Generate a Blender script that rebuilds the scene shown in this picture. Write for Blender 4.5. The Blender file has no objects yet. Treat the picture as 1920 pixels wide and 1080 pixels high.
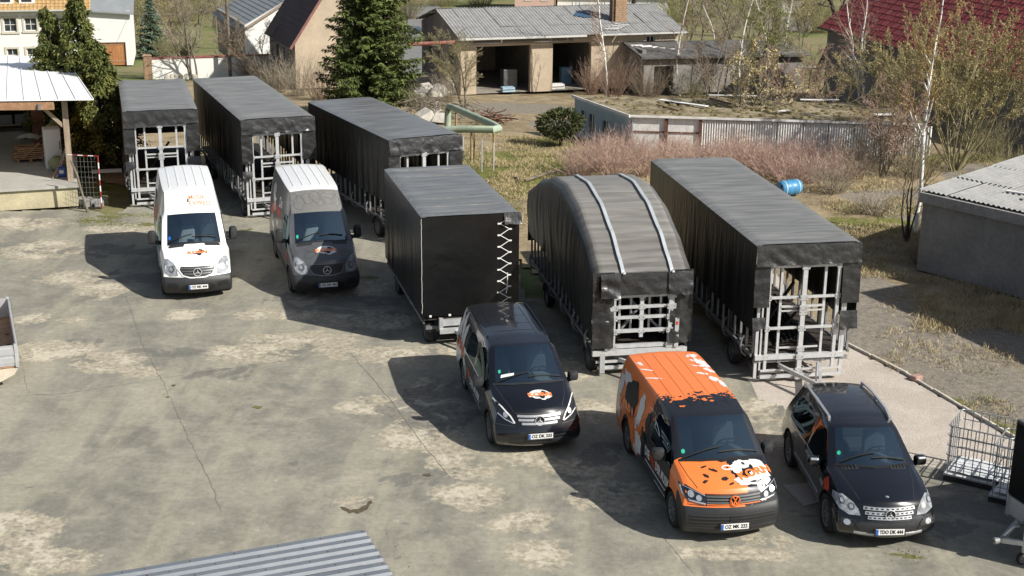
import bpy, bmesh, math, random
import numpy as np
from mathutils import Vector, Matrix
from mathutils.bvhtree import BVHTree
from mathutils import noise as mnoise

random.seed(7)
SC = bpy.context.scene
COL = SC.collection
rad = math.radians
PI = math.pi

# ------------------------------------------------------------------ camera
FPX, PITCH, ROLL, CH = 2600.0, rad(17.28), rad(0.6), 11.97
cam_d = bpy.data.cameras.new('camera')
cam = bpy.data.objects.new('camera', cam_d)
COL.objects.link(cam)
cam_d.sensor_width = 36.0
cam_d.lens = 36.0 * FPX / 1920.0
cam_d.clip_start = 0.5
cam_d.clip_end = 2000.0
_fw = Vector((0, math.cos(PITCH), -math.sin(PITCH)))
_up = Vector((0, math.sin(PITCH), math.cos(PITCH)))
_rt = Vector((1, 0, 0))
_cr, _sr = math.cos(ROLL), math.sin(ROLL)
_ax = _rt * _cr + _up * _sr
_ay = _up * _cr - _rt * _sr
_m = Matrix((( _ax.x, _ay.x, -_fw.x, 0), (_ax.y, _ay.y, -_fw.y, 0), (_ax.z, _ay.z, -_fw.z, CH), (0, 0, 0, 1)))
cam.matrix_world = _m
SC.camera = cam

# ------------------------------------------------------------------ sky, sun, exposure
SUN_TO = Vector((1.12, -0.62, 1.0)).normalized()
SUN_EL = math.asin(SUN_TO.z)
SUN_ROT = math.atan2(SUN_TO.x, SUN_TO.y)
world = bpy.data.worlds.new('World')
SC.world = world
world.use_nodes = True
wn = world.node_tree
bg = wn.nodes['Background']
sky = wn.nodes.new('ShaderNodeTexSky')
sky.sky_type = 'NISHITA'
sky.sun_disc = False
sky.sun_elevation = SUN_EL
sky.sun_rotation = SUN_ROT
sky.dust_density = 1.5
hs = wn.nodes.new('ShaderNodeHueSaturation'); hs.inputs['Saturation'].default_value = .72
wn.links.new(sky.outputs[0], hs.inputs['Color']); wn.links.new(hs.outputs[0], bg.inputs[0])
bg.inputs[1].default_value = 0.068
sun_d = bpy.data.lights.new('sun', 'SUN')
sun_d.energy = 4.6
sun_d.angle = rad(0.53)
sun_d.color = (1.0, 0.955, 0.87)
sun = bpy.data.objects.new('sun', sun_d)
COL.objects.link(sun)
sun.rotation_euler = (-SUN_TO).to_track_quat('-Z', 'Y').to_euler()
sun.location = (30, -20, 40)
SC.view_settings.view_transform = 'Standard'
SC.view_settings.look = 'None'
SC.view_settings.gamma = 1.0
SC.view_settings.use_curve_mapping = False
SC.view_settings.exposure = 0.54
SC.render.resolution_x = 1024
SC.render.resolution_y = 576

# ------------------------------------------------------------------ terrain + pixel helpers
def gz(y):
    """ground height: flat yard, falling gently beyond it, level again far off"""
    if y <= 52: return 0.0
    if y >= 134: return -0.07 * 78
    t = y - 52
    if t < 8: return -0.07 * t * t / 16
    return -0.07 * (t - 4)
def ray(px, py):
    a, b = px - 960.0, py - 540.0
    X = _cr * a + _sr * b; Y = -_sr * a + _cr * b
    cp, sp = math.cos(PITCH), math.sin(PITCH)
    return Vector((X, FPX * cp - Y * sp, -FPX * sp - Y * cp)) / FPX
def PZ(px, py, z=0.0):
    d = ray(px, py); t = (z - CH) / d.z
    return Vector((d.x * t, d.y * t, z))
def PG(px, py):
    """point of the terrain seen at a pixel"""
    z = 0.0
    for _ in range(40):
        p = PZ(px, py, z); z = 0.5 * z + 0.5 * gz(min(p.y, 300))
    return PZ(px, py, z)
def PY(px, py, y):
    """point seen at a pixel at the distance y of the thing it belongs to"""
    d = ray(px, py); t = y / d.y
    return Vector((d.x * t, y, CH + d.z * t))

# ------------------------------------------------------------------ materials
MATS = {}
def lin(c):
    return tuple(c) if len(c) == 4 else tuple(c) + (1,)
def M(name, col, rough=.6, metal=0.0, var=.12, scale=3.0, col2=None, bump=0.0, bscale=25.0, coat=0.0, spec=.5, detail=5.0, thr=None, stretch=None):
    """procedural material: two noise octaves of colour variation, optional second colour in patches, fine relief"""
    if name in MATS: return MATS[name]
    m = bpy.data.materials.new(name); m.use_nodes = True
    nt = m.node_tree; N = nt.nodes; L = nt.links
    p = N['Principled BSDF']
    p.inputs['Roughness'].default_value = rough
    p.inputs['Metallic'].default_value = metal
    p.inputs['Specular IOR Level'].default_value = spec
    p.inputs['Coat Weight'].default_value = coat
    p.inputs['Coat Roughness'].default_value = .04
    tc = N.new('ShaderNodeTexCoord'); vec = tc.outputs['Object']
    if stretch:
        mp = N.new('ShaderNodeMapping'); mp.inputs['Scale'].default_value = stretch
        L.new(vec, mp.inputs['Vector']); vec = mp.outputs[0]
    n1 = N.new('ShaderNodeTexNoise'); n1.inputs['Scale'].default_value = scale; n1.inputs['Detail'].default_value = detail
    n1.inputs['Roughness'].default_value = .62
    L.new(vec, n1.inputs['Vector'])
    r = N.new('ShaderNodeValToRGB')
    e = r.color_ramp.elements
    c = np.array(col[:3])
    if col2 is None:
        e[0].position = .3; e[0].color = lin(c * (1 - var)); e[1].position = .7; e[1].color = lin(np.minimum(c * (1 + var), 1))
    else:
        a, b = thr or (.42, .58)
        e[0].position = a; e[0].color = lin(c); e[1].position = b; e[1].color = lin(col2)
    L.new(n1.outputs['Fac'], r.inputs[0])
    n2 = N.new('ShaderNodeTexNoise'); n2.inputs['Scale'].default_value = scale * 9; n2.inputs['Detail'].default_value = 3
    L.new(vec, n2.inputs['Vector'])
    mx = N.new('ShaderNodeMix'); mx.data_type = 'RGBA'; mx.blend_type = 'MULTIPLY'; mx.inputs['Factor'].default_value = 1.0
    r2 = N.new('ShaderNodeValToRGB'); r2.color_ramp.elements[0].position = .25; r2.color_ramp.elements[1].position = .75
    v = max(0.0, 1 - var * 1.2); r2.color_ramp.elements[0].color = (v, v, v, 1); r2.color_ramp.elements[1].color = (1, 1, 1, 1)
    L.new(n2.outputs['Fac'], r2.inputs[0])
    L.new(r.outputs[0], mx.inputs[6]); L.new(r2.outputs[0], mx.inputs[7])
    L.new(mx.outputs[2], p.inputs['Base Color'])
    if bump:
        n3 = N.new('ShaderNodeTexNoise'); n3.inputs['Scale'].default_value = bscale; n3.inputs['Detail'].default_value = 6
        L.new(vec, n3.inputs['Vector'])
        b = N.new('ShaderNodeBump'); b.inputs['Strength'].default_value = bump; b.inputs['Distance'].default_value = .02
        L.new(n3.outputs['Fac'], b.inputs['Height']); L.new(b.outputs[0], p.inputs['Normal'])
    MATS[name] = m
    return m
def glass_mat(name, tint, refl=1.45, add=.06):
    if name in MATS: return MATS[name]
    m = bpy.data.materials.new(name); m.use_nodes = True
    nt = m.node_tree; N = nt.nodes; L = nt.links
    N.remove(N['Principled BSDF']); out = N['Material Output']
    tr = N.new('ShaderNodeBsdfTransparent'); tr.inputs[0].default_value = lin(tint)
    gl = N.new('ShaderNodeBsdfGlossy'); gl.inputs['Roughness'].default_value = .015; gl.inputs[0].default_value = (.62, .86, 1, 1)
    f0 = N.new('ShaderNodeFresnel'); f0.inputs[0].default_value = refl; fr = N.new('ShaderNodeMath'); fr.operation = 'ADD'; fr.inputs[1].default_value = add; L.new(f0.outputs[0], fr.inputs[0])
    mx = N.new('ShaderNodeMixShader')
    L.new(fr.outputs[0], mx.inputs[0]); L.new(tr.outputs[0], mx.inputs[1]); L.new(gl.outputs[0], mx.inputs[2]); L.new(mx.outputs[0], out.inputs[0])
    MATS[name] = m
    return m

# ------------------------------------------------------------------ object helpers
def link(name, mesh, mat=None, parent=None):
    o = bpy.data.objects.new(name, mesh); COL.objects.link(o)
    if mat is not None and not mesh.materials: mesh.materials.append(mat)
    if parent is not None: o.parent = parent
    return o
def tag(o, label, cat, group=None):
    o['label'] = label; o['category'] = cat
    if group: o['group'] = group
    return o
def thing(name, label, cat, loc=(0, 0, 0), rz=0.0, group=None):
    o = bpy.data.objects.new(name, None); COL.objects.link(o)
    o.location = loc; o.rotation_euler = (0, 0, rz); o.empty_display_size = .3
    return tag(o, label, cat, group)
def structure(o):
    o['kind'] = 'structure'; return o
def stuff(o, label=None, cat=None):
    o['kind'] = 'stuff'
    if label: o['label'] = label; o['category'] = cat
    return o
def copy_tree(o, parent=None):
    c = o.copy(); COL.objects.link(c)
    if parent is not None: c.parent = parent
    for ch in o.children: copy_tree(ch, c)
    return c
class B:
    """collects boxes, tubes and quads into one mesh"""
    def __init__(s): s.v = []; s.f = []; s.mi = []
    def add(s, vs, fs, mi=0):
        o = len(s.v); s.v += [tuple(p) for p in vs]; s.f += [tuple(i + o for i in f) for f in fs]; s.mi += [mi] * len(fs)
        return s
    def box(s, c, d, rz=0.0, R=None, mi=0, taper=1.0):
        hx, hy, hz = d[0] / 2, d[1] / 2, d[2] / 2
        q = [(-hx, -hy, -hz), (hx, -hy, -hz), (hx, hy, -hz), (-hx, hy, -hz), (-hx * taper, -hy * taper, hz), (hx * taper, -hy * taper, hz), (hx * taper, hy * taper, hz), (-hx * taper, hy * taper, hz)]
        if R is None: R = Matrix.Rotation(rz, 3, 'Z')
        c = Vector(c)
        return s.add([R @ Vector(p) + c for p in q], [(0, 3, 2, 1), (4, 5, 6, 7), (0, 1, 5, 4), (1, 2, 6, 5), (2, 3, 7, 6), (3, 0, 4, 7)], mi)
    def bar(s, a, b, w, h=None, mi=0):
        a, b = Vector(a), Vector(b); h = h or w; d = b - a; l = d.length
        if l < 1e-6: return s
        d = d / l
        up = Vector((0, 0, 1)) if abs(d.z) < .95 else Vector((0, 1, 0))
        x = d.cross(up).normalized(); z = x.cross(d)
        R = Matrix((x, d, z)).transposed()
        return s.box((a + b) / 2, (w, l, h), R=R, mi=mi)
    def tube(s, pts, r, n=8, mi=0, cap=True):
        pts = [Vector(p) for p in pts]
        rs = r if isinstance(r, (list, tuple)) else [r] * len(pts)
        vs = []; fs = []
        for i, p in enumerate(pts):
            d = (pts[min(i + 1, len(pts) - 1)] - pts[max(i - 1, 0)])
            d = d.normalized() if d.length > 1e-9 else Vector((0, 0, 1))
            up = Vector((0, 0, 1)) if abs(d.z) < .9 else Vector((0, 1, 0))
            x = d.cross(up).normalized(); z = x.cross(d)
            for k in range(n):
                a = 2 * PI * k / n
                vs.append(p + (x * math.cos(a) + z * math.sin(a)) * rs[i])
        for i in range(len(pts) - 1):
            for k in range(n):
                fs.append((i * n + k, i * n + (k + 1) % n, (i + 1) * n + (k + 1) % n, (i + 1) * n + k))
        if cap and n > 2:
            fs.append(tuple(range(n - 1, -1, -1))); fs.append(tuple((len(pts) - 1) * n + k for k in range(n)))
        return s.add(vs, fs, mi)
    def lathe(s, prof, n=24, axis='X', c=(0, 0, 0), mi=0):
        """prof: list of (along-axis, radius)"""
        vs = []; fs = []; c = Vector(c)
        for (a, r) in prof:
            for k in range(n):
                t = 2 * PI * k / n; u, w = r * math.cos(t), r * math.sin(t)
                vs.append(c + (Vector((a, u, w)) if axis == 'X' else Vector((u, a, w)) if axis == 'Y' else Vector((u, w, a))))
        for i in range(len(prof) - 1):
            for k in range(n):
                fs.append((i * n + k, i * n + (k + 1) % n, (i + 1) * n + (k + 1) % n, (i + 1) * n + k))
        return s.add(vs, fs, mi)
    def prism(s, poly, d, mi=0):
        """poly: 3D loop, extruded by vector d"""
        n = len(poly); d = Vector(d)
        vs = [Vector(p) for p in poly] + [Vector(p) + d for p in poly]
        fs = [tuple(range(n - 1, -1, -1)), tuple(range(n, 2 * n))] + [(i, (i + 1) % n, n + (i + 1) % n, n + i) for i in range(n)]
        return s.add(vs, fs, mi)
    def mesh(s, name, mats, smooth=False, fix=True, angle=None):
        me = bpy.data.meshes.new(name); me.from_pydata(s.v, [], s.f)
        mats = mats if isinstance(mats, (list, tuple)) else [mats]
        for m in mats: me.materials.append(m)
        if len(mats) > 1: me.polygons.foreach_set('material_index', s.mi)
        if fix and len(s.f) < 60000:
            bm = bmesh.new(); bm.from_mesh(me); bmesh.ops.recalc_face_normals(bm, faces=bm.faces); bm.to_mesh(me); bm.free()
        if smooth:
            me.polygons.foreach_set('use_smooth', [True] * len(me.polygons))
            me.set_sharp_from_angle(angle=angle or rad(40))
        me.update()
        return me
    def done(s, name, mats, parent=None, smooth=False, angle=None):
        return link(name, s.mesh(name, mats, smooth, angle=angle), None, parent)
def bevel_obj(o, w=.01, seg=2):
    md = o.modifiers.new('bevel', 'BEVEL'); md.width = w; md.segments = seg; md.limit_method = 'ANGLE'
    return o
def nz(x, y=0.0, z=0.0):
    return mnoise.noise(Vector((x, y, z)))
def grid_mesh(name, P, mats, mi=None, smooth=True, flip=False):
    """P: 2D list [i][j] of points"""
    ni, nj = len(P), len(P[0]); b = B()
    fs = []
    for i in range(ni - 1):
        for j in range(nj - 1):
            a = (i * nj + j, (i + 1) * nj + j, (i + 1) * nj + j + 1, i * nj + j + 1)
            fs.append(a[::-1] if flip else a)
    b.add([p for row in P for p in row], fs)
    if mi: b.mi = mi
    me = bpy.data.meshes.new(name); me.from_pydata(b.v, [], b.f)
    for m in (mats if isinstance(mats, (list, tuple)) else [mats]): me.materials.append(m)
    if smooth: me.polygons.foreach_set('use_smooth', [True] * len(me.polygons))
    return me
def text_poly(body, size, bold=0.0, sx=1.0):
    """built-in font lettering as flat triangles: (verts2d, faces), centred"""
    cu = bpy.data.curves.new('lettering', 'FONT'); cu.body = body; cu.size = size; cu.align_x = 'CENTER'; cu.align_y = 'CENTER'
    cu.offset = bold; cu.resolution_u = 3; cu.fill_mode = 'FRONT'
    o = bpy.data.objects.new('lettering', cu); COL.objects.link(o)
    dg = bpy.context.evaluated_depsgraph_get(); dg.update()
    me = bpy.data.meshes.new_from_object(o.evaluated_get(dg))
    vs = [(v.co.x * sx, v.co.y) for v in me.vertices]; fs = [tuple(p.vertices) for p in me.polygons]
    bpy.data.objects.remove(o); bpy.data.curves.remove(cu); bpy.data.meshes.remove(me)
    return vs, fs
def blob(cx, cy, rx, ry, n=40, rough=.25, seed=0, spikes=0.0, rot=0.0):
    out = []
    for k in range(n):
        a = 2 * PI * k / n
        f = 1 + rough * nz(math.cos(a) * 1.7 + seed * 3.1, math.sin(a) * 1.7, seed) * 1.6
        if spikes: f += spikes * max(0, nz(math.cos(a) * 6 + seed, math.sin(a) * 6, seed + 9)) * 2
        x, y = math.cos(a) * rx * f, math.sin(a) * ry * f
        out.append((cx + x * math.cos(rot) - y * math.sin(rot), cy + x * math.sin(rot) + y * math.cos(rot)))
    return out
# ------------------------------------------------------------------ vehicles
TYRE = M('tyre_rubber', (.022, .022, .023), .85, var=.25, scale=9, bump=.3)
RIM = M('alloy_rim', (.42, .43, .45), .32, .85, var=.1)
RIMD = M('steel_rim', (.22, .225, .23), .4, .7, var=.1)
DARK = M('wheel_well', (.012, .012, .013), .9, var=.2)
PLASTIC = M('black_plastic', (.028, .029, .031), .55, var=.2, bump=.1, bscale=120)
BPAINT = M('black_paint', (.0045, .005, .008), .22, var=.1, coat=1.0)
CHROME = M('chrome_trim', (.74, .75, .77), .22, .75, var=.04)
BADGE = M('badge_silver', (.72, .73, .74), .3, .3, var=.04)
SILVER = M('silver_plastic', (.52, .53, .55), .35, .6, var=.06)
GREYM = M('grille_grey', (.16, .165, .17), .4, .5, var=.1)
LENS = M('headlight_lens', (.54, .57, .60), .10, .35, var=.5, scale=9, coat=1.0)
LENSD = M('headlight_inner', (.05, .055, .065), .1, .6, var=.5, scale=10, coat=1.0)
GLASS = glass_mat('window_glass', (.80, .92, .95), 2.2, .10)
GLASSD = glass_mat('tinted_glass', (.10, .12, .13), 1.38, 0.0)
SEAT = M('seat_fabric', (.26, .27, .28), .85, var=.2)
DASH = M('dashboard_vinyl', (.13, .14, .15), .6, var=.2)
PLATEW = M('plate_white', (.78, .78, .76), .4, var=.03)
PLATEB = M('plate_blue', (.02, .12, .5), .4, var=.05)
INK = M('black_print', (.012, .012, .013), .5, var=.1)
PWHITE = M('white_print', (.74, .74, .73), .42, var=.06, coat=.3)
PORANGE = M('orange_print', (.86, .20, .035), .42, var=.06, coat=.3)
PRED = M('red_print', (.55, .06, .025), .45, var=.08)
PGREY = M('grey_print', (.30, .30, .30), .45, var=.08)
GREEN = M('green_sticker', (.03, .42, .24), .5, var=.05)

class Car:
    def __init__(s, root): s.root = root; s.bvh = None; s.parts = {}
    # -------- body cage
    def body(s, front, stations, rear, tags, crease=.55, sub=3, wheels=(), fr=(0, .42, .8, 1.0)):
        """front/rear: rows k=0..5 of (s, bow, x_edge, z); stations: (top(s,xe,ze,zc), [side k1..k5 (s,x,z)])"""
        V = []; F = []; T = []
        def vid(p):
            V.append(p); return len(V) - 1
        n = len(stations)
        def end_grid(rows, sgn, crown):
            G = []
            for k, (y, bow, xe, z) in enumerate(rows):
                G.append([(f * xe, y + sgn * bow * f * f, z + (crown * (1 - f * f) if k == 0 else 0)) for f in fr])
            return G
        wmax = max(r[2] for r in front)
        front = [(y, bow * .60, xe + (wmax + .02 - xe) * .30, z) for (y, bow, xe, z) in front]
        Fg = end_grid(front, 1, .03); Rg = end_grid(rear, -1, .03)
        for side in (1, -1):
            mir = (lambda p: (p[0] * side, p[1], p[2]))
            Tp = [[Fg[0][j] for j in range(4)]] + [[(f * st[0][1], st[0][0] - (st[3] if len(st) > 3 else 0) * (1 - f * f), st[0][3] + (st[0][2] - st[0][3]) * f * f) for f in fr] for st in stations] + [[Rg[0][j] for j in range(4)]]
            Sp = [[Fg[k][3] for k in range(6)]] + [[(st[0][1], st[0][0], st[0][2])] + [(x, y, z) for (y, x, z) in st[1]] for st in stations] + [[Rg[k][3] for k in range(6)]]
            N = len(Tp)
            def quad(a, b, c, d, t):
                q = [vid(mir(p)) for p in (a, b, c, d)]
                F.append(q if side > 0 else q[::-1]); T.append(t)
            for i in range(N - 1):
                for j in range(3): quad(Tp[i][j], Tp[i][j + 1], Tp[i + 1][j + 1], Tp[i + 1][j], tags('T', i, j))
                for k in range(5): quad(Sp[i][k], Sp[i][k + 1], Sp[i + 1][k + 1], Sp[i + 1][k], tags('S', i, k))
            for G, t, fl in ((Fg, 'F', 0), (Rg, 'R', 1)):
                for k in range(5):
                    for j in range(3):
                        a = (G[k][j], G[k + 1][j], G[k + 1][j + 1], G[k][j + 1])
                        if fl: a = a[::-1]
                        quad(*a, tags(t, j, k))
            def bot(i):
                if i == 0: return Fg[5]
                if i == N - 1: return Rg[5]
                x, y, z = Sp[i][5]; return [(f * x, y, z) for f in fr]
            for i in range(N - 1):
                for j in range(3): quad(bot(i)[j], bot(i + 1)[j], bot(i + 1)[j + 1], bot(i)[j + 1], 'under')
        names = sorted(set(T)) + ['well']
        ti = {t: i for i, t in enumerate(names)}
        me = bpy.data.meshes.new('cage'); me.from_pydata(V, [], F)
        for t in names: me.materials.append(bpy.data.materials.get('tmp_' + t) or bpy.data.materials.new('tmp_' + t))
        me.polygons.foreach_set('material_index', [ti[t] for t in T])
        bm = bmesh.new(); bm.from_mesh(me); bmesh.ops.remove_doubles(bm, verts=bm.verts, dist=1e-4)
        bmesh.ops.recalc_face_normals(bm, faces=bm.faces)
        cl = bm.edges.layers.float.new('crease_edge')
        for e in bm.edges:
            if len(e.link_faces) == 2 and e.link_faces[0].material_index != e.link_faces[1].material_index: e[cl] = crease
        bm.to_mesh(me); bm.free()
        o = bpy.data.objects.new('cage', me); COL.objects.link(o)
        ss = o.modifiers.new('s', 'SUBSURF'); ss.levels = sub; ss.render_levels = sub
        cut = []
        if wheels:
            b = B()
            for (y, z, r) in wheels:
                for sd in (-1, 1):
                    b2 = B(); b2.lathe([(.62 * sd, .001), (.62 * sd, r), (1.3 * sd, r), (1.3 * sd, .001)], 40, 'X', (0, y, z)); b.add(b2.v, b2.f)
            cm = b.mesh('cut', [bpy.data.materials['tmp_' + t] for t in names]); cm.polygons.foreach_set('material_index', [ti['well']] * len(cm.polygons))
            bm = bmesh.new(); bm.from_mesh(cm); bmesh.ops.remove_doubles(bm, verts=bm.verts, dist=.002); bmesh.ops.recalc_face_normals(bm, faces=bm.faces); bm.to_mesh(cm); bm.free()
            co = bpy.data.objects.new('cut', cm); COL.objects.link(co); cut.append(co)
            bo = o.modifiers.new('b', 'BOOLEAN'); bo.operation = 'DIFFERENCE'; bo.object = co; bo.solver = 'EXACT'; bo.material_mode = 'TRANSFER'
        dg = bpy.context.evaluated_depsgraph_get(); dg.update()
        em = bpy.data.meshes.new_from_object(o.evaluated_get(dg))
        mnames = [m.name[4:] for m in em.materials]
        for x in [o] + cut: bpy.data.objects.remove(x)
        s.verts = [v.co.copy() for v in em.vertices]
        s.polys = [(tuple(p.vertices), mnames[p.material_index], p.center.copy()) for p in em.polygons]
        bpy.data.meshes.remove(em)
        s.bvh = BVHTree.FromPolygons(s.verts, [p[0] for p in s.polys if p[1] != 'well'])
    def split(s, spec):
        """spec: tag -> (part name, material, split by side?)"""
        groups = {}
        for vs, t, c in s.polys:
            nm, mat, by = spec[t]
            groups.setdefault((nm, mat, ((1 if c.x > 0 else -1) if by else 0) * (2 if by == 2 and c.y > 2.5 else 1)), []).append(vs)
        for (nm, mat, sd), fs in groups.items():
            ids = sorted({i for f in fs for i in f}); mp = {v: k for k, v in enumerate(ids)}
            me = bpy.data.meshes.new(nm); me.from_pydata([s.verts[i] for i in ids], [], [tuple(mp[i] for i in f) for f in fs])
            me.polygons.foreach_set('use_smooth', [True] * len(me.polygons)); me.set_sharp_from_angle(angle=rad(38))
            s.parts[(nm, sd)] = link(nm, me, mat, s.root)
    # -------- things laid on the body
    def hit(s, u, v, axis):
        if axis == 'top': o, d = Vector((u, v, 6)), Vector((0, 0, -1))
        elif axis == 'front': o, d = Vector((u, -5, v)), Vector((0, 1, 0))
        elif axis == 'left': o, d = Vector((-5, u, v)), Vector((1, 0, 0))
        else: o, d = Vector((5, u, v)), Vector((-1, 0, 0))
        p, n, i, _ = s.bvh.ray_cast(o, d)
        if p is None:
            q = {'top': Vector((u, v, 1.6)), 'front': Vector((u, .2, v)), 'left': Vector((-1, u, v)), 'right': Vector((1, u, v))}[axis]
            p, n, i, _ = s.bvh.find_nearest(q)
        if n.dot(d) > 0: n = -n
        return p, n
    def dec(s, name, shape, axis, mat, off=.004, parent=None, maxlen=.09, thick=0.0):
        bm = bmesh.new()
        if isinstance(shape, tuple):
            vs = [bm.verts.new((a, b, 0)) for a, b in shape[0]]
            for f in shape[1]:
                try: bm.faces.new([vs[i] for i in f])
                except ValueError: pass
        else:
            bm.faces.new([bm.verts.new((a, b, 0)) for a, b in shape])
        bmesh.ops.triangulate(bm, faces=bm.faces[:])
        for _ in range(7):
            lg = [e for e in bm.edges if e.calc_length() > maxlen]
            if not lg: break
            bmesh.ops.subdivide_edges(bm, edges=lg, cuts=1); bmesh.ops.triangulate(bm, faces=bm.faces[:])
        nr = {}
        bm.verts.index_update()
        for v in bm.verts:
            p, n = s.hit(v.co.x, v.co.y, axis); v.co = p + n * off; nr[v] = n
        if thick:
            be = [e for e in bm.edges if e.is_boundary]
            ret = bmesh.ops.extrude_edge_only(bm, edges=be)
            nv = [g for g in ret['geom'] if isinstance(g, bmesh.types.BMVert)]
            for v in nv:
                p, n, i, dd = s.bvh.find_nearest(v.co)
                m = (v.co - p); v.co = v.co - (m.normalized() if m.length > 1e-6 else n) * (off + thick)
        me = bpy.data.meshes.new(name); bm.to_mesh(me); bm.free()
        me.polygons.foreach_set('use_smooth', [True] * len(me.polygons)); me.set_sharp_from_angle(angle=rad(45))
        return link(name, me, mat, parent or s.root)
    def strip(s, name, path, axis, w, proud, mat, parent=None, step=.08, lift=0.0, closed=False):
        pts = []
        P = list(path) + ([path[0]] if closed else [])
        for (a, b) in zip(P[:-1], P[1:]):
            m = max(1, int(math.dist(a, b) / step))
            for k in range(m): t = k / m; pts.append((a[0] + (b[0] - a[0]) * t, a[1] + (b[1] - a[1]) * t))
        pts.append(P[-1])
        H = [s.hit(u, v, axis) for u, v in pts]
        bb = B(); vs = []; fs = []
        for i, (p, n) in enumerate(H):
            t = (H[min(i + 1, len(H) - 1)][0] - H[max(i - 1, 0)][0]).normalized()
            sd = n.cross(t).normalized() * (w / 2)
            b0 = p + n * (lift - .012 if lift == 0 else lift); b1 = p + n * (lift + proud)
            vs += [b0 - sd, b1 - sd, b1 + sd, b0 + sd]
        for i in range(len(H) - 1):
            for k in range(4): fs.append((i * 4 + k, i * 4 + (k + 1) % 4, i * 4 + 4 + (k + 1) % 4, i * 4 + 4 + k))
        e = (len(H) - 1) * 4
        fs += [(3, 2, 1, 0), (e, e + 1, e + 2, e + 3)]
        bb.add(vs, fs)
        return bb.done(name, mat, parent or s.root)
    def text(s, name, body, size, cx, cy, axis, mat, off=.006, bold=.0, sx=1.0, rot=0.0, parent=None, maxlen=.09):
        vs, fs = text_poly(body, size, bold, sx)
        c, q = math.cos(rot), math.sin(rot)
        fl = -1 if axis == 'left' else 1
        vs = [(cx + fl * (x * c - y * q), cy + (x * q + y * c)) for x, y in vs]
        return s.dec(name, (vs, fs), axis, mat, off, parent, maxlen)
    def wheel(s, x, y, r, w=.22, style='spoke', nsp=5):
        sd = 1 if x > 0 else -1
        b = B(); o = w / 2
        b.lathe([(-o * .7, r * .66), (-o * .95, r * .74), (-o, r * .88), (-o * .8, r * .975), (-o * .3, r), (o * .3, r), (o * .8, r * .975), (o, r * .88), (o * .95, r * .74), (o * .7, r * .66)], 40)
        wh = b.done('wheel', TYRE, s.root, True); wh.location = (x, y, r)
        b = B(); f = o * .8 * sd
        b.lathe([(f, r * .68), (f * .9, r * .60), (f * .1, r * .58), (-f, r * .62)], 36)
        b.lathe([(f * .85, .001), (f * .85, r * .16), (f * .4, r * .2)], 20)
        if style == 'spoke':
            for k in range(nsp):
                a = 2 * PI * k / nsp + .3
                R = Matrix.Rotation(a, 3, 'X')
                for q in (-1, 1):
                    p0 = R @ Vector((f * .8, r * .10 * q, r * .1)); p1 = R @ Vector((f * .85, r * .13 * q, r * .62))
                    b.bar(p0, p1, .035, .03)
        else:
            b.lathe([(f * .5, r * .2), (f * .75, r * .32), (f * .7, r * .42), (f * .3, r * .5), (f * .35, r * .59)], 36)
            for k in range(10):
                a = 2 * PI * k / 10
                b.box(Vector((f * .56, math.cos(a) * r * .47, math.sin(a) * r * .47)), (.02, .05, .05))
        b.done('rim', RIM if style == 'spoke' else RIMD, wh, True)
        b = B(); b.lathe([(f * .02, .001), (f * .02, r * .57)], 24); b.done('brake_disc', DARK, wh)
        return wh
    def plate(s, text, z, y, x=0.0, w=.52, tilt=0.0):
        b = B(); b.box((0, 0, 0), (w, .012, .115)); pl = b.done('number_plate', PLATEW, s.root); pl.location = (x, y, z); pl.rotation_euler = (tilt, 0, 0)
        b = B(); b.box((-w / 2 + .024, -.008, 0), (.042, .003, .108)); b.done('country_band', PLATEB, pl)
        vs, fs = text_poly(text, .098, .0035, .98)
        xs = [v[0] for v in vs]; k = (w - .09) / (max(xs) - min(xs)); k = min(k, 1.15)
        me = bpy.data.meshes.new('plate_lettering'); me.from_pydata([(v[0] * k + .022, -.0095, v[1]) for v in vs], [], fs); link('plate_lettering', me, INK, pl)
        b = B(); b.box((0, .012, -.01), (w + .05, .02, .15)); b.done('plate_holder', PLASTIC, pl)
        return pl
    def star(s, cx, cz, r, y, tilt=0.0, mat=None, vw=False):
        mat = mat or BADGE
        b = B()
        b.lathe([(-.012, r * .86), (-.02, r * .93), (-.012, r), (.01, r), (.01, r * .86), (-.012, r * .86)], 36, 'Y')
        if not vw:
            for k in range(3):
                a = PI / 2 + 2 * PI * k / 3
                tip = Vector((math.cos(a) * r * .9, -.01, math.sin(a) * r * .9)); q = Vector((-math.sin(a), 0, math.cos(a))) * r * .14
                c = Vector((0, -.024, 0)); base = Vector((0, .002, 0))
                b.add([c, tip, q + base, -q + base], [(0, 1, 2), (0, 3, 1), (2, 1, 3)])
        else:
            w = r * .16
            V1 = [(-.42, .86), (0, .12), (.42, .86)]; W1 = [(-.86, .3), (-.40, -.78), (0, .06), (.40, -.78), (.86, .3)]
            for P in (V1, W1):
                for a, c in zip(P[:-1], P[1:]): b.bar((a[0] * r * .95, -.012, a[1] * r * .95), (c[0] * r * .95, -.012, c[1] * r * .95), .016, w)
        e = b.done('emblem', mat, s.root, False); e.location = (cx, y, cz); e.rotation_euler = (tilt, 0, 0)
        b = B(); b.lathe([(.004, .001), (.004, r * .88)], 30, 'Y'); b.done('emblem_backing', INK, e)
        return e
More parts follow.
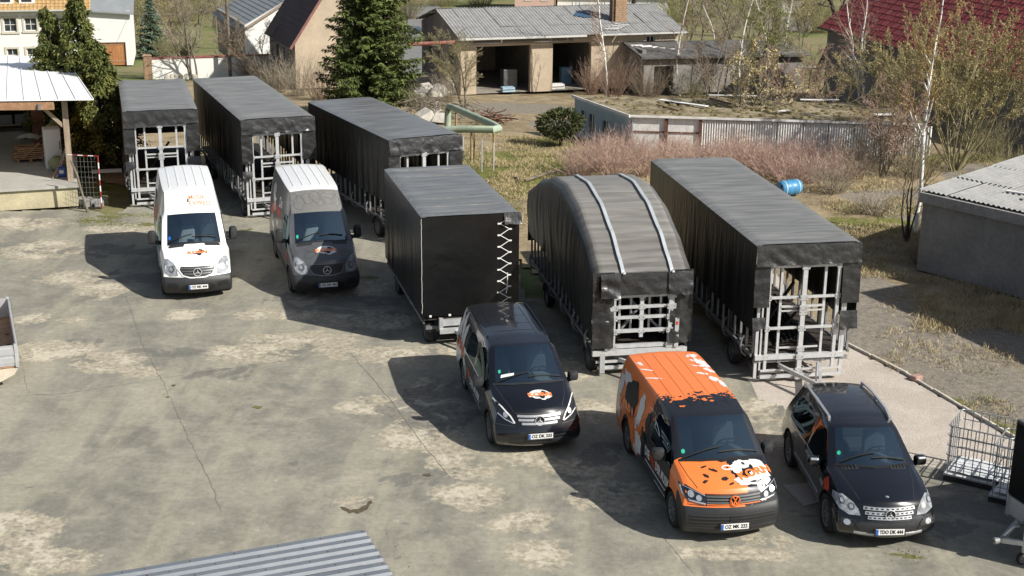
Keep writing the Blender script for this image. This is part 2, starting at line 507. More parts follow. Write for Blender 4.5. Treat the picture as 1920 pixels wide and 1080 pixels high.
    def mirror(s, x, y, z, w, h, mat, arm=True):
        sd = 1 if x > 0 else -1
        b = B()
        prof = [(-.10, .25), (-.085, .75), (-.03, .97), (.03, 1.0), (.06, .92)]
        nn = 16; vs = []; fs = []
        for (a, f) in prof:
            for k in range(nn):
                t = 2 * PI * k / nn; c, q = math.cos(t), math.sin(t)
                e = .55
                vs.append((w / 2 * f * math.copysign(abs(c) ** e, c), a, h / 2 * f * math.copysign(abs(q) ** e, q)))
        for i in range(len(prof) - 1):
            for k in range(nn): fs.append((i * nn + k, i * nn + (k + 1) % nn, (i + 1) * nn + (k + 1) % nn, (i + 1) * nn + k))
        fs.append(tuple(range(nn))); fs.append(tuple((len(prof) - 1) * nn + k for k in range(nn)))
        b.add(vs, fs)
        o = b.done('wing_mirror', mat, s.root, True); o.location = (x, y, z); o.rotation_euler = (0, 0, sd * .12)
        p, n = s.hit(y + .05, z - h * .42, 'right' if sd > 0 else 'left')
        b = B(); b.tube([(0, .0, -h * .3), (p.x - x, .04, p.z - z)], [.045, .06], 8); b.done('mirror_arm', PLASTIC, o, True)
        b = B(); b.box((0, .062, 0), (w * .8, .006, h * .8)); b.done('mirror_glass', CHROME, o)
        return o
    def interior(s, cowl, zc, xw, seat_y, seat_z, belt, roof, rear_y, wheel_x=.40, screen=.0, seats=(-.42, .42)):
        b = B()
        prof = [(cowl + .10, zc - .06), (cowl + .45, zc - .04), (cowl + .62, zc - .10), (cowl + .66, zc - .30), (cowl + .5, zc - .55), (cowl + .1, zc - .55)]
        b.prism([(-xw, y, z) for y, z in prof], (2 * xw, 0, 0))
        d = b.done('dashboard', DASH, s.root)
        b = B(); b.box((wheel_x, cowl + .42, zc - .01), (.42, .22, .07)); b.done('instrument_hood', DASH, d)
        b = B(); b.box((0, cowl + .50, zc - .05), (.32, .22, .10)); b.done('centre_console', DASH, d)
        b = B()
        c = Vector((wheel_x, cowl + .80, zc - .06)); ax = Vector((0, .75, .66)).normalized(); ux = Vector((1, 0, 0)); vx = ax.cross(ux)
        ring = [c + (ux * math.cos(t) + vx * math.sin(t)) * .19 for t in [2 * PI * k / 24 for k in range(25)]]
        b.tube(ring, .017, 8, cap=False)
        for t in (0, PI, -PI / 2): b.tube([c, c + (ux * math.cos(t) + vx * math.sin(t)) * .19], .014, 6)
        b.tube([c, c - ax * .3], .03, 8)
        b.done('steering_wheel', PLASTIC, s.root, True)
        for x in seats:
            b = B()
            b.box((x, seat_y, seat_z), (.5, .52, .16))
            st = b.done('seat', SEAT, s.root); bevel_obj(st, .04, 3)
            b = B(); R = Matrix.Rotation(-.22, 3, 'X')
            b.box(Vector((x, seat_y + .33, seat_z + .36)), (.48, .14, .62), R=R, taper=.85)
            bk = b.done('backrest', SEAT, st); bevel_obj(bk, .045, 3)
            b = B(); b.box(Vector((x, seat_y + .43, seat_z + .77)), (.27, .10, .2), R=R); hr = b.done('headrest', SEAT, st); bevel_obj(hr, .035, 3)
        b = B(); b.box((0, (cowl + rear_y) / 2 + .1, belt - .78), (2 * xw, rear_y - cowl - .4, .04)); b.done('cabin_floor', DASH, s.root)
        b = B(); b.box((0, 1.9, .30), (1.2, 2.2, .18)); b.done('chassis_pan', DARK, s.root)
def lows(W, s, z3=.80, z4=.50, z5=.25): return [(s, W * .992, z3), (s, W, z4), (s, W * .955, z5)]
def std_tags(win_i, door_i, bump_k=2, hood=2, front_tag='bumper', rearw=None, roof_from=3, top2=None):
    def f(kind, i, j):
        if kind == 'T':
            if i < hood: return 'hood'
            if i == hood: return 'windscreen' if j < 2 else 'pillar'
            if top2 and i == top2[0]: return top2[1]
            return 'roof'
        if kind == 'S':
            if i < hood:
                if i == 0 and j >= bump_k: return 'bumper'
                return 'fender' if j > 0 else 'hood_side'
            if j == 0: return 'pillar' if i == hood else 'body'
            if j == 1 and i in win_i: return 'side_window'
            if j in (2, 3) and i in door_i: return 'door%d' % door_i[i]
            if j == 4: return 'sill'
            return 'body'
        if kind == 'F': return 'bumper' if j >= bump_k else 'nose'
        if kind == 'R': return 'tail'
    return f
def korn_logo(c, cx, cy, w, axis='top', dark=False, off=.004, white=True):
    """round white splash with the dark continent-like patch and the orange lettering"""
    h = w * .52
    if white:
        arc = [(cx + math.cos(t) * w * .46, cy + math.sin(t) * h * .55 + h * .05) for t in [PI * k / 16 for k in range(17)]]
        low = [(-.50, .0), (-.48, -.26), (-.36, -.26), (-.26, -.46), (-.22, -.28), (-.16, -.50), (-.04, -.48), (.04, -.64), (.16, -.66), (.24, -.50), (.34, -.46), (.36, -.30), (.50, -.24), (.48, .05)]
        c.dec('logo_splash', arc + [(cx + a * w, cy + b * h) for a, b in low], axis, PWHITE, off)
    pa = [(.05, .10), (.10, .22), (.08, .46), (.20, .42), (.34, .25), (.40, .08), (.2, .0)]
    c.dec('logo_patch', [(cx + a * w, cy + b * h) for a, b in pa], axis, INK, off * 2)
    pb = [(-.24, -.14), (-.22, -.28), (-.06, -.3), (.0, -.46), (.08, -.54), (.16, -.48), (.17, -.34), (.22, -.26), (.14, -.18)]
    c.dec('logo_patch', [(cx + a * w, cy + b * h) for a, b in pb], axis, INK, off * 2)
    c.text('logo_lettering', 'KORN', w * .30, cx - .01 * w, cy - .03 * h, axis, PORANGE, off * 3, .006 * w / .5, 1.22)
def gaps(c, lines, axis, mat=None, w=.012):
    for ln in lines: c.strip('panel_gap', ln, axis, w, .0025, mat or INK, step=.1)
def both_mirrors(c, x, y, z, w, h, mat):
    for sd in (-1, 1): c.mirror(x * sd, y, z, w, h, mat)

# ---- large vans (white, grey)
def sprinter(name, label, loc, rz, paint, bumper, roofmat, forehead, plate, L=5.91, grille=GREYM):
    root = thing(name, label, 'van', loc, rz, 'vans parked in the yard'); c = Car(root); W = .99
    front = [(.20, .42, .66, 1.06), (.12, .44, .78, .98), (.02, .44, .90, .70), (-.03, .36, .95, .60), (-.03, .34, .96, .40), (.10, .36, .90, .22)]
    S = lambda t, k1, k2, **k: (t, [k1, k2] + lows(W, k2[0], .85), 0)
    st = [((.62, .74, 1.20, 1.25), [(.65, .86, 1.16), (.68, .94, 1.02)] + lows(W * .985, .72), 0, .10),
          ((1.12, .82, 1.36, 1.41), [(1.1, .90, 1.33), (1.1, .965, 1.18)] + lows(W, 1.15), 0, .16),
          ((1.82, .74, 2.08, 2.13), [(1.80, .82, 2.02), (1.62, .985, 1.26)] + lows(W, 1.62), 0, .10),
          ((2.38, .70, 2.60, 2.66), [(2.42, .86, 2.05), (2.42, .99, 1.27)] + lows(W, 2.42), 0, .06),
          ((2.62, .74, 2.63, 2.69), [(2.62, .865, 2.05), (2.62, .99, 1.27)] + lows(W, 2.62)),
          ((3.9, .76, 2.65, 2.72), [(3.9, .87, 2.05), (3.9, .99, 1.27)] + lows(W, 3.9)),
          ((L - .35, .76, 2.64, 2.71), [(L - .35, .87, 2.05), (L - .35, .985, 1.27)] + lows(W, L - .35)),
          ((L - .12, .75, 2.62, 2.69), [(L - .08, .865, 2.05), (L - .06, .975, 1.27)] + lows(W * .985, L - .06))]
    rear = [(L - .05, .0, .72, 2.55), (L - .0, .0, .85, 2.0), (L, .0, .95, 1.25), (L, 0, .97, .8), (L, 0, .97, .5), (L - .03, 0, .92, .3)]
    wh = [(1.0, .36, .44), (1.0 + (3.665 if L < 6 else 4.325), .36, .44)]
    c.body(front, st, rear, std_tags((2, 3), {2: 1, 3: 1, 5: 2}, 2, 2, top2=(3, 'forehead')), sub=3, wheels=wh, fr=(0, .46, .92, 1.0), crease=.6)
    c.split({'hood': ('hood', paint, 0), 'hood_side': ('hood', paint, 0), 'windscreen': ('windscreen', GLASS, 0), 'pillar': ('body', paint, 0), 'roof': ('roof', roofmat, 0), 'forehead': ('roof_front', forehead, 0),
             'bumper': ('bumper', bumper, 0), 'fender': ('fender', paint, 1), 'side_window': ('side_window', GLASSD, 1), 'door1': ('door', paint, 1), 'door2': ('sliding_door', paint, 1), 'sill': ('body', paint, 0), 'body': ('body', paint, 0),
             'nose': ('nose_panel', paint, 0), 'tail': ('body', paint, 0), 'under': ('underbody', DARK, 0), 'well': ('wheel_well', DARK, 2)})
    # grille
    g = c.dec('grille', [(-.44, .97), (.44, .97), (.47, .90), (.38, .76), (.20, .71), (-.20, .71), (-.38, .76), (-.47, .90)], 'front', PLASTIC, .010, thick=.02)
    for z, w in ((.925, .44), (.855, .42), (.79, .36)): c.strip('grille_bar', [(-w, z), (w, z)], 'front', .035, .028, grille, parent=g, lift=.006)
    c.strip('grille_frame', [(-.45, .99), (.45, .99), (.50, .90), (.40, .75), (.21, .69), (-.21, .69), (-.40, .75), (-.50, .90)], 'front', .03, .022, paint if bumper is PLASTIC and paint is not GREYP else GREYM, parent=g, closed=True)
    p, n = c.hit(0, .84, 'front'); c.star(0, .84, .115, p.y - .035, -.12)
    for sd in (-1, 1):
        q = [(sd * x, z) for x, z in ((.53, .74), (.54, .92), (.62, 1.05), (.76, 1.13), (.84, 1.12), (.88, .98), (.86, .80), (.74, .72))]
        h = c.dec('headlight', q, 'front', LENS, .012, thick=.02)
        c.dec('reflector', [(sd * (.68 + .075 * math.cos(t)), .90 + .085 * math.sin(t)) for t in [2 * PI * k / 14 for k in range(14)]], 'front', GREYM, .020, parent=h)
        c.dec('reflector', [(sd * (.70 + .045 * math.cos(t)), .905 + .05 * math.sin(t)) for t in [2 * PI * k / 12 for k in range(12)]], 'front', CHROME, .024, parent=h)
        c.dec('fog_lamp_recess', [(sd * x, z) for x, z in ((.52, .40), (.56, .54), (.82, .56), (.84, .42))], 'front', INK, .006)
        # bonnet air intake
        c.dec('air_intake', [(sd * x, y) for x, y in ((.27, 1.00), (.31, .90), (.70, .95), (.72, 1.03), (.66, 1.06))], 'top', PLASTIC, .008, thick=.02)
        c.strip('panel_gap', [(sd * .36, .24), (sd * .50, .62), (sd * .62, 1.0)], 'top', .012, .004, paint if paint is not INK else INK)
    c.dec('lower_intake', [(-.40, .32), (-.46, .44), (-.32, .52), (.32, .52), (.46, .44), (.40, .32)], 'front', INK, .006)
    p, n = c.hit(0, .44, 'front'); c.plate(plate, .44, p.y - .03)
    both_mirrors(c, 1.14, 1.62, 1.50, .23, .40, PLASTIC)
    for sd in (-1, 1):
        for y, s_ in ((wh[0][0], 0), (wh[1][0], 0)): c.wheel(sd * .86, y, .36, .23, 'steel')
    c.interior(1.12, 1.36, .80, 2.0, .95, 1.27, 2.1, 2.75, .45, seats=(-.55, -.12, .48))
    # roof ribs and gaps
    for x in (-.52, -.26, 0, .26, .52): c.strip('roof_rib', [(x, 2.75), (x, L - .3)], 'top', .035, .012, roofmat, step=.3)
    for sd in ('left', 'right'):
        gaps(c, [[(1.25, .40), (1.22, .9), (1.2, 1.2)], [(2.5, 2.0), (2.5, .35)], [(2.66, 2.0), (2.66, .35)], [(3.86, 2.0), (3.86, .35)]], sd)
        c.strip('side_trim', [(1.6, .56), (L - .3, .56)], sd, .10, .012, PLASTIC, step=.15)
        c.strip('door_handle', [(2.22, 1.12), (2.42, 1.12)], sd, .035, .03, PLASTIC)
        c.strip('window_seal', [(1.66, 1.30), (2.40, 1.30)], sd, .02, .008, INK)
    for xa, xb in ((-.72, .02), (-.05, .70)):
        c.strip('wiper', [(xa, 1.14), (xb * .9 + xa * .1, 1.20)], 'top', .022, .02, INK, lift=.012)
    c.strip('windscreen_seal', [(-.74, 1.10), (-.4, 1.02), (0, .99), (.4, 1.02), (.74, 1.10)], 'top', .05, .008, INK)
    return c

GREYP = M('dark_grey_wrap', (.085, .088, .095), .38, var=.1, coat=.4)
WHITEP = M('white_paint', (.80, .80, .79), .32, var=.03, coat=.6)
ROOFW = WHITEP
GREYF = M('light_grey_wrap', (.155, .152, .148), .5, var=.12, scale=6)

cw = sprinter('delivery_van', 'tall white van with orange lettering above its windscreen and white bonnet', (-8.74, 36.9, 0), rad(16), WHITEP, PLASTIC, ROOFW, WHITEP, 'OZ MK 444')
korn_logo(cw, .06, .60, .52, white=False)
cw.text('roof_lettering', 'MUSIK', .17, .20, 2.14, 'top', M('tan_print', (.44, .21, .09), .5, var=.08), .006, .002, 1.0, rad(4))
cw.text('roof_lettering', 'EXPRESS', .17, .28, 1.99, 'top', MATS['tan_print'], .006, .002, 1.0, rad(4))
cw.dec('roof_print', blob(-.06, 2.06, .03, .05, 12), 'top', GREYM, .006)
cw.dec('side_print', blob(3.55, 1.75, .42, .30, 40, .3, 4), 'left', PRED, .004)
cw.dec('side_print', blob(4.6, 1.7, .5, .45, 50, .5, 5), 'left', PGREY, .004)
cw.dec('side_print', blob(4.9, 1.5, .28, .4, 40, .5, 6), 'left', PRED, .007)
cw.dec('side_print', blob(4.7, 2.05, .5, .12, 40, .5, 8), 'left', INK, .007)
cw.text('side_lettering', 'DIE WELT DER MUSIK', .2, 3.5, 1.15, 'left', INK, .005, .004, 1.0)
cw.dec('round_sticker', blob(-.66, 1.24, .035, .045, 14, 0), 'top', PLATEB, .005)

cg = sprinter('delivery_van', 'tall dark grey van with white ribbed roof and round white bonnet print', (-5.17, 37.22, 0), rad(15.9), GREYP, PLASTIC, ROOFW, GREYF, 'OZ DK 444', grille=PLASTIC)
korn_logo(cg, .06, .62, .58)
cg.text('side_lettering', 'Die', .42, 3.3, 2.05, 'left', PWHITE, .005, .01, 1.0, rad(8))
cg.text('side_lettering', 'Welt', .46, 3.6, 1.72, 'left', PRED, .005, .012, 1.2, rad(4))
cg.text('side_lettering', 'der', .36, 3.6, 1.40, 'left', PWHITE, .005, .008, 1.2, rad(4))
cg.text('side_lettering', 'Musik', .36, 3.1, 1.12, 'left', PRED, .005, .01, 1.2, rad(4))
for k in range(7):
    cg.dec('side_print', blob(4.5 + .16 * (k % 4), .8 + .22 * k, .32, .14, 30, .6, k + 11), 'left', (PGREY, PWHITE, PGREY, PRED)[k % 4], .004)
cg.dec('side_print', blob(1.35, .98, .10, .16, 24, .4, 31), 'left', PRED, .004)
GREYL = M('grey_line_print', (.095, .094, .092), .5, var=.05)
for k, (x, y, a, bq, ro) in enumerate([(-.50, 2.02, .14, .20, .3), (-.25, 2.1, .12, .16, .8), (.0, 2.12, .13, .18, 1.2), (.36, 2.2, .26, .11, .1), (.36, 2.08, .22, .14, .0), (-.62, 2.2, .09, .13, .5), (.60, 2.05, .10, .16, .2), (.12, 1.98, .12, .10, .2)]):
    cg.strip('roof_print', blob(x, y, a, bq, 20, .3, k + 40, 0, ro), 'top', .013, .003, GREYL, closed=True, step=.1)
for k, (x, y, a, bq) in enumerate([(-.42, .5, .16, .12), (-.35, .75, .14, .1), (.5, .5, .08, .08), (.62, .66, .05, .06)]):
    cg.strip('bonnet_print', blob(x, y, a, bq, 18, .3, k + 60), 'top', .012, .003, M('dark_line_print', (.045, .047, .05), .45, var=.1), closed=True, step=.1)
cg.dec('round_sticker', blob(-.66, 1.24, .035, .045, 14, 0), 'top', GREEN, .005)

# ---- midsize black van
def vito():
    root = thing('passenger_van', 'glossy black van with chrome grille slats beside the laced box trailer', 'van', (.63, 26.63, 0), rad(11.8), 'vans parked in the yard'); c = Car(root); W = .964; L = 5.14
    front = [(.24, .44, .64, .95), (.15, .48, .78, .88), (.05, .46, .90, .64), (0, .40, .94, .50), (.0, .38, .94, .32), (.12, .40, .88, .19)]
    st = [((.68, .74, 1.07, 1.13), [(.72, .84, 1.03), (.76, .925, .90)] + lows(W * .985, .78, .72), 0, .10),
          ((1.24, .80, 1.20, 1.24), [(1.24, .86, 1.17), (1.24, .945, 1.03)] + lows(W, 1.24, .74), 0, .18),
          ((2.02, .66, 1.77, 1.82), [(2.00, .735, 1.71), (1.72, .955, 1.07)] + lows(W, 1.72, .74), 0, .12),
          ((2.5, .70, 1.82, 1.87), [(2.5, .79, 1.71), (2.5, .96, 1.09)] + lows(W, 2.5, .74)),
          ((2.62, .70, 1.82, 1.875), [(2.62, .79, 1.71), (2.62, .96, 1.09)] + lows(W, 2.62, .74)),
          ((3.62, .72, 1.82, 1.88), [(3.62, .80, 1.70), (3.62, .96, 1.10)] + lows(W, 3.62, .74)),
          ((L - .45, .71, 1.81, 1.87), [(L - .42, .79, 1.69), (L - .40, .955, 1.10)] + lows(W, L - .4, .74)),
          ((L - .20, .68, 1.78, 1.84), [(L - .15, .77, 1.68), (L - .12, .94, 1.10)] + lows(W * .985, L - .10, .74))]
    rear = [(L - .10, .0, .62, 1.75), (L - .06, .0, .74, 1.62), (L - .02, 0, .90, 1.05), (L, 0, .93, .74), (L, 0, .93, .5), (L - .04, 0, .88, .3)]
    wh = [(.92, .345, .41), (4.12, .345, .41)]
    c.body(front, st, rear, std_tags((2, 3, 5), {2: 1, 3: 1, 5: 2}, 2, 2), wheels=wh, fr=(0, .46, .92, 1.0), crease=.6)
    P = BPAINT
    c.split({'hood': ('hood', P, 0), 'hood_side': ('hood', P, 0), 'windscreen': ('windscreen', GLASS, 0), 'pillar': ('body', P, 0), 'roof': ('roof', P, 0), 'bumper': ('bumper', P, 0), 'fender': ('fender', P, 1), 'side_window': ('side_window', GLASSD, 1),
             'door1': ('door', P, 1), 'door2': ('sliding_door', P, 1), 'sill': ('body', P, 0), 'body': ('body', P, 0), 'nose': ('nose_panel', P, 0), 'tail': ('body', P, 0), 'under': ('underbody', DARK, 0), 'well': ('wheel_well', DARK, 2)})
    g = c.dec('grille', [(-.47, .89), (.47, .89), (.44, .78), (.36, .66), (-.36, .66), (-.44, .78)], 'front', INK, .010, thick=.02)
    for z, w in ((.845, .45), (.775, .43), (.705, .37)): c.strip('grille_bar', [(-w, z), (w, z)], 'front', .048, .026, SILVER, parent=g, lift=.006)
    p, n = c.hit(0, .775, 'front'); c.star(0, .775, .105, p.y - .04, -.12)
    for sd in (-1, 1):
        q = [(sd * x, z) for x, z in ((.50, .70), (.56, .84), (.72, .98), (.84, 1.06), (.88, 1.0), (.84, .86), (.70, .76))]
        h = c.dec('headlight', q, 'front', LENSD, .012, thick=.02)
        c.strip('light_bar', [(sd * .51, .71), (sd * .58, .83), (sd * .73, .965), (sd * .85, 1.045)], 'front', .028, .012, PWHITE, parent=h, lift=.014)
        c.strip('light_bar', [(sd * .53, .705), (sd * .70, .775), (sd * .83, .87)], 'front', .022, .012, CHROME, parent=h, lift=.014)
        c.dec('reflector', [(sd * (.68 + .045 * math.cos(t)), .85 + .05 * math.sin(t)) for t in [2 * PI * k / 12 for k in range(12)]], 'front', CHROME, .02, parent=h)
    c.dec('lower_intake', [(-.66, .30), (-.60, .40), (.60, .40), (.66, .30), (.5, .26), (-.5, .26)], 'front', PLASTIC, .006)
    c.strip('bumper_line', [(-.80, .44), (.80, .44)], 'front', .02, .01, INK)
    p, n = c.hit(0, .47, 'front'); c.plate('OZ DK 333', .47, p.y - .03)
    both_mirrors(c, 1.05, 1.52, 1.17, .24, .22, PLASTIC)
    for sd in (-1, 1):
        for y in (.92, 4.12): c.wheel(sd * .83, y, .345, .22, 'spoke', 5)
    c.interior(1.24, 1.20, .78, 2.02, .72, 1.08, 1.75, 2.9, .40)
    for x in (-.46, .46): c.strip('roof_rib', [(x, 2.35), (x, L - .35)], 'top', .03, .008, P, step=.25)
    for y in (2.75, 3.25, 3.8, 4.35): c.strip('roof_rib', [(-.44, y), (.44, y)], 'top', .03, .006, P, step=.2)
    for sd in (-1, 1): c.strip('roof_rail', [(sd * .66, 2.5), (sd * .67, 4.75)], 'top', .04, .035, P, step=.2)
    for sd in ('left', 'right'):
        gaps(c, [[(1.32, .36), (1.30, 1.0)], [(2.56, 1.66), (2.56, .33)], [(3.64, 1.66), (3.64, .33)]], sd, PLASTIC)
        c.strip('door_handle', [(2.24, .98), (2.44, .98)], sd, .035, .03, P)
        c.strip('window_trim', [(1.75, 1.10), (4.6, 1.12)], sd, .018, .008, CHROME)
    for a, b_ in (((-.70, 1.22), (.02, 1.30)), ((-.02, 1.20), (.70, 1.28))): c.strip('wiper', [a, b_], 'top', .022, .02, INK, lift=.012)
    c.strip('windscreen_seal', [(-.78, 1.22), (-.4, 1.10), (0, 1.05), (.4, 1.10), (.78, 1.22)], 'top', .05, .008, PLASTIC)
    korn_logo(c, .12, .66, .50)
    for sd in (-1, 1): c.strip('panel_gap', [(sd * .52, .33), (sd * .66, .7), (sd * .76, 1.18)], 'top', .012, .003, PLASTIC); c.strip('panel_gap', [(sd * .90, .68), (sd * .50, .655)], 'front', .012, .003, PLASTIC)
    c.strip('panel_gap', [(-.5, .90), (.5, .90)], 'front', .014, .004, PLASTIC)
    c.dec('paper_slip', [(-.60, 1.30), (-.32, 1.28), (-.30, 1.33), (-.58, 1.36)], 'top', PWHITE, .004)
    c.dec('round_sticker', blob(-.60, 1.44, .03, .04, 14, 0), 'top', GREEN, .004)
    # side print
    for k, (y, z, a, bq, ro, mt) in enumerate([(4.65, 1.45, .12, .30, -.3, PWHITE), (4.35, 1.40, .10, .34, -.2, PWHITE), (4.05, 1.35, .13, .34, .2, PWHITE), (4.85, 1.2, .09, .25, .3, PWHITE), (4.3, .95, .34, .13, .1, PORANGE), (4.5, .75, .30, .20, 0, PWHITE), (3.85, .75, .12, .28, .1, PWHITE), (3.6, .62, .1, .2, .2, PGREY), (4.85, .6, .14, .25, 0, PWHITE), (3.2, .72, .14, .1, 0, PRED)]):
        c.dec('side_print', blob(y, z, a, bq, 34, .45, k + 70, .2, ro), 'left', mt, .004 + .001 * (k % 3))
    c.text('side_lettering', 'KORN', .3, 4.35, .98, 'left', PRED, .008, .01, 1.1)
    c.text('side_lettering', 'DER MUSIK', .24, 2.45, .62, 'left', PWHITE, .005, .008, 1.0)
    c.strip('side_print', [(1.75, .42), (2.7, .42)], 'left', .05, .003, PGREY, lift=.003)
    return c
cv = vito()

# ---- orange and black van
def t6():
    root = thing('passenger_van', 'orange van with black front half and white splashes on its bonnet', 'van', (4.09, 22.8, 0), rad(9.8), 'vans parked in the yard'); c = Car(root); W = .952; L = 5.30
    front = [(.16, .36, .70, 1.02), (.10, .38, .80, .96), (.03, .38, .90, .74), (-.02, .33, .935, .62), (-.03, .32, .94, .36), (.10, .36, .88, .19)]
    st = [((.55, .78, 1.15, 1.20), [(.58, .86, 1.12), (.62, .925, .98)] + lows(W * .985, .64, .76), 0, .08),
          ((1.04, .82, 1.28, 1.32), [(1.04, .88, 1.25), (1.04, .94, 1.10)] + lows(W, 1.04, .76), 0, .16),
          ((1.76, .70, 1.84, 1.88), [(1.74, .77, 1.78), (1.50, .95, 1.13)] + lows(W, 1.5, .76), 0, .10),
          ((2.42, .74, 1.90, 1.95), [(2.42, .82, 1.77), (2.42, .952, 1.14)] + lows(W, 2.42, .76)),
          ((2.54, .74, 1.90, 1.955), [(2.54, .82, 1.77), (2.54, .952, 1.14)] + lows(W, 2.54, .76)),
          ((3.7, .76, 1.91, 1.96), [(3.7, .83, 1.77), (3.7, .952, 1.14)] + lows(W, 3.7, .76)),
          ((L - .35, .75, 1.90, 1.95), [(L - .32, .82, 1.76), (L - .30, .95, 1.14)] + lows(W, L - .3, .76)),
          ((L - .13, .73, 1.87, 1.92), [(L - .10, .81, 1.75), (L - .07, .94, 1.14)] + lows(W * .985, L - .06, .76))]
    rear = [(L - .06, .0, .66, 1.84), (L - .03, .0, .78, 1.70), (L, 0, .90, 1.1), (L, 0, .93, .76), (L, 0, .93, .5), (L - .04, 0, .88, .3)]
    wh = [(.93, .345, .42), (4.33, .345, .42)]
    c.body(front, st, rear, std_tags((2, 3), {2: 1, 3: 1, 5: 2}, 2, 2), wheels=wh, fr=(0, .46, .92, 1.0), crease=.6)
    # wrap: orange at the back, black cab, ragged edge between them
    m = M('orange_black_wrap', (.82, .205, .045), .40, var=.04, coat=.35)
    nt = m.node_tree; N = nt.nodes; Lk = nt.links; p = N['Principled BSDF']
    src = p.inputs['Base Color'].links[0].from_socket
    tc = N.new('ShaderNodeTexCoord'); sx = N.new('ShaderNodeSeparateXYZ'); Lk.new(tc.outputs['Object'], sx.inputs[0])
    n1 = N.new('ShaderNodeTexNoise'); n1.inputs['Scale'].default_value = 3.2; n1.inputs['Detail'].default_value = 4; Lk.new(tc.outputs['Object'], n1.inputs['Vector'])
    n2 = N.new('ShaderNodeTexNoise'); n2.inputs['Scale'].default_value = 11; n2.inputs['Detail'].default_value = 2; Lk.new(tc.outputs['Object'], n2.inputs['Vector'])
    def ma(op, a, b):
        q = N.new('ShaderNodeMath'); q.operation = op
        for i, v in enumerate((a, b)):
            if isinstance(v, (int, float)): q.inputs[i].default_value = v
            else: Lk.new(v, q.inputs[i])
        return q.outputs[0]
    jag = ma('ADD', ma('MULTIPLY', ma('SUBTRACT', n1.outputs['Fac'], .5), 1.0), ma('MULTIPLY', ma('SUBTRACT', n2.outputs['Fac'], .5), 1.1))
    zz = ma('MULTIPLY', ma('SUBTRACT', 1.9, sx.outputs['Z']), .62)       # edge lies further back low on the sides
    rs_ = ma('MULTIPLY', ma('GREATER_THAN', sx.outputs['X'], .80), ma('LESS_THAN', sx.outputs['Z'], 1.72))   # the other side is black further back
    edge = ma('ADD', ma('ADD', ma('ADD', 2.55, zz), jag), ma('MULTIPLY', rs_, 1.7))
    back = ma('GREATER_THAN', sx.outputs['Y'], edge)
    hoodf = ma('MULTIPLY', ma('LESS_THAN', sx.outputs['Y'], 1.06), ma('GREATER_THAN', sx.outputs['Z'], .66))
    frontm = ma('MULTIPLY', hoodf, ma('LESS_THAN', ma('ADD', sx.outputs['X'], ma('MULTIPLY', jag, .55)), ma('ADD', -.02, ma('MULTIPLY', ma('SUBTRACT', .75, sx.outputs['Y']), .55))))
    mk = ma('MAXIMUM', back, frontm)
    mx = N.new('ShaderNodeMix'); mx.data_type = 'RGBA'; mx.inputs[6].default_value = (.009, .010, .014, 1)
    Lk.new(mk, mx.inputs['Factor']); Lk.new(src, mx.inputs[7]); Lk.new(mx.outputs[2], p.inputs['Base Color'])
    P = m
    BP = M('satin_bumper', (.024, .025, .027), .42, var=.15)
    c.split({'hood': ('hood', P, 0), 'hood_side': ('hood', P, 0), 'windscreen': ('windscreen', GLASS, 0), 'pillar': ('body', P, 0), 'roof': ('roof', P, 0), 'bumper': ('bumper', BP, 0), 'fender': ('fender', P, 1), 'side_window': ('side_window', GLASSD, 1),
             'door1': ('door', P, 1), 'door2': ('sliding_door', P, 1), 'sill': ('body', P, 0), 'body': ('body', P, 0), 'nose': ('nose_panel', P, 0), 'tail': ('body', P, 0), 'under': ('underbody', DARK, 0), 'well': ('wheel_well', DARK, 2)})
    g = c.dec('grille', [(-.52, .955), (.52, .955), (.50, .78), (-.50, .78)], 'front', INK, .010, thick=.02)
    for z in (.925, .875, .825): c.strip('grille_bar', [(-.50, z), (.50, z)], 'front', .026, .024, GREYM, parent=g, lift=.006)
    c.strip('grille_bar', [(-.50, .792), (.50, .792)], 'front', .014, .02, PORANGE, parent=g, lift=.006)
    p_, n = c.hit(0, .865, 'front'); c.star(0, .865, .10, p_.y - .035, -.10, PORANGE, True)
    for sd in (-1, 1):
        q = [(sd * x, z) for x, z in ((.51, .79), (.51, .94), (.68, 1.01), (.82, 1.06), (.90, 1.04), (.90, .92), (.80, .83))]
        h = c.dec('headlight', q, 'front', LENSD, .012, thick=.02)
        for cx, cz, r in ((.63, .89, .05), (.76, .945, .055)):
            c.dec('reflector', [(sd * (cx + r * math.cos(t)), cz + r * math.sin(t)) for t in [2 * PI * k / 12 for k in range(12)]], 'front', CHROME, .02, parent=h)
        c.strip('light_bar', [(sd * .52, .80), (sd * .79, .845), (sd * .88, .93), (sd * .885, 1.02)], 'front', .026, .012, CHROME, parent=h, lift=.014)
        c.strip('light_bar', [(sd * .52, .935), (sd * .69, .995), (sd * .86, 1.04)], 'front', .014, .01, CHROME, parent=h, lift=.014)
    for z in (.60, .545, .48): c.strip('bumper_slat', [(-.80, z), (.80, z)], 'front', .022, .018, PLASTIC)
    c.dec('lower_intake', [(-.78, .46), (.78, .46), (.78, .61), (-.78, .61)], 'front', INK, .005)
    c.dec('tow_cover', [(-.09, .50), (.09, .50), (.09, .58), (-.09, .58)], 'front', INK, .022, thick=.02)
    c.strip('bumper_line', [(-.84, .345), (.84, .345)], 'front', .03, .012, PLASTIC)
    p_, n = c.hit(0, .40, 'front'); c.plate('OZ MK 222', .395, p_.y - .03)
    both_mirrors(c, 1.07, 1.44, 1.25, .24, .24, PLASTIC)
    for sd in (-1, 1):
        for y in (.93, 4.33): c.wheel(sd * .82, y, .345, .22, 'spoke', 6)
    c.interior(1.04, 1.27, .78, 1.85, .82, 1.13, 1.85, 2.8, .40)
    for x in (-.50, -.25, 0, .25, .50): c.strip('roof_rib', [(x, 2.1), (x, L - .3)], 'top', .022, .006, P, step=.25)
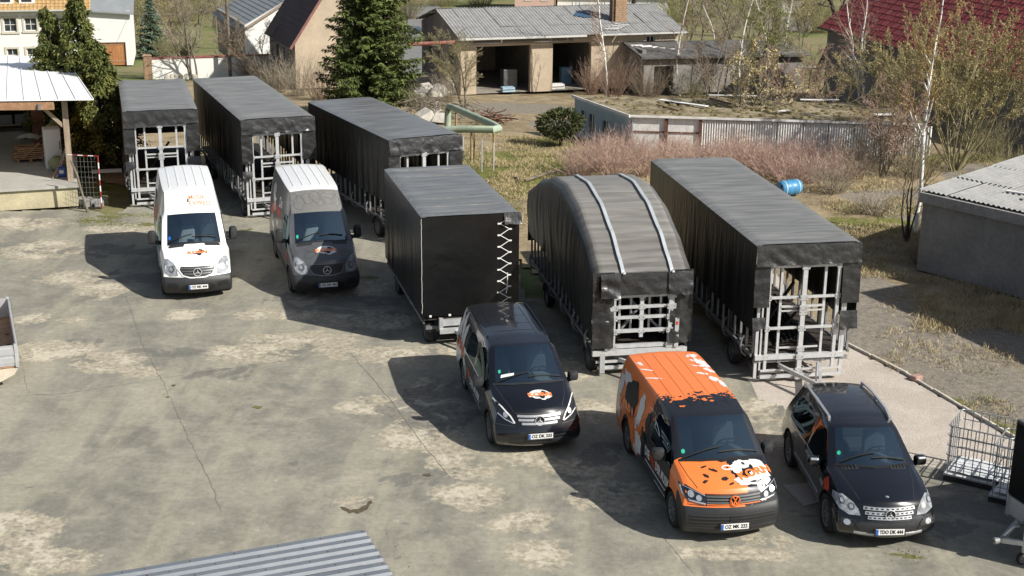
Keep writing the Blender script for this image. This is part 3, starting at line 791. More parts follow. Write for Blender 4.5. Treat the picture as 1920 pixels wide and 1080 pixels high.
    for sd in ('left', 'right'):
        gaps(c, [[(1.20, .36), (1.16, 1.05)], [(2.48, 1.72), (2.48, .33)], [(3.72, 1.72), (3.72, .33)]], sd)
        c.strip('door_handle', [(2.20, 1.02), (2.38, 1.02)], sd, .035, .03, PLASTIC)
    for a, b_ in (((-.74, 1.03), (.0, 1.10)), ((-.04, 1.01), (.72, 1.08))): c.strip('wiper', [a, b_], 'top', .022, .02, INK, lift=.012)
    c.strip('windscreen_seal', [(-.80, 1.02), (-.4, .91), (0, .87), (.4, .91), (.80, 1.02)], 'top', .06, .008, INK)
    for sd in (-1, 1): c.strip('panel_gap', [(sd * .60, .24), (sd * .74, .6), (sd * .80, .98)], 'top', .012, .003, INK); c.strip('panel_gap', [(sd * .91, .78), (sd * .5, .768)], 'front', .012, .003, INK)
    c.strip('panel_gap', [(-.52, .965), (.52, .965)], 'front', .014, .004, INK)
    # bonnet print
    for k, (x, y, a, bq, ro, mt, sp) in enumerate([(.30, .74, .20, .10, .2, PWHITE, .1), (.20, .58, .09, .09, .3, PWHITE, 0), (.33, .36, .25, .10, .1, PWHITE, .15), (.66, .62, .13, .26, .2, PWHITE, .25), (.50, .50, .09, .08, .4, PWHITE, 0), (.62, .28, .12, .10, .3, PWHITE, 0),
                                                   (.36, .76, .03, .04, .4, INK, 0), (.44, .34, .07, .02, .2, INK, 0), (-.42, .52, .03, .06, .8, INK, .1), (-.46, .40, .05, .03, .3, INK, .1), (-.40, .74, .06, .02, .2, INK, .2), (-.25, .62, .08, .025, -.6, INK, .2), (-.10, .40, .06, .04, .2, INK, .3), (.0, .28, .05, .02, .4, INK, .2)]):
        c.dec('bonnet_print', blob(x, y, a, bq, 30, .3, k + 90, sp, ro), 'top', mt, .004 if mt is PWHITE else .007)
    c.strip('bonnet_print', [(.02 + .09 * math.cos(t), .66 + .05 * math.sin(t)) for t in [2 * PI * k / 16 for k in range(16)]], 'top', .03, .003, PWHITE, closed=True, lift=.003)
    c.strip('bonnet_print', [(.08, .60), (.20, .62), (.32, .66)], 'top', .04, .003, PWHITE, lift=.004)
    c.text('logo_lettering', 'KORN', .23, .52, .55, 'top', PORANGE, .012, .008, 1.15, rad(22))
    for k, (x, y, a, bq, ro) in enumerate([(.62, 4.4, .10, .22, .3), (.66, 3.9, .06, .16, .5), (.50, 4.15, .04, .12, 1.3), (.60, 3.4, .10, .10, .2), (.70, 3.15, .05, .2, .0), (.55, 4.8, .12, .1, .4), (.45, 3.7, .05, .10, 1.2), (-.62, 4.1, .03, .14, .9), (-.60, 3.6, .03, .13, 1.1), (-.66, 4.5, .05, .09, .3)]):
        c.dec('roof_print', blob(x, y, a, bq, 30, .5, k + 120, .35, ro), 'top', PWHITE, .004)
    for k in range(16):
        c.dec('roof_print', blob(-.6 + .08 * k, 2.35 + .25 * math.sin(k * 2.3) + .012 * k, .03 + .02 * (k % 3), .025, 14, .5, k + 140, .3), 'top', INK if k % 2 else PORANGE, .0035)
    # side print
    for k, (y, z, a, bq, ro, mt, sp) in enumerate([(4.55, 1.55, .34, .13, .1, PWHITE, .3), (4.95, 1.25, .16, .30, .1, PWHITE, .2), (3.35, 1.35, .16, .32, .15, PWHITE, .2), (3.55, 1.0, .10, .14, .3, PWHITE, .1), (3.35, .62, .20, .22, .2, PWHITE, .3), (3.55, .42, .14, .10, .2, PWHITE, .3), (4.95, .82, .14, .22, 0, PWHITE, .3),
                                                   (4.1, 1.32, .42, .36, 0, INK, 0), (4.15, 1.45, .30, .16, .2, PWHITE, .3), (4.3, 1.25, .12, .12, 0, PWHITE, .3), (4.35, .70, .24, .14, 0, INK, 0), (2.95, .95, .14, .1, .4, INK, .4), (2.8, 1.35, .1, .16, .4, INK, .5), (3.0, .6, .1, .12, .4, INK, .5)]):
        c.dec('side_print', blob(y, z, a, bq, 40, .22, k + 160, sp, ro), 'left', mt, .004 + .0022 * (k % 4) + (.004 if k >= 8 else 0))
    c.text('side_lettering', 'KORN', .40, 4.25, 1.0, 'left', PORANGE, .016, .012, 1.2, rad(3))
    c.text('side_lettering', 'DIE', .26, 2.62, .74, 'left', PWHITE, .006, .008, .9)
    c.text('side_lettering', 'WELT', .26, 2.18, .74, 'left', PRED, .006, .008, .9)
    c.text('side_lettering', 'DER MUSIK', .26, 1.55, .74, 'left', PWHITE, .006, .008, .72)
    c.strip('side_print', [(1.25, .55), (2.75, .56)], 'left', .02, .003, PWHITE, lift=.003)
    c.strip('side_print', [(1.35, .40), (2.1, .40)], 'left', .02, .003, PWHITE, lift=.003)
    c.dec('round_sticker', blob(-.68, 1.15, .035, .04, 14, 0), 'top', GREEN, .004)
    return c
ct = t6()

# ---- black estate car
def ml():
    root = thing('sport_utility_car', 'glossy black sport utility car with silver roof rails and silver grille', 'car', (6.85, 22.58, 0), rad(2.8)); c = Car(root); W = .955; L = 4.78
    front = [(.16, .46, .62, .90), (.10, .48, .76, .86), (.02, .46, .86, .66), (-.03, .40, .92, .54), (-.02, .38, .93, .36), (.12, .40, .86, .22)]
    st = [((.70, .72, 1.03, 1.07), [(.74, .84, .99), (.80, .93, .86)] + lows(W, .84, .70, .46, .30), 0, .10),
          ((1.36, .74, 1.14, 1.17), [(1.34, .83, 1.10), (1.34, .925, .98)] + lows(W, 1.34, .72, .46, .30), 0, .24),
          ((2.06, .60, 1.61, 1.655), [(2.02, .67, 1.56), (1.72, .93, 1.01)] + lows(W * .985, 1.72, .72, .46, .30), 0, .16),
          ((2.50, .63, 1.67, 1.71), [(2.48, .70, 1.58), (2.48, .935, 1.03)] + lows(W * .985, 2.48, .72, .46, .30)),
          ((2.58, .63, 1.68, 1.715), [(2.56, .70, 1.58), (2.56, .935, 1.03)] + lows(W * .985, 2.56, .72, .46, .30)),
          ((3.45, .63, 1.68, 1.72), [(3.40, .70, 1.57), (3.36, .94, 1.05)] + lows(W * .99, 3.36, .72, .46, .30)),
          ((4.10, .60, 1.64, 1.68), [(4.02, .67, 1.54), (3.96, .945, 1.06)] + lows(W, 3.96, .72, .46, .30)),
          ((4.34, .57, 1.60, 1.64), [(4.36, .62, 1.50), (4.40, .90, 1.05)] + lows(W * .98, 4.45, .72, .46, .30))]
    rear = [(4.48, .06, .52, 1.52), (4.56, .10, .60, 1.40), (4.72, .14, .82, 1.02), (4.76, .14, .88, .74), (4.76, .14, .90, .5), (4.68, .12, .84, .32)]
    wh = [(.88, .37, .44), (3.795, .37, .44)]
    tg0 = std_tags((2, 3, 5, 6), {2: 1, 3: 1, 5: 2}, 2, 2)
    c.body(front, st, rear, lambda k, i, j: ('rear_window' if (k == 'R' and j in (0, 1) and i < 2) else tg0(k, i, j)), wheels=wh, fr=(0, .46, .92, 1.0), crease=.5)
    P = BPAINT
    c.split({'hood': ('hood', P, 0), 'hood_side': ('hood', P, 0), 'windscreen': ('windscreen', GLASS, 0), 'pillar': ('body', P, 0), 'roof': ('roof', P, 0), 'bumper': ('bumper', P, 0), 'fender': ('fender', P, 1), 'side_window': ('side_window', GLASSD, 1), 'rear_window': ('rear_window', GLASSD, 0),
             'door1': ('door', P, 1), 'door2': ('rear_door', P, 1), 'sill': ('body', P, 0), 'body': ('body', P, 0), 'nose': ('nose_panel', P, 0), 'tail': ('tailgate', P, 0), 'under': ('underbody', DARK, 0), 'well': ('wheel_well', DARK, 2)})
    g = c.dec('grille', [(-.47, .85), (.47, .85), (.42, .68), (.36, .60), (-.36, .60), (-.42, .68)], 'front', INK, .010, thick=.02)
    for z, w in ((.81, .455), (.735, .43), (.66, .39)):
        s_ = c.strip('grille_bar', [(-w, z), (w, z)], 'front', .058, .030, CHROME if 0 else SILVER, parent=g, lift=.006)
        for k in range(10):
            x = -w + (k + .5) * 2 * w / 10
            c.dec('grille_slot', [(x - .022, z - .011), (x + .022, z - .011), (x + .022, z + .011), (x - .022, z + .011)], 'front', INK, .0385, parent=g)
    p_, n = c.hit(0, .735, 'front'); c.star(0, .735, .098, p_.y - .046, -.12)
    p_, n = c.hit(0, .30, 'top'); b = B(); b.lathe([(0, .034), (.008, .03), (.012, .001)], 16, 'Z', p_); b.done('bonnet_badge', CHROME, c.root, True)
    for sd in (-1, 1):
        q = [(sd * x, z) for x, z in ((.51, .68), (.54, .78), (.62, .87), (.76, .93), (.87, .91), (.90, .83), (.85, .74), (.70, .67))]
        h = c.dec('headlight', q, 'front', LENS, .012, thick=.02)
        for cx, cz, r in ((.65, .80, .055), (.79, .86, .045)):
            c.dec('reflector', [(sd * (cx + r * math.cos(t)), cz + r * math.sin(t)) for t in [2 * PI * k / 14 for k in range(14)]], 'front', GREYM, .02, parent=h)
            c.dec('reflector', [(sd * (cx + r * .6 * math.cos(t)), cz + r * .6 * math.sin(t)) for t in [2 * PI * k / 12 for k in range(12)]], 'front', CHROME, .024, parent=h)
        c.dec('fog_lamp', [(sd * (.74 + .06 * math.cos(t)), .55 + .05 * math.sin(t)) for t in [2 * PI * k / 14 for k in range(14)]], 'front', CHROME, .01)
        c.dec('fog_lamp_recess', [(sd * x, z) for x, z in ((.60, .48), (.60, .60), (.88, .62), (.88, .50))], 'front', PLASTIC, .005)
        v = c.dec('bonnet_vent', [(sd * x, y) for x, y in ((.30, 1.10), (.33, 1.22), (.60, 1.26), (.60, 1.14))], 'top', PLASTIC, .006, thick=.02)
        for k in range(4): c.strip('vent_slat', [(sd * (.36 + .065 * k), 1.12 + .012 * k), (sd * (.37 + .065 * k), 1.225 + .012 * k)], 'top', .012, .012, INK, parent=v, lift=.006)
        c.strip('panel_gap', [(sd * .50, .30), (sd * .62, .8), (sd * .70, 1.3)], 'top', .01, .003, PLASTIC)
        rl = c.strip('roof_rail', [(sd * .575, 2.30), (sd * .60, 2.6), (sd * .605, 3.5), (sd * .58, 4.15)], 'top', .045, .03, SILVER, step=.12, lift=.045)
        for y in (2.32, 3.2, 4.1):
            p_, n = c.hit(sd * .59, y, 'top'); b = B(); b.box((p_.x, p_.y, p_.z + .02), (.045, .12, .07)); b.done('rail_foot', SILVER, rl)
    c.dec('mesh_intake', [(-.62, .46), (-.52, .58), (.52, .58), (.62, .46), (.5, .42), (-.5, .42)], 'front', PLASTIC, .006)
    c.strip('skid_trim', [(-.62, .375), (-.48, .36), (.48, .36), (.62, .375)], 'front', .05, .02, SILVER)
    for sd in (-1, 1): c.strip('bumper_accent', [(sd * .64, .60), (sd * .52, .44)], 'front', .035, .015, P)
    p_, n = c.hit(0, .42, 'front'); c.plate('TDO DK 444', .43, p_.y - .035)
    for sd in (-1, 1):
        mo = c.mirror(1.02 * sd, 1.60, 1.10, .24, .19, P)
        b = B(); b.box((0, -.045, .05), (.17, .09, .07)); q = b.done('mirror_cap', CHROME, mo); bevel_obj(q, .03, 3)
        for y in (.88, 3.795): c.wheel(sd * .83, y, .37, .25, 'spoke', 5)
    c.interior(1.36, 1.11, .74, 2.25, .64, 1.02, 1.62, 3.9, .38)
    for x in (-.38, .38):
        b = B(); b.box((x, 3.35, .66), (.6, .5, .16)); b.box((x, 3.68, 1.0), (.6, .14, .6)); o = b.done('rear_seat', SEAT, c.root); bevel_obj(o, .04)
    for sd in ('left', 'right'):
        gaps(c, [[(1.42, .40), (1.40, .98)], [(2.52, 1.02), (2.52, .38)], [(3.42, 1.04), (3.46, .8), (3.30, .5)]], sd, PLASTIC)
        c.strip('window_trim', [(1.55, 1.00), (2.5, 1.04), (3.9, 1.075)], sd, .022, .01, SILVER)
        c.strip('side_trim', [(1.45, .52), (3.25, .54)], sd, .025, .012, SILVER)
        for y in (2.25, 3.15): c.strip('door_handle', [(y, .93), (y + .2, .935)], sd, .035, .03, SILVER)
    for a, b_ in (((-.62, 1.33), (.04, 1.40)), ((-.02, 1.30), (.62, 1.37))): c.strip('wiper', [a, b_], 'top', .022, .02, INK, lift=.012)
    c.strip('windscreen_seal', [(-.70, 1.32), (-.4, 1.19), (0, 1.12), (.4, 1.19), (.70, 1.32)], 'top', .06, .008, INK)
    sr = c.strip('sunroof_seam', [(-.46, 2.28), (.46, 2.28), (.46, 2.85), (-.46, 2.85)], 'top', .012, .002, PLASTIC, closed=True)
    c.dec('round_sticker', blob(-.58, 1.52, .035, .04, 14, 0), 'top', GREEN, .004)
    c.dec('side_print', blob(1.05, .88, .16, .09, 30, .5, 201, .4, .2), 'left', PRED, .004)
    c.dec('side_print', blob(1.28, .82, .10, .06, 30, .5, 203, .4, .2), 'left', PGREY, .004)
    return c
cm = ml()
# ------------------------------------------------------------------ tarpaulin trailers
def tarp_mat(name, col, rough, var=.25, dust_sheen=((.215, .212, .205), .85)):
    m = M(name, col, rough, var=var, scale=1.6, bump=.0, spec=.6, stretch=(1, 2.2, 1))
    if m.get('done'): return m
    m['done'] = 1
    nt = m.node_tree; N = nt.nodes; L = nt.links; p = N['Principled BSDF']
    tc = N.new('ShaderNodeTexCoord'); mp = N.new('ShaderNodeMapping'); mp.inputs['Scale'].default_value = (.55, 5.0, .8); L.new(tc.outputs['Object'], mp.inputs[0])
    n = N.new('ShaderNodeTexNoise'); n.inputs['Scale'].default_value = 1.6; n.inputs['Detail'].default_value = 4; n.inputs['Distortion'].default_value = .4; L.new(mp.outputs[0], n.inputs['Vector'])
    b = N.new('ShaderNodeBump'); b.inputs['Strength'].default_value = .35; b.inputs['Distance'].default_value = .06
    L.new(n.outputs['Fac'], b.inputs['Height']); L.new(b.outputs[0], p.inputs['Normal'])
    # dusty grey and sky sheen, both painted into the upward-facing cloth
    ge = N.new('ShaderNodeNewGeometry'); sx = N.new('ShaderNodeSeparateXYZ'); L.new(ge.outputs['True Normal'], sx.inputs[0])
    mr = N.new('ShaderNodeMapRange'); mr.inputs['From Min'].default_value = .55; mr.inputs['From Max'].default_value = .95; mr.inputs['To Max'].default_value = dust_sheen[1]; L.new(sx.outputs['Z'], mr.inputs['Value'])
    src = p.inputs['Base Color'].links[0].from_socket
    mx = N.new('ShaderNodeMix'); mx.data_type = 'RGBA'; mx.inputs[7].default_value = lin(dust_sheen[0]); L.new(mr.outputs[0], mx.inputs['Factor']); L.new(src, mx.inputs[6])
    mu = N.new('ShaderNodeMix'); mu.data_type = 'RGBA'; mu.blend_type = 'MULTIPLY'; mu.inputs['Factor'].default_value = 1
    rr = N.new('ShaderNodeValToRGB'); rr.color_ramp.elements[0].position = .35; rr.color_ramp.elements[0].color = (.72, .72, .72, 1); rr.color_ramp.elements[1].position = .68; rr.color_ramp.elements[1].color = (1.15, 1.15, 1.15, 1)
    L.new(n.outputs['Fac'], rr.inputs[0]); L.new(mx.outputs[2], mu.inputs[6]); L.new(rr.outputs[0], mu.inputs[7]); L.new(mu.outputs[2], p.inputs['Base Color'])
    return m
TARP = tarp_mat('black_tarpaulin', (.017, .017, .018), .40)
TARPB = tarp_mat('smooth_black_tarpaulin', (.007, .0075, .008), .30, dust_sheen=((.19, .193, .197), .8))
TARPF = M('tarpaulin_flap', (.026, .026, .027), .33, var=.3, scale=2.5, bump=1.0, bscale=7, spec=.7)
TARPG = tarp_mat('grey_brown_tarpaulin', (.026, .026, .025), .45, dust_sheen=((.235, .225, .208), .88))
GALV = M('galvanised_steel', (.54, .55, .56), .45, .35, var=.18, scale=5)
GALVD = M('weathered_steel', (.26, .265, .27), .55, .3, var=.3, scale=4)
ALU = M('aluminium_tube', (.62, .63, .64), .40, .35, var=.12, scale=6)
CORD = M('white_cord', (.75, .75, .73), .7, var=.05)
TIMBER = M('trailer_timber', (.040, .032, .025), .8, var=.35, scale=5)
RUST = M('rusty_steel', (.16, .07, .04), .85, var=.35, scale=6)

def shell(root, W, L, zt, zl, zr, seed, mat, name='tarpaulin', back=True, fold=.03, top_rip=.016, bulge=0.0, ribs=None, zlb=None, corner=.05):
    """tarpaulin draped over a frame: top, both sides and the back as one cloth"""
    ny = max(30, int(L / .11)); P = []
    nS, nT = 12, 20
    for i in range(ny + 1):
        t = i / ny; y = t * L; H = zt(t); row = []
        def side(sg, zlow):
            out = []
            for k in range(nS + 1):
                f = k / nS; z = H - corner - (H - corner - zlow) * f
                am = fold * f ** .8
                x = W / 2 + am * nz(y * 3.3 + seed, f * .7, seed + sg) * 1.4 + am * .5 * nz(y * 9 + seed, f * 1.2, seed - sg) + bulge * math.sin(PI * min(1, f * 1.15)) * (.6 + .4 * math.sin(PI * t))
                if k == nS: z += .03 * nz(y * 2.2, seed, sg)
                out.append((sg * x, y + .02 * f * nz(y * 4, f * 2, seed), z))
            return out
        row += side(-1, zl(t))[::-1]
        for k in range(1, nT):
            f = k / nT; x = -W / 2 + .04 + (W - .08) * f
            e = min(1, min(f, 1 - f) * 6)
            z = H + top_rip * e * (nz(x * .9 + seed, y * 3.6, seed) * 1.2 + .6 * nz(x * 1.6, y * 8.5, seed + 4))
            if ribs: z += ribs[1] * e * (math.cos(2 * PI * y / ribs[0]) * .5 - .5)
            row.append((x, y, z))
        row += side(1, zr(t))
        P.append(row)
    b = B(); nj = len(P[0]); fs = []
    for i in range(ny):
        for j in range(nj - 1): fs.append((i * nj + j, i * nj + j + 1, (i + 1) * nj + j + 1, (i + 1) * nj + j))
    b.add([p for r in P for p in r], fs)
    if back:
        r = P[-1]; m = len(r); o = len(b.v); rows = [r]
        zb = zlb if zlb is not None else zl(1)
        nb = 8; top = r[nS:m - nS]
        vs = []; fs = []
        for k in range(nb + 1):
            f = k / nb
            vs += [(x, y + .02 * nz(x * 3, f * 4, seed), z + (zb - z) * f) for (x, y, z) in top]
        q = len(top)
        for k in range(nb):
            for j in range(q - 1): fs.append((k * q + j, k * q + j + 1, (k + 1) * q + j + 1, (k + 1) * q + j))
        b.add(vs, fs)
    me = bpy.data.meshes.new(name); me.from_pydata(b.v, [], b.f); me.materials.append(mat)
    me.polygons.foreach_set('use_smooth', [True] * len(me.polygons)); me.set_sharp_from_angle(angle=rad(55))
    return link(name, me, None, root)
def flap(root, x0, x1, zt, zb, y, seed, mat=None, amp=.035, out=.05, name='tarpaulin_flap', zb2=None, side=None, sharp=1.0):
    """hanging piece of cloth in the front plane, creased"""
    nx, nzn = max(6, int(abs(x1 - x0) / .06)), max(6, int(abs(zt - zb) / .06)); P = []
    zb2 = zb if zb2 is None else zb2
    for k in range(nzn + 1):
        f = k / nzn; row = []
        for j in range(nx + 1):
            g = j / nx; x = x0 + (x1 - x0) * g; zbot = zb + (zb2 - zb) * g + .04 * nz(g * 5 + seed, seed)
            z = zt + (zbot - zt) * f
            cr = .55 - abs(nz(x * 2.3 + seed, z * 2.8, seed)) * 1.5 + .45 - .9 * abs(nz(x * 5.5 + z * 3.5, seed, z * 4.5)) + .25 * nz(x * 13, z * 11, seed)
            yy = y - f * out - amp * f ** .6 * cr * sharp
            row.append((x, yy, z))
        P.append(row)
    return link(name, grid_mesh(name, P, mat or TARPF), None, root)
def bars(root, name, mat, segs, w, h=None):
    for a, c in segs: B().bar(a, c, w, h).done(name, mat, root)
def trailer_wheel(root, x, y, r=.31, w=.2, guard=True):
    c = Car(root); wh = c.wheel(x, y, r, w, 'steel')
    if guard:
        b = B(); n = 10; pr = []
        for k in range(n + 1):
            a = PI * (.04 + .92 * k / n); pr.append((math.cos(a) * (r + .07), math.sin(a) * (r + .07)))
        vs = []; fs = []
        for (u, v) in pr: vs += [(x - w * .62, y + u, r + v), (x + w * .62, y + u, r + v)]
        for k in range(n): fs.append((2 * k, 2 * k + 1, 2 * k + 3, 2 * k + 2))
        b.add(vs, fs); o = b.done('mudguard', PLASTIC, root, True); s = o.modifiers.new('t', 'SOLIDIFY'); s.thickness = .012
    return wh
def undercarriage(root, W, L, wheels, z=.56, drawbar=1.0, dbx=.0, posts=True, ztop=1.45, step=.46, right=True, wr=.31):
    for sx in (-.55, .55): B().box((sx, L / 2, z), (.09, L - .1, .16)).done('chassis_beam', GALVD, root)
    for sx in (-1, 1): B().box((sx * (W / 2 - .06), L / 2 + .05, z + .12), (.05, L - .15, .08)).done('side_rail', GALVD, root)
    n = int(L / 1.1)
    for k in range(n + 1): B().box((0, .1 + (L - .2) * k / n, z - .02), (W - .2, .07, .09)).done('cross_beam', GALVD, root)
    if posts:
        m = int(L / step)
        for sx in ((-1, 1) if right else (-1,)):
            for k in range(m + 1):
                y = .15 + (L - .3) * k / m
                B().box((sx * (W / 2 - .10), y, (z + .16 + ztop) / 2), (.05, .05, ztop - z - .16)).done('rack_post', GALVD, root)
                if k % 3 == 1:
                    b = B(); q = [(sx * (W / 2 - .03), y, z + .45), (sx * (W / 2 + .03), y, z + .36), (sx * (W / 2 + .05), y, z + .18), (sx * (W / 2 + .0), y, z + .02), (sx * (W / 2 - .1), y, z - .06)]
                    b.tube(q, .026, 8); b.done('support_hook', GALVD, root, True)
    for (y, xs) in wheels:
        B().box((0, y, wr), (2 * xs - .1, .09, .09)).done('axle', GALVD, root)
        for sd in (-1, 1): trailer_wheel(root, sd * xs, y, wr)
        for sd in (-1, 1): B().box((sd * .55, y, (wr + z) / 2), (.07, .4, z - wr)).done('spring_hanger', GALVD, root)
    if drawbar:
        y0 = 0.0
        for sd in (-1, 1): B().bar((sd * .52, y0 + .1, .40), (dbx, -drawbar, .36), .07, .09).done('drawbar', GALV, root)
        b = B(); b.tube([(dbx, -drawbar + .05, .37), (dbx, -drawbar - .16, .38)], .035, 10); b.lathe([(-.03, .03), (-.03, .062), (.03, .062), (.03, .03), (-.03, .03)], 16, 'Z', (dbx, -drawbar - .2, .38)); b.done('tow_eye', GALV, root, True)
        b = B(); b.tube([(dbx + .12, -drawbar * .55, .15), (dbx + .12, -drawbar * .55, .75)], .03, 10); b.done('jockey_leg', GALV, root, True)

def gussets(root, spec):
    for (x, z0, z1, w, y) in spec['v'][:3]:
        for (z, a, c, h, y2) in spec['h']:
            if z0 < z < z1 and a - .1 < x < c + .1:
                B().box((x, y - w * .4 - .008, z), (w * 1.7, .012, .13)).done('gusset_plate', GALV, root)
                q = B()
                for dx in (-.6, .6): q.lathe([(0, .012), (-.012, .012), (-.014, .001)], 6, 'Y', (x + dx * w, y - w * .4 - .014, z))
                q.done('bolts', GALVD, root)
def front_frame(root, W, spec):
    """welded tubes across the open front: verticals (x,z0,z1,w), horizontals (z,x0,x1,w)"""
    for (x, z0, z1, w, y) in spec['v']: B().box((x, y, (z0 + z1) / 2), (w, w * .8, z1 - z0)).done('frame_post', ALU, root)
    gussets(root, spec)
    for (z, x0, x1, w, y) in spec['h']: B().box(((x0 + x1) / 2, y, z), (abs(x1 - x0), w * .8, w)).done('frame_rail', ALU, root)
FR6 = dict(v=[(-.90, .30, 2.92, .07, .06), (.80, .30, 2.92, .08, .06), (-.06, .05, 2.98, .11, .02), (-.58, .70, 2.90, .06, .14), (.50, .70, 2.90, .06, .14), (-1.12, .10, 1.90, .07, .10), (1.02, .10, 2.3, .08, .10), (-1.02, .30, 1.9, .04, .08), (.96, .6, 1.9, .04, .09)],
           h=[(2.88, -.90, .80, .06, .05), (2.12, -.92, .84, .06, .05), (1.87, -.56, .50, .05, .12), (1.76, -.56, .48, .035, .12), (1.36, -.96, .84, .06, .05), (.64, -1.16, 1.06, .12, .06), (.84, -.56, .42, .04, .12), (.14, -1.0, 1.0, .08, .06), (.30, -1.0, 1.0, .05, .05)])
def lattice_trailer(label, loc, rz, W, L, H, seed, zlow=1.30, flaps=True, wheels=None, frame=FR6, drawbar=.95, mat=None, flapz=(.52, .50), zback=None):
    root = thing('stage_trailer', label, 'trailer', loc, rz, 'long trailers under black tarpaulins')
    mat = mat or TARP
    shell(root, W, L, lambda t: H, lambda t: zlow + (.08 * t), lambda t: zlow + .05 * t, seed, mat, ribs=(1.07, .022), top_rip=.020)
    flap(root, -W / 2 - .01, W / 2 + .01, H - .02, H - flapz[0], -.01, seed + 1, mat=TARPF, out=.04, zb2=H - flapz[1], name='front_flap', amp=.045)
    flap(root, -W / 2 - .02, -W / 2 + .36, H - .48, 1.92, .0, seed + 2, out=.02, name='side_flap', amp=.05)
    flap(root, W / 2 - .42, W / 2 + .02, H - .48, 1.95, .0, seed + 3, out=.02, name='side_flap', amp=.05)
    flap(root, -W / 2 - .02, -W / 2 + .30, 1.66, 1.32, -.01, seed + 4, out=.05, name='side_flap', amp=.06, zb2=1.42)
    flap(root, W / 2 - .42, W / 2 + .02, 1.75, 1.30, -.01, seed + 5, out=.05, name='side_flap', amp=.06, zb2=1.32)
    front_frame(root, W, frame)
    undercarriage(root, W, L, wheels or [(1.15, W / 2 - .12), (L * .70, W / 2 - .12), (L * .70 + .75, W / 2 - .12)], drawbar=drawbar)
    for k in range(1, 5):
        y = L * k / 5
        for sx in (-1, 1): B().box((sx * (W / 2 - .12), y, (H + .7) / 2), (.06, .06, H - .8)).done('hoop_post', PLASTIC, root)
        B().box((0, y, H - .07), (W - .3, .06, .06)).done('hoop_rail', PLASTIC, root)
    B().box((0, L / 2, .70), (W - .3, L - .3, .05)).done('deck', TIMBER, root)
    b = B()
    for k in range(6): b.bar((-.4 + .14 * k, .5 + .1 * k, .80), (-.1 + .12 * k, 2.4 + .2 * k, .80 + .06 * k), .05)
    b.done('loaded_poles', PLASTIC, root)
    b = B(); b.bar((-.7, 1.2, .8), (.3, 1.6, 2.0), .06); b.bar((-.3, 1.0, .8), (.5, 1.4, 1.5), .05); b.done('brace', PLASTIC, root)
    return root
lattice_trailer('short lattice-front trailer under dusty black tarpaulin behind the white van', (-12.29, 47.81, 0), rad(16.5), 2.54, 7.06, 3.45, 1, wheels=[(.75, 1.12), (5.2, 1.12)], zlow=1.22, flapz=(.60, .48))
lattice_trailer('long lattice-front trailer under black tarpaulin behind the dark grey van', (-8.0, 46.57, 0), rad(22), 2.52, 9.52, 3.45, 12, wheels=[(.55, 1.15), (6.6, 1.12), (7.4, 1.12)])
lattice_trailer('long trailer under bluish black tarpaulin behind the laced box trailer', (-2.8, 43.55, 0), rad(27), 2.50, 7.81, 3.45, 23, mat=TARPB, wheels=[(1.2, 1.15), (5.6, 1.12)])
lattice_trailer('long lattice-front trailer under black tarpaulin beside the gravel lane', (6.94, 31.18, 0), rad(9.6), 2.56, 9.57, 3.45, 34, wheels=[(1.45, 1.18), (6.9, 1.15), (7.7, 1.15)], drawbar=1.25)

# ---- laced box trailer
def box_trailer():
    root = thing('box_trailer', 'black box trailer with white zigzag lacing on its closed front', 'trailer', (-1.05, 33.64, 0), rad(14.5))
    W, L, H = 2.50, 5.74, 3.42
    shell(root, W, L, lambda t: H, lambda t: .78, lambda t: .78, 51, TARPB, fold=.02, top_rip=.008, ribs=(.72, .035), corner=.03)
    flap(root, -W / 2 - .004, W / 2 - .30, H - .015, .80, -.01, 52, mat=TARPB, amp=.006, out=.01, name='front_sheet')
    flap(root, W / 2 - .34, W / 2 + .01, H - .01, .80, .012, 53, mat=TARPB, amp=.012, out=.01, name='front_sheet')
    flap(root, W / 2 - .40, W / 2 + .05, H + .01, H - .28, -.02, 54, amp=.07, out=.06, name='corner_flap')
    zig = []; x0, x1 = W / 2 - .50, W / 2 - .26
    nzg = 16
    for k in range(nzg + 1): zig.append(((x0 if k % 2 else x1), -.03, H - .12 - k * (H - 1.0) / nzg))
    b = B()
    for a, c in zip(zig[:-1], zig[1:]): b.tube([a, c], .011, 6)
    for p in zig: b.box((p[0] + (-.03 if p[0] == x0 else .03), -.03, p[2]), (.07, .02, .035))
    b.done('lacing_cord', CORD, root)
    b = B(); pts = [(-W / 2 + .02 * nz(k * 1.7, 3) - .012, -.022, H - .05 - k * (H - .95) / 24) for k in range(25)]
    b.tube(pts, .0055, 6); b.done('edge_cord', CORD, root)
    b = B(); b.tube([(W / 2 - .30, -.035, 1.85), (W / 2 - .30, -.04, 1.45), (W / 2 - .33, -.04, 1.3)], .014, 6); b.done('cord_end', CORD, root)
    for x in (-1.05, -.55, -.05): B().box((x, -.02, .82), (.06, .03, .05)).done('eyelet', CORD, root)
    undercarriage(root, W, L, [(.45, 1.02), (4.6, 1.02)], z=.50, drawbar=.9, posts=False, wr=.30)
    B().box((.15, .0, .62), (1.9, .10, .16)).done('front_beam', GALV, root)
    B().box((.15, -.08, .42), (1.95, .12, .12)).done('front_beam', GALV, root)
    B().box((-.78, -.02, .58), (.10, .14, .34)).done('front_bracket', GALV, root)
    B().box((0, L / 2, .72), (W - .1, L - .1, .06)).done('deck', TIMBER, root)
    b = B()
    for k in range(7): b.box((0, .2 + k * .88, H - .03), (W - .1, .04, .04))
    stuff(b.done('roof_bows', GALVD, root))
    return root
box_trailer()

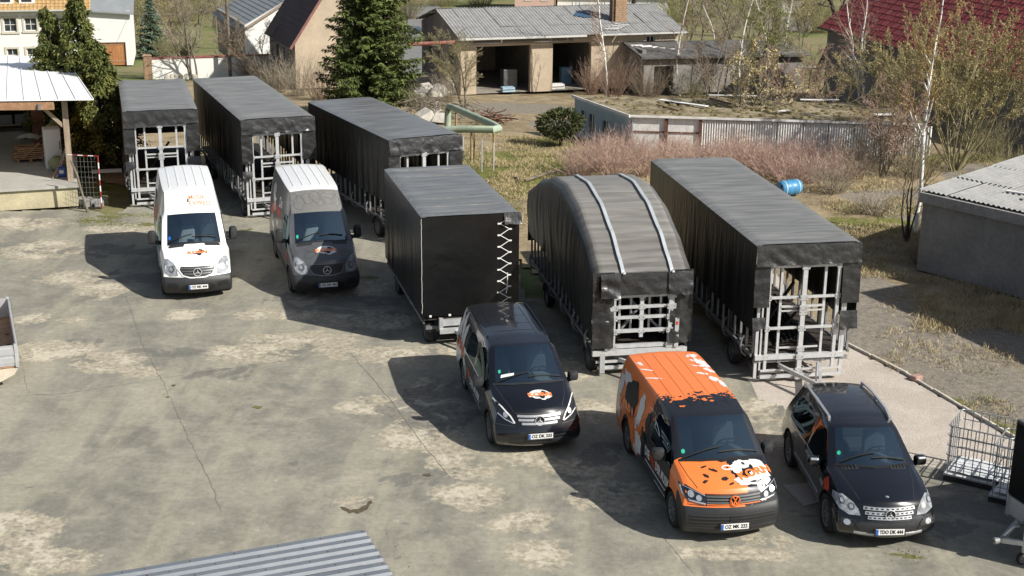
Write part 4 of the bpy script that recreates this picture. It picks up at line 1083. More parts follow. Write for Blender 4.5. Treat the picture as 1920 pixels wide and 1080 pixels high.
# ---- arched trailer
def arched_trailer():
    root = thing('arched_trailer', 'arched trailer under grey tarpaulin held by two pale metal straps', 'trailer', (3.13, 31.5, 0), rad(10.5))
    W, L = 2.42, 8.2
    K = [(0, 2.46), (.012, 2.58), (.05, 2.78), (.15, 3.25), (.30, 3.70), (.46, 3.90), (.62, 3.80), (.80, 3.42), (1.0, 2.80)]
    def zt(t):
        for (a, za), (c, zc) in zip(K[:-1], K[1:]):
            if t <= c:
                u = (t - a) / (c - a); u = u * u * (3 - 2 * u) * .35 + u * .65
                return za + (zc - za) * u
        return K[-1][1]
    def zl(t): return .72 + 1.0 * min(1, t * 1.4) ** .8 - .25 * t
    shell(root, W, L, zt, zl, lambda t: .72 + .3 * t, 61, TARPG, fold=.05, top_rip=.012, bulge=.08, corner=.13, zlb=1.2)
    flap(root, -W / 2 + .36, W / 2 - .42, 2.60, 2.06, -.02, 62, amp=.04, out=.04, name='front_flap')
    flap(root, -W / 2 - .03, -W / 2 + .50, 2.62, .74, .02, 63, amp=.075, out=.04, name='side_flap')
    flap(root, W / 2 - .52, W / 2 + .03, 2.62, .80, .04, 64, amp=.075, out=.04, name='side_flap')
    flap(root, -W / 2 + .15, -W / 2 + .62, 2.60, 2.02, -.05, 65, amp=.085, out=.05, name='corner_flap')
    flap(root, W / 2 - .62, W / 2 - .02, 2.60, 2.05, -.05, 66, amp=.085, out=.05, name='corner_flap')
    for x in (-.50, .70):
        b = B(); pr = []
        n = 60
        vs = []; fs = []
        for k in range(n + 1):
            t = k / n * .99; z = zt(t) + .025
            for dx, dz in ((-.042, 0), (-.042, .028), (.042, .028), (.042, 0)): vs.append((x + dx, t * L - .03, z + dz))
        for k in range(n):
            for q in range(4): fs.append((k * 4 + q, k * 4 + (q + 1) % 4, k * 4 + 4 + (q + 1) % 4, k * 4 + 4 + q))
        fs += [(0, 1, 2, 3), (n * 4 + 3, n * 4 + 2, n * 4 + 1, n * 4)]
        b.add(vs, fs); st = b.done('metal_strap', M('strap_steel', (.52, .56, .585), .4, .3, var=.12), root)
        b = B(); b.lathe([(-.03, .001), (-.03, .035), (.03, .035), (.03, .001)], 10, 'X', (x, -.05, 2.60)); b.done('strap_bolt', GALV, st)
    fr = dict(v=[(-.72, .66, 2.02, .13, .06), (.72, .66, 2.05, .13, .06), (0.0, .95, 2.02, .09, .10), (-.52, 1.0, 2.0, .05, .2), (.50, 1.0, 2.0, .05, .2), (-.2, 1.0, 1.9, .05, .35), (.26, 1.0, 1.9, .05, .35)],
              h=[(2.00, -.7, .7, .06, .05), (1.72, -.64, .64, .07, .08), (1.46, -.64, .66, .07, .08), (1.12, -.64, .66, .08, .08), (.74, -.68, .7, .09, .08), (.60, -1.2, 1.15, .14, .06), (.20, -1.05, 1.05, .08, .10), (.36, -1.1, 1.05, .06, .08)])
    front_frame(root, W, fr)
    for sx in (-1, 1):
        B().box((sx * .86, .02, 1.06), (.10, .12, .74)).done('stake', GALV, root)
        B().box((sx * .86, -.045, 1.30), (.05, .012, .08)).done('red_reflector', PRED, root)
        B().box((sx * .95, .06, .34), (.12, .12, .5)).done('leg_post', GALV, root)
        b = B(); b.bar((sx * .6, .15, 1.0), (-sx * .3, .5, 1.9), .05); b.done('brace', GALVD, root)
    undercarriage(root, W, L, [(.55, 1.10), (5.6, 1.08)], drawbar=1.0, dbx=.2)
    B().box((0, L / 2, .70), (W - .2, L - .3, .05)).done('deck', TIMBER, root)
    return root
arched_trailer()
# ------------------------------------------------------------------ ground
def vnoise(X, Y, s, seed=0):
    """numpy value noise, several octaves"""
    rs = np.random.RandomState(seed); G = rs.rand(256, 256); out = 0; amp = 1; tot = 0
    for o in range(4):
        x, y = X * s * 2 ** o, Y * s * 2 ** o; xi, yi = np.floor(x).astype(int), np.floor(y).astype(int); fx, fy = x - xi, y - yi
        fx = fx * fx * (3 - 2 * fx); fy = fy * fy * (3 - 2 * fy)
        g = lambda a, c: G[(a + 17 * o) % 256, (c + 31 * o) % 256]
        out = out + amp * ((g(xi, yi) * (1 - fx) + g(xi + 1, yi) * fx) * (1 - fy) + (g(xi, yi + 1) * (1 - fx) + g(xi + 1, yi + 1) * fx) * fy); tot += amp; amp *= .5
    return out / tot
def inside(X, Y, poly):
    r = np.zeros(X.shape, bool); n = len(poly)
    for i in range(n):
        x0, y0 = poly[i]; x1, y1 = poly[(i + 1) % n]
        c = ((y0 > Y) != (y1 > Y)) & (X < (x1 - x0) * (Y - y0) / (y1 - y0 + 1e-12) + x0)
        r ^= c
    return r
def blobs(X, Y, lst):
    """soft mask from pixel-located blobs (px, py, rx metres, ry metres)"""
    o = np.zeros(X.shape)
    for (px, py, rx, ry) in lst:
        p = PG(px, py); d = ((X - p.x) / rx) ** 2 + ((Y - p.y) / ry) ** 2
        o = np.maximum(o, np.clip(1.5 - d, 0, 1))
    return o
gzv = np.vectorize(gz)
def sheet(name, x0, x1, y0, y1, step, z, mat, poly=None, attrs=None, rough=0.0, flat=True):
    nx, ny = int((x1 - x0) / step) + 1, int((y1 - y0) / step) + 1
    X, Y = np.meshgrid(np.linspace(x0, x1, nx), np.linspace(y0, y1, ny))
    Z = gzv(Y) + z + (rough * (vnoise(X, Y, .6, 3) - .5) if rough else 0)
    v = np.stack([X, Y, Z], -1).reshape(-1, 3)
    idx = np.arange(nx * ny).reshape(ny, nx)
    f = np.stack([idx[:-1, :-1], idx[:-1, 1:], idx[1:, 1:], idx[1:, :-1]], -1).reshape(-1, 4)
    if poly is not None:
        c = v[f].mean(1); f = f[inside(c[:, 0], c[:, 1], poly)]
    used = np.unique(f); mp = -np.ones(len(v), int); mp[used] = np.arange(len(used))
    me = bpy.data.meshes.new(name); me.from_pydata(v[used].tolist(), [], mp[f].tolist()); me.materials.append(mat)
    me.polygons.foreach_set('use_smooth', [True] * len(me.polygons))
    for k, fn in (attrs or {}).items():
        a = me.attributes.new(k, 'FLOAT', 'POINT'); a.data.foreach_set('value', fn(X, Y).reshape(-1)[used].astype(np.float32))
    return structure(link(name, me))
class NT:
    """small node-graph writer"""
    def __init__(s, name):
        s.m = bpy.data.materials.new(name); s.m.use_nodes = True; s.t = s.m.node_tree; s.N = s.t.nodes; s.L = s.t.links; s.p = s.N['Principled BSDF']
        s.co = s.N.new('ShaderNodeTexCoord').outputs['Object']
    def put(s, sock, v):
        if isinstance(v, (int, float)): sock.default_value = v
        elif isinstance(v, tuple): sock.default_value = lin(v)
        else: s.L.new(v, sock)
    def noise(s, sc, det=5, rough=.55, dist=0.0, stretch=None, rot=0.0):
        vec = s.co
        if stretch or rot:
            mp = s.N.new('ShaderNodeMapping'); mp.inputs['Scale'].default_value = stretch or (1, 1, 1); mp.inputs['Rotation'].default_value = (0, 0, rot); s.L.new(vec, mp.inputs[0]); vec = mp.outputs[0]
        n = s.N.new('ShaderNodeTexNoise'); n.inputs['Scale'].default_value = sc; n.inputs['Detail'].default_value = det; n.inputs['Roughness'].default_value = rough; n.inputs['Distortion'].default_value = dist
        s.L.new(vec, n.inputs['Vector']); return n.outputs['Fac']
    def attr(s, name):
        a = s.N.new('ShaderNodeAttribute'); a.attribute_name = name; return a.outputs['Fac']
    def ma(s, op, a, b=0.0):
        q = s.N.new('ShaderNodeMath'); q.operation = op; s.put(q.inputs[0], a); s.put(q.inputs[1], b); return q.outputs[0]
    def step(s, v, lo, hi):
        r = s.N.new('ShaderNodeMapRange'); r.interpolation_type = 'SMOOTHSTEP'; s.put(r.inputs['Value'], v); r.inputs['From Min'].default_value = lo; r.inputs['From Max'].default_value = hi; return r.outputs[0]
    def mix(s, f, a, b, mode='MIX'):
        x = s.N.new('ShaderNodeMix'); x.data_type = 'RGBA'; x.blend_type = mode; s.put(x.inputs['Factor'], f); s.put(x.inputs[6], a); s.put(x.inputs[7], b); return x.outputs[2]
    def done(s, col, rough=.9, bump=None, strength=.4, dist=.02, spec=.25):
        s.put(s.p.inputs['Base Color'], col); s.p.inputs['Roughness'].default_value = rough; s.p.inputs['Specular IOR Level'].default_value = spec
        if bump is not None:
            b = s.N.new('ShaderNodeBump'); b.inputs['Strength'].default_value = strength; b.inputs['Distance'].default_value = dist; s.put(b.inputs['Height'], bump); s.L.new(b.outputs[0], s.p.inputs['Normal'])
        return s.m
def g2(v): return (v, v, v)

def yard_material():
    t = NT('worn_yard_surface')
    big = t.noise(.22, 3); mid = t.noise(.9, 10, .68, .25); fine = t.noise(7, 8, .72); sp = t.noise(55, 3, .7); streak = t.noise(.8, 5, .6, .3, (1.0, .16, 1), rad(-28)); streak2 = t.noise(.7, 5, .6, .2, (.14, 1.0, 1), rad(-14))
    tan = t.attr('tan'); dark = t.attr('dark'); moss = t.attr('moss')
    base = t.mix(t.step(mid, .35, .65), (.185, .184, .166), (.305, .296, .256))
    base = t.mix(t.ma('MULTIPLY', t.step(streak, .46, .62), .6), base, (.37, .352, .285))
    base = t.mix(t.ma('MULTIPLY', t.step(streak2, .50, .68), .40), base, (.20, .20, .175))
    base = t.mix(t.ma('MULTIPLY', t.step(big, .40, .62), .30), base, (.35, .335, .295))
    base = t.mix(t.ma('MULTIPLY', t.ma('MULTIPLY', t.attr('track'), t.step(t.noise(1.8, 6, .7), .38, .62)), .42), base, (.43, .405, .345))
    # worn-through pale patches with crisp ragged rims
    tm = t.ma('ADD', t.ma('ADD', t.ma('MULTIPLY', mid, .9), t.ma('MULTIPLY', fine, .22)), t.ma('MULTIPLY', tan, .21))
    m1 = t.ma('MULTIPLY', t.step(tm, .67, .73), t.step(fine, .30, .52))
    tcol = t.mix(t.step(fine, .35, .7), (.345, .312, .252), (.44, .405, .335))
    base = t.mix(m1, base, tcol)
    m2 = t.step(tm, .79, .83)
    base = t.mix(t.ma('MULTIPLY', m2, .7), base, (.55, .515, .44))
    dm = t.ma('ADD', t.ma('ADD', t.ma('MULTIPLY', t.noise(1.3, 8, .6, .8), .9), t.ma('MULTIPLY', fine, .2)), t.ma('MULTIPLY', dark, .20))
    base = t.mix(t.ma('MULTIPLY', t.step(dm, .69, .73), .65), base, (.145, .145, .142))
    mm = t.ma('ADD', t.ma('MULTIPLY', t.noise(2.2, 8, .65), .8), t.ma('MULTIPLY', moss, .5))
    base = t.mix(t.ma('MULTIPLY', t.step(mm, .82, .92), .85), base, t.mix(t.step(fine, .4, .6), (.16, .145, .05), (.10, .12, .03)))
    # grit
    base = t.mix(.75, base, t.mix(t.step(sp, .3, .7), g2(.70), g2(1.18)), 'MULTIPLY')
    base = t.mix(.8, base, t.mix(t.step(fine, .3, .7), g2(.80), g2(1.14)), 'MULTIPLY')
    base = t.mix(t.step(t.noise(38, 2, .5), .70, .74), base, (.62, .60, .55))
    h = t.ma('ADD', t.ma('ADD', t.ma('MULTIPLY', sp, .35), t.ma('MULTIPLY', fine, .5)), t.ma('MULTIPLY', m1, -.35))
    base = t.mix(1.0, base, (.955, .935, .88), 'MULTIPLY')
    return t.done(base, .88, h, .45, .018)
def waste_material():
    t = NT('overgrown_ground')
    big = t.noise(.16, 4, .55, .4); mid = t.noise(.75, 8, .65, .6); fine = t.noise(6, 7, .7); sp = t.noise(28, 4, .7)
    asp = t.attr('asphalt'); grn = t.attr('green')
    soil = t.mix(t.step(mid, .35, .65), (.20, .155, .095), (.35, .28, .175))
    soil = t.mix(t.ma('MULTIPLY', t.step(fine, .5, .62), .6), soil, (.36, .30, .19))
    gm = t.ma('ADD', t.ma('MULTIPLY', mid, .55), t.ma('ADD', t.ma('MULTIPLY', fine, .35), t.ma('MULTIPLY', grn, .40)))
    soil = t.mix(t.step(gm, .60, .74), soil, t.mix(t.step(fine, .42, .6), (.115, .125, .035), (.21, .20, .06)))
    a = t.ma('ADD', t.ma('MULTIPLY', big, .5), t.ma('ADD', t.ma('MULTIPLY', mid, .5), t.ma('MULTIPLY', asp, .26)))
    col = t.mix(t.step(a, .60, .70), soil, t.mix(t.step(fine, .35, .65), (.185, .165, .135), (.27, .24, .20)))
    col = t.mix(.8, col, t.mix(t.step(sp, .3, .7), g2(.68), g2(1.22)), 'MULTIPLY')
    return t.done(col, .95, t.ma('ADD', t.ma('MULTIPLY', sp, .6), fine), .7, .05)
def lane_material():
    t = NT('gravel_lane')
    mid = t.noise(.8, 6, .6, .4); sp = t.noise(34, 5, .8); fine = t.noise(7, 6, .7)
    col = t.mix(t.step(mid, .35, .65), (.47, .415, .36), (.56, .50, .44))
    col = t.mix(t.ma('MULTIPLY', t.step(fine, .5, .7), .5), col, (.40, .345, .29))
    col = t.mix(.9, col, t.mix(t.step(sp, .25, .75), g2(.62), g2(1.25)), 'MULTIPLY')
    return t.done(col, .95, t.ma('ADD', sp, t.ma('MULTIPLY', fine, .6)), .8, .03)
def far_material():
    t = NT('far_meadow')
    mid = t.noise(.12, 6, .6, .4); fine = t.noise(1.6, 7, .7)
    col = t.mix(t.step(mid, .38, .6), (.19, .165, .085), (.105, .14, .035))
    col = t.mix(t.ma('MULTIPLY', t.step(fine, .42, .6), .6), col, (.22, .19, .11))
    return t.done(col, .95, fine, .6, .1)

FARM = far_material()
b = B(); ys = [-30, 20, 40, 52] + [52 + 2 * k for k in range(1, 42)] + [140, 170, 220, 300, 450, 800]
P = [[(x, y, gz(y) - .10) for x in (-500, -200, -80, -40, -15, 0, 15, 40, 80, 200, 500)] for y in ys]
structure(link('ground', grid_mesh('ground', P, FARM, flip=True)))

def W2(lst): return [tuple(PG(*p)[:2]) for p in lst]
YARD = W2([(-400, 1500), (-400, 700), (-260, 404), (150, 392), (215, 404), (330, 330), (520, 320), (700, 330), (960, 470), (985, 560), (1200, 560), (1330, 600), (1395, 660), (1420, 745), (1500, 775), (1560, 830), (1760, 880), (1960, 905), (2300, 960), (2300, 1500)])
tan_b = [(60, 660, .9, .8), (110, 655, 1.0, .7), (200, 680, .9, .8), (260, 695, .6, .5), (190, 545, .8, .8), (60, 600, .5, .6), (620, 540, 1.6, 1.2), (560, 640, 1.5, .9), (700, 600, 1.6, .8), (840, 660, 1.4, .5), (800, 800, 1.0, 1.5), (870, 870, 1.0, .8), (960, 860, 1.0, .5), (1150, 930, 1.0, .8), (1090, 880, .9, .5), (700, 665, 1.2, .7), (480, 660, 1.2, .8), (350, 590, .6, .6),
         (520, 590, 1.2, .6), (1060, 690, .8, .8), (1110, 770, .5, .8), (1450, 770, 1.2, .8), (1480, 820, .7, .8), (80, 470, 1.5, 1.2), (230, 430, 1.3, .7), (30, 420, 1.8, 1.0), (140, 520, 1.5, .7), (1440, 1010, .5, .3), (1380, 1040, 1.2, .3), (980, 980, .6, .5), (1010, 1040, .6, .6), (20, 1000, 1.0, 1.0), (60, 1050, 1.2, .6), (130, 600, .5, .3), (800, 740, .5, 1.2), (700, 760, .9, .7), (880, 930, .8, .6), (667, 941, .45, .4)]
dark_b = [(220, 470, 1.6, .8), (250, 520, 1.5, .7), (640, 570, 2.0, .8), (560, 560, 1.0, .6), (820, 760, 1.4, 1.5), (900, 760, .8, .6), (620, 560, 1.4, .6), (1120, 850, .6, .8), (310, 660, .9, .4), (160, 640, .5, .3), (1820, 950, 1.2, 1.0), (1760, 980, .8, .6), (1400, 780, .5, .4), (760, 900, .6, .4), (110, 470, 1.2, .4), (420, 700, 1.0, .5)]
moss_b = [(215, 405, .8, .5), (180, 415, .9, .3), (270, 420, .6, .3), (480, 765, .10, .07), (310, 745, .08, .1), (800, 890, .10, .07), (320, 725, .08, .06), (1720, 1045, .35, .12), (1690, 1040, .3, .12), (440, 520, .3, .2), (455, 430, .5, .3), (690, 520, .4, .3)]
def tracks(X, Y):
    o = np.zeros(X.shape)
    for ln in ([(560, 905), (650, 868), (760, 842), (900, 822)], [(600, 918), (700, 885), (800, 862), (920, 846)], [(330, 930), (430, 850), (540, 760), (640, 690)], [(280, 925), (380, 845), (480, 765), (580, 690)], [(300, 730), (400, 790), (480, 870), (520, 960)], [(345, 722), (450, 785), (540, 870), (580, 960)],
               [(60, 900), (200, 820), (420, 770), (640, 745)], [(70, 930), (220, 850), (440, 795), (660, 768)], [(150, 600), (220, 680), (300, 790), (340, 900)], [(900, 1060), (980, 960), (1080, 880)]):
        pts = [PG(*p) for p in ln]; n = 8
        for a, c in zip(pts[:-1], pts[1:]):
            dx, dy = c.x - a.x, c.y - a.y; t = np.clip(((X - a.x) * dx + (Y - a.y) * dy) / (dx * dx + dy * dy), 0, 1)
            d = np.hypot(X - a.x - t * dx, Y - a.y - t * dy); o = np.maximum(o, np.clip(1 - d / .20, 0, 1))
    return o
sheet('yard', -20, 13, 15, 53, .125, 0, yard_material(), YARD, {'track': tracks, 'tan': lambda X, Y: blobs(X, Y, tan_b), 'dark': lambda X, Y: blobs(X, Y, dark_b), 'moss': lambda X, Y: blobs(X, Y, moss_b)})
asp_b = [(1700, 380, 2.4, 2.6), (1760, 370, 1.6, 2.0), (1580, 440, 1.6, 1.5), (1640, 470, 1.2, 1.2), (1700, 620, 2.2, 3.0), (1780, 690, 1.8, 2.2), (1650, 560, 1.5, 3), (1850, 640, 2.0, 2.0), (950, 200, 3.5, 3.0), (1000, 205, 3.0, 2.0), (900, 215, 2, 2), (1860, 330, 2.0, 3), (300, 380, 4, 5), (560, 420, 5, 4), (1040, 230, 1.5, 2), (1890, 760, 1.0, 1.0)]
grn_b = [(960, 300, 2.4, 3.0), (900, 350, 1.0, 3), (1000, 340, 1.6, 2.4), (1060, 265, 1.6, 2.2), (1600, 425, 1.4, 1.5), (1560, 470, 1.0, 1.5), (1680, 390, 2.0, 1.0), (1740, 410, 2, .8), (1620, 650, .6, .5), (1660, 690, .7, .5), (1720, 710, .7, .5), (1780, 740, .7, .5), (1840, 770, .7, .5), (1900, 800, .7, .5), (920, 320, 1.2, 2), (1840, 300, 3, 2)]
sheet('waste_ground', -24, 48, 26, 100, .3, -.045, waste_material(), W2([(-200, 330), (150, 330), (960, 480), (1420, 760), (1600, 850), (2000, 880), (2300, 800), (2300, 130), (1500, 130), (800, 140), (700, 150), (200, 150), (-200, 150)]), {'asphalt': lambda X, Y: blobs(X, Y, asp_b), 'green': lambda X, Y: blobs(X, Y, grn_b)}, rough=.05)
LANE = W2([(1380, 560), (1420, 470), (1500, 592), (1577, 640), (1700, 703), (1920, 833), (2100, 940), (1960, 950), (1760, 905), (1560, 860), (1400, 780)])
sheet('gravel_lane', 2, 16, 22, 46, .25, -.006, lane_material(), LANE)
# concrete dock apron / street far off
ROADM = M('street_asphalt', (.19, .19, .185), .9, var=.15, scale=1.0)
def ribbon(name, pts, w, mat, z=.02):
    L = []
    for i, p in enumerate(pts):
        a = pts[max(0, i - 1)]; c = pts[min(len(pts) - 1, i + 1)]; d = Vector((c[0] - a[0], c[1] - a[1], 0)).normalized(); n = Vector((-d.y, d.x, 0)) * w / 2
        L.append([(p[0] - n.x, p[1] - n.y, gz(p[1]) + z), (p[0] + n.x, p[1] + n.y, gz(p[1]) + z)])
    return structure(link(name, grid_mesh(name, L, mat, flip=True)))
ps = [PG(745, 140), PG(782, 110), PG(795, 85), PG(800, 60), PG(800, 35), PG(790, 10)]
ribbon('street', [(p.x, p.y) for p in ps], 4.2, ROADM)
ps = [PG(1300, 128), PG(1420, 123), PG(1560, 127), PG(1700, 130)]
ribbon('garden_path', [(p.x, p.y) for p in ps], 1.1, M('path_stone', (.42, .40, .36), .9), .03)
# slab joints and cracks in the yard
CRACK = M('crack_soil', (.17, .155, .125), .95, var=.3)
def crack(px, w, seed, mat=CRACK, parent=None, name='surface_crack'):
    P = []; n = 0
    pts = [PG(*p) for p in px]
    Q = []
    for a, c in zip(pts[:-1], pts[1:]):
        m = max(2, int((c - a).length / .12))
        for k in range(m): Q.append(a + (c - a) * (k / m))
    Q.append(pts[-1]); rows = []
    for i, p in enumerate(Q):
        d = (Q[min(i + 1, len(Q) - 1)] - Q[max(i - 1, 0)]).normalized(); nr = Vector((-d.y, d.x, 0))
        o = nr * (.05 * nz(i * .35 + seed, seed) + .02 * nz(i * 1.3, seed)); ww = w * .42 * (.2 + .9 * abs(nz(i * .5, seed + 5)) + .3 * random.random())
        rows.append([tuple(p + o - nr * ww / 2 + Vector((0, 0, .004))), tuple(p + o + nr * ww / 2 + Vector((0, 0, .004)))])
    return link(name, grid_mesh(name, rows, mat, flip=True), None, parent)
yard = bpy.data.objects['yard']
crack([(22, 743), (120, 738), (240, 720), (345, 703), (480, 684), (560, 674), (625, 666)], .07, 1, parent=yard)
crack([(236, 555), (255, 610), (268, 650), (300, 705), (330, 770), (350, 815), (372, 860), (395, 905), (415, 960)], .05, 2, parent=yard)
crack([(655, 660), (690, 700), (740, 760), (790, 830), (840, 890)], .06, 3, parent=yard)
crack([(20, 560), (30, 640), (45, 700), (52, 738)], .035, 4, parent=yard)
crack([(345, 703), (300, 750), (245, 800), (200, 830)], .02, 5, parent=yard)
crack([(560, 480), (580, 520), (590, 560)], .03, 6, parent=yard)
crack([(1090, 850), (1160, 900), (1230, 990), (1300, 1075)], .03, 7, parent=yard)
def patch(name, px, mat, z=.004, parent=None):
    pts = [PG(*p) + Vector((0, 0, z)) for p in px]
    b = B(); b.add(pts, [tuple(range(len(pts)))]); o = b.done(name, mat, parent)
    return o
def pxblob(cx, cy, rx, ry, seed, n=28, rough=.2): return [(x, y) for x, y in blob(cx, cy, rx, ry, n, rough, seed)]
patch('pothole_moss', [(638, 950), (642, 956), (650, 959), (655, 963), (664, 961), (671, 964), (682, 959), (689, 956), (693, 948), (699, 943), (696, 938), (690, 941), (687, 947), (679, 950), (673, 955), (664, 955), (657, 957), (648, 952)], M('dark_moss', (.11, .085, .05), .95, var=.4, scale=20), .008, yard)
for k, (x, y, rx, ry) in enumerate([(484, 764, 11, 2.5), (325, 723, 4, 1.5), (314, 745, 4, 1.5), (801, 891, 8, 3)]): patch('moss_tuft', pxblob(x, y, rx, ry, k, 26, .55), MATS['dark_moss'] if k % 2 else M('olive_moss', (.16, .14, .05), .95, var=.3, scale=20), .005, yard)
# kerb boards along the lane
KERB = M('kerb_concrete', (.58, .54, .47), .9, var=.2, scale=4, bump=.3)
kp = [PG(1572, 637), PG(1700, 702), PG(1925, 836), PG(2100, 938)]
kerb = bpy.data.objects.new('kerb', None); COL.objects.link(kerb); structure(kerb)
Q = []
for a, c in zip(kp[:-1], kp[1:]):
    m = max(1, int((c - a).length / .98))
    for k in range(m): Q.append((a + (c - a) * (k / m), a + (c - a) * ((k + 1) / m)))
for i, (a, c) in enumerate(Q):
    d = (c - a).normalized(); j = Vector((random.uniform(-.02, .02), random.uniform(-.01, .01), 0))
    b = B(); b.bar(a + d * .006 + j + Vector((0, 0, .0)), c - d * .006 + j + Vector((0, 0, random.uniform(-.02, .02))), .07, .13); bevel_obj(b.done('kerb_stone', KERB, kerb), .008, 1)
b = B(); p = PG(1718, 712); b.box(p + Vector((0, 0, .05)), (.28, .2, .14), .6); o = b.done('brick_lump', M('red_brick_lump', (.38, .24, .20), .9, var=.2)); bevel_obj(o, .03); tag(o, 'pale red stone lump lying on the kerb of the gravel lane', 'stone')
# ------------------------------------------------------------------ buildings
WHITEW = M('white_render', (.74, .735, .71), .85, var=.05, scale=1.2, bump=.15)
BEIGE = M('beige_render', (.47, .385, .285), .9, var=.14, scale=.9, bump=.25, bscale=8)
GREYR = M('grey_render', (.23, .215, .20), .92, var=.22, scale=1.1, bump=.35, bscale=8)
CONC = M('garage_concrete', (.27, .26, .245), .92, var=.22, scale=.8, bump=.4, bscale=6)
FIBRE = M('fibre_cement', (.30, .30, .295), .85, var=.2, scale=1.4, stretch=(1, 1, 1))
GUTTER = M('pale_gutter', (.62, .62, .60), .5, .3, var=.1)
WOODO = M('orange_timber', (.46, .20, .075), .7, var=.25, scale=3, stretch=(3, 3, .4))
WOODG = M('weathered_timber', (.33, .26, .19), .8, var=.25, scale=4, stretch=(3, 3, .5))
WOODT = M('sawn_timber', (.42, .24, .13), .8, var=.3, scale=6)
PANE = M('window_pane', (.035, .045, .055), .08, var=.2, spec=.8)
FRAMEW = M('window_frame', (.62, .61, .58), .6, var=.06)
STONEF = M('sandstone_trim', (.56, .52, .44), .85, var=.1)
TANTILE = M('tan_tiles', (.46, .30, .13), .85, var=.25, scale=2.5)
PURTILE = M('purple_brown_tiles', (.062, .040, .043), .8, var=.3, scale=2)
REDTILE = M('red_tiles', (.25, .042, .042), .55, var=.25, scale=2.2)
ZINC = M('grey_sheet_roof', (.27, .29, .30), .6, .2, var=.12, scale=1)
BRICK = M('old_brick', (.36, .24, .15), .9, var=.3, scale=5)
MOSSR = M('mossy_roof', (.15, .12, .055), .95, var=.5, scale=1.3, col2=(.37, .31, .20), thr=(.40, .58), bump=1.0, bscale=9)
BLUEW = M('blue_grey_boards', (.33, .41, .47), .8, var=.15, scale=1.5)
WHSHEET = M('dirty_white_sheet', (.76, .75, .73), .8, var=.2, scale=1.6)
BRIGHTROOF = M('white_metal_roof', (.86, .86, .86), .45, .0, var=.02)
HOLESHADE = M('blue_sheeting', (.04, .09, .15), .6, var=.2)

class Fr:
    """local frame on the ground: u along A->B, v behind it, w up"""
    def __init__(s, A, Bp, base=None):
        A = Vector(A); d = Vector((Bp[0] - A.x, Bp[1] - A.y, 0)); s.len = d.length; s.u = d.normalized(); s.v = Vector((-s.u.y, s.u.x, 0)); s.A = Vector((A.x, A.y, A.z if base is None else base))
        s.R = Matrix((s.u, s.v, Vector((0, 0, 1)))).transposed()
    def __call__(s, u, v, w): return s.A + s.u * u + s.v * v + Vector((0, 0, w))
    def lp(s, px, py, v=0.0):
        "local (u, w) of the point of the plane at depth v seen at a pixel"
        d = ray(px, py); o = Vector((0, 0, CH)); k = (s.A + s.v * v - o).dot(s.v) / d.dot(s.v); p = o + d * k - s.A
        return p.dot(s.u), p.z
    def rz(s): return math.atan2(s.u.y, s.u.x)
    def root(s, name, label, cat, group=None): return thing(name, label, cat, s.A, s.rz(), group)
# after root() everything is written in the frame's own coordinates (u, v, w)
def wall(root, name, mat, u0, u1, w0, w1, v0, v1, holes=()):
    """upright wall in the u-w plane from v0 to v1 with rectangular openings"""
    us = sorted({u0, u1, *[h[0] for h in holes], *[h[1] for h in holes]}); ws = sorted({w0, w1, *[h[2] for h in holes], *[h[3] for h in holes]})
    us = [u for u in us if u0 <= u <= u1]; ws = [w for w in ws if w0 <= w <= w1]
    bm = bmesh.new()
    b = B()
    for a, c in zip(us[:-1], us[1:]):
        for e, g in zip(ws[:-1], ws[1:]):
            m, n = (a + c) / 2, (e + g) / 2
            if any(h[0] < m < h[1] and h[2] < n < h[3] for h in holes): continue
            b.box((m, (v0 + v1) / 2, n), (c - a, v1 - v0, g - e))
    me = b.mesh(name, mat, fix=False)
    bm.from_mesh(me); bmesh.ops.remove_doubles(bm, verts=bm.verts, dist=1e-4)
    seen = {}
    for f in bm.faces: seen.setdefault(tuple(sorted(v.index for v in f.verts)), []).append(f)
    dead = [f for fs in seen.values() if len(fs) > 1 for f in fs]
    bmesh.ops.delete(bm, geom=dead, context='FACES'); bmesh.ops.recalc_face_normals(bm, faces=bm.faces); bm.to_mesh(me); bm.free()
    return link(name, me, None, root)
def swall(root, name, mat, v0, v1, w0, w1, u0, u1, holes=()):
    """wall in the v-w plane"""
    o = wall(root, name, mat, v0, v1, w0, w1, -u1, -u0, holes); o.rotation_euler = (0, 0, PI / 2)
    return o
def window(root, u, w, du, dw, v, bars=(1, 1), surround=None, pane=PANE, frame=FRAMEW, depth=.12):
    """window in a front wall: frame part with panes and glazing bars"""
    b = B(); t = .06
    for x in (u + t / 2, u + du - t / 2): b.box((x, v + depth, w + dw / 2), (t, .06, dw))
    for z in (w + t / 2, w + dw - t / 2): b.box((u + du / 2, v + depth, z), (du - 2 * t, .06, t))
    for k in range(1, bars[0] + 1): b.box((u + du * k / (bars[0] + 1), v + depth, w + dw / 2), (.045, .05, dw - 2 * t))
    for k in range(1, bars[1] + 1): b.box((u + du / 2, v + depth + .002, w + dw * k / (bars[1] + 1)), (du - 2 * t, .045, .045))
    f = b.done('window', frame, root)
    b = B(); b.box((u + du / 2, v + depth + .03, w + dw / 2), (du - .02, .01, dw - .02)); b.done('pane', pane, f)
    if surround:
        b = B(); s = .14
        for x in (u - s / 2, u + du + s / 2): b.box((x, v - .02, w + dw / 2), (s, .05, dw))
        b.box((u + du / 2, v - .021, w + dw + s / 2), (du + 2 * s, .052, s)); b.box((u + du / 2, v - .03, w - s / 2), (du + 2 * s + .1, .09, s)); b.done('window_surround', surround, f)
    return f
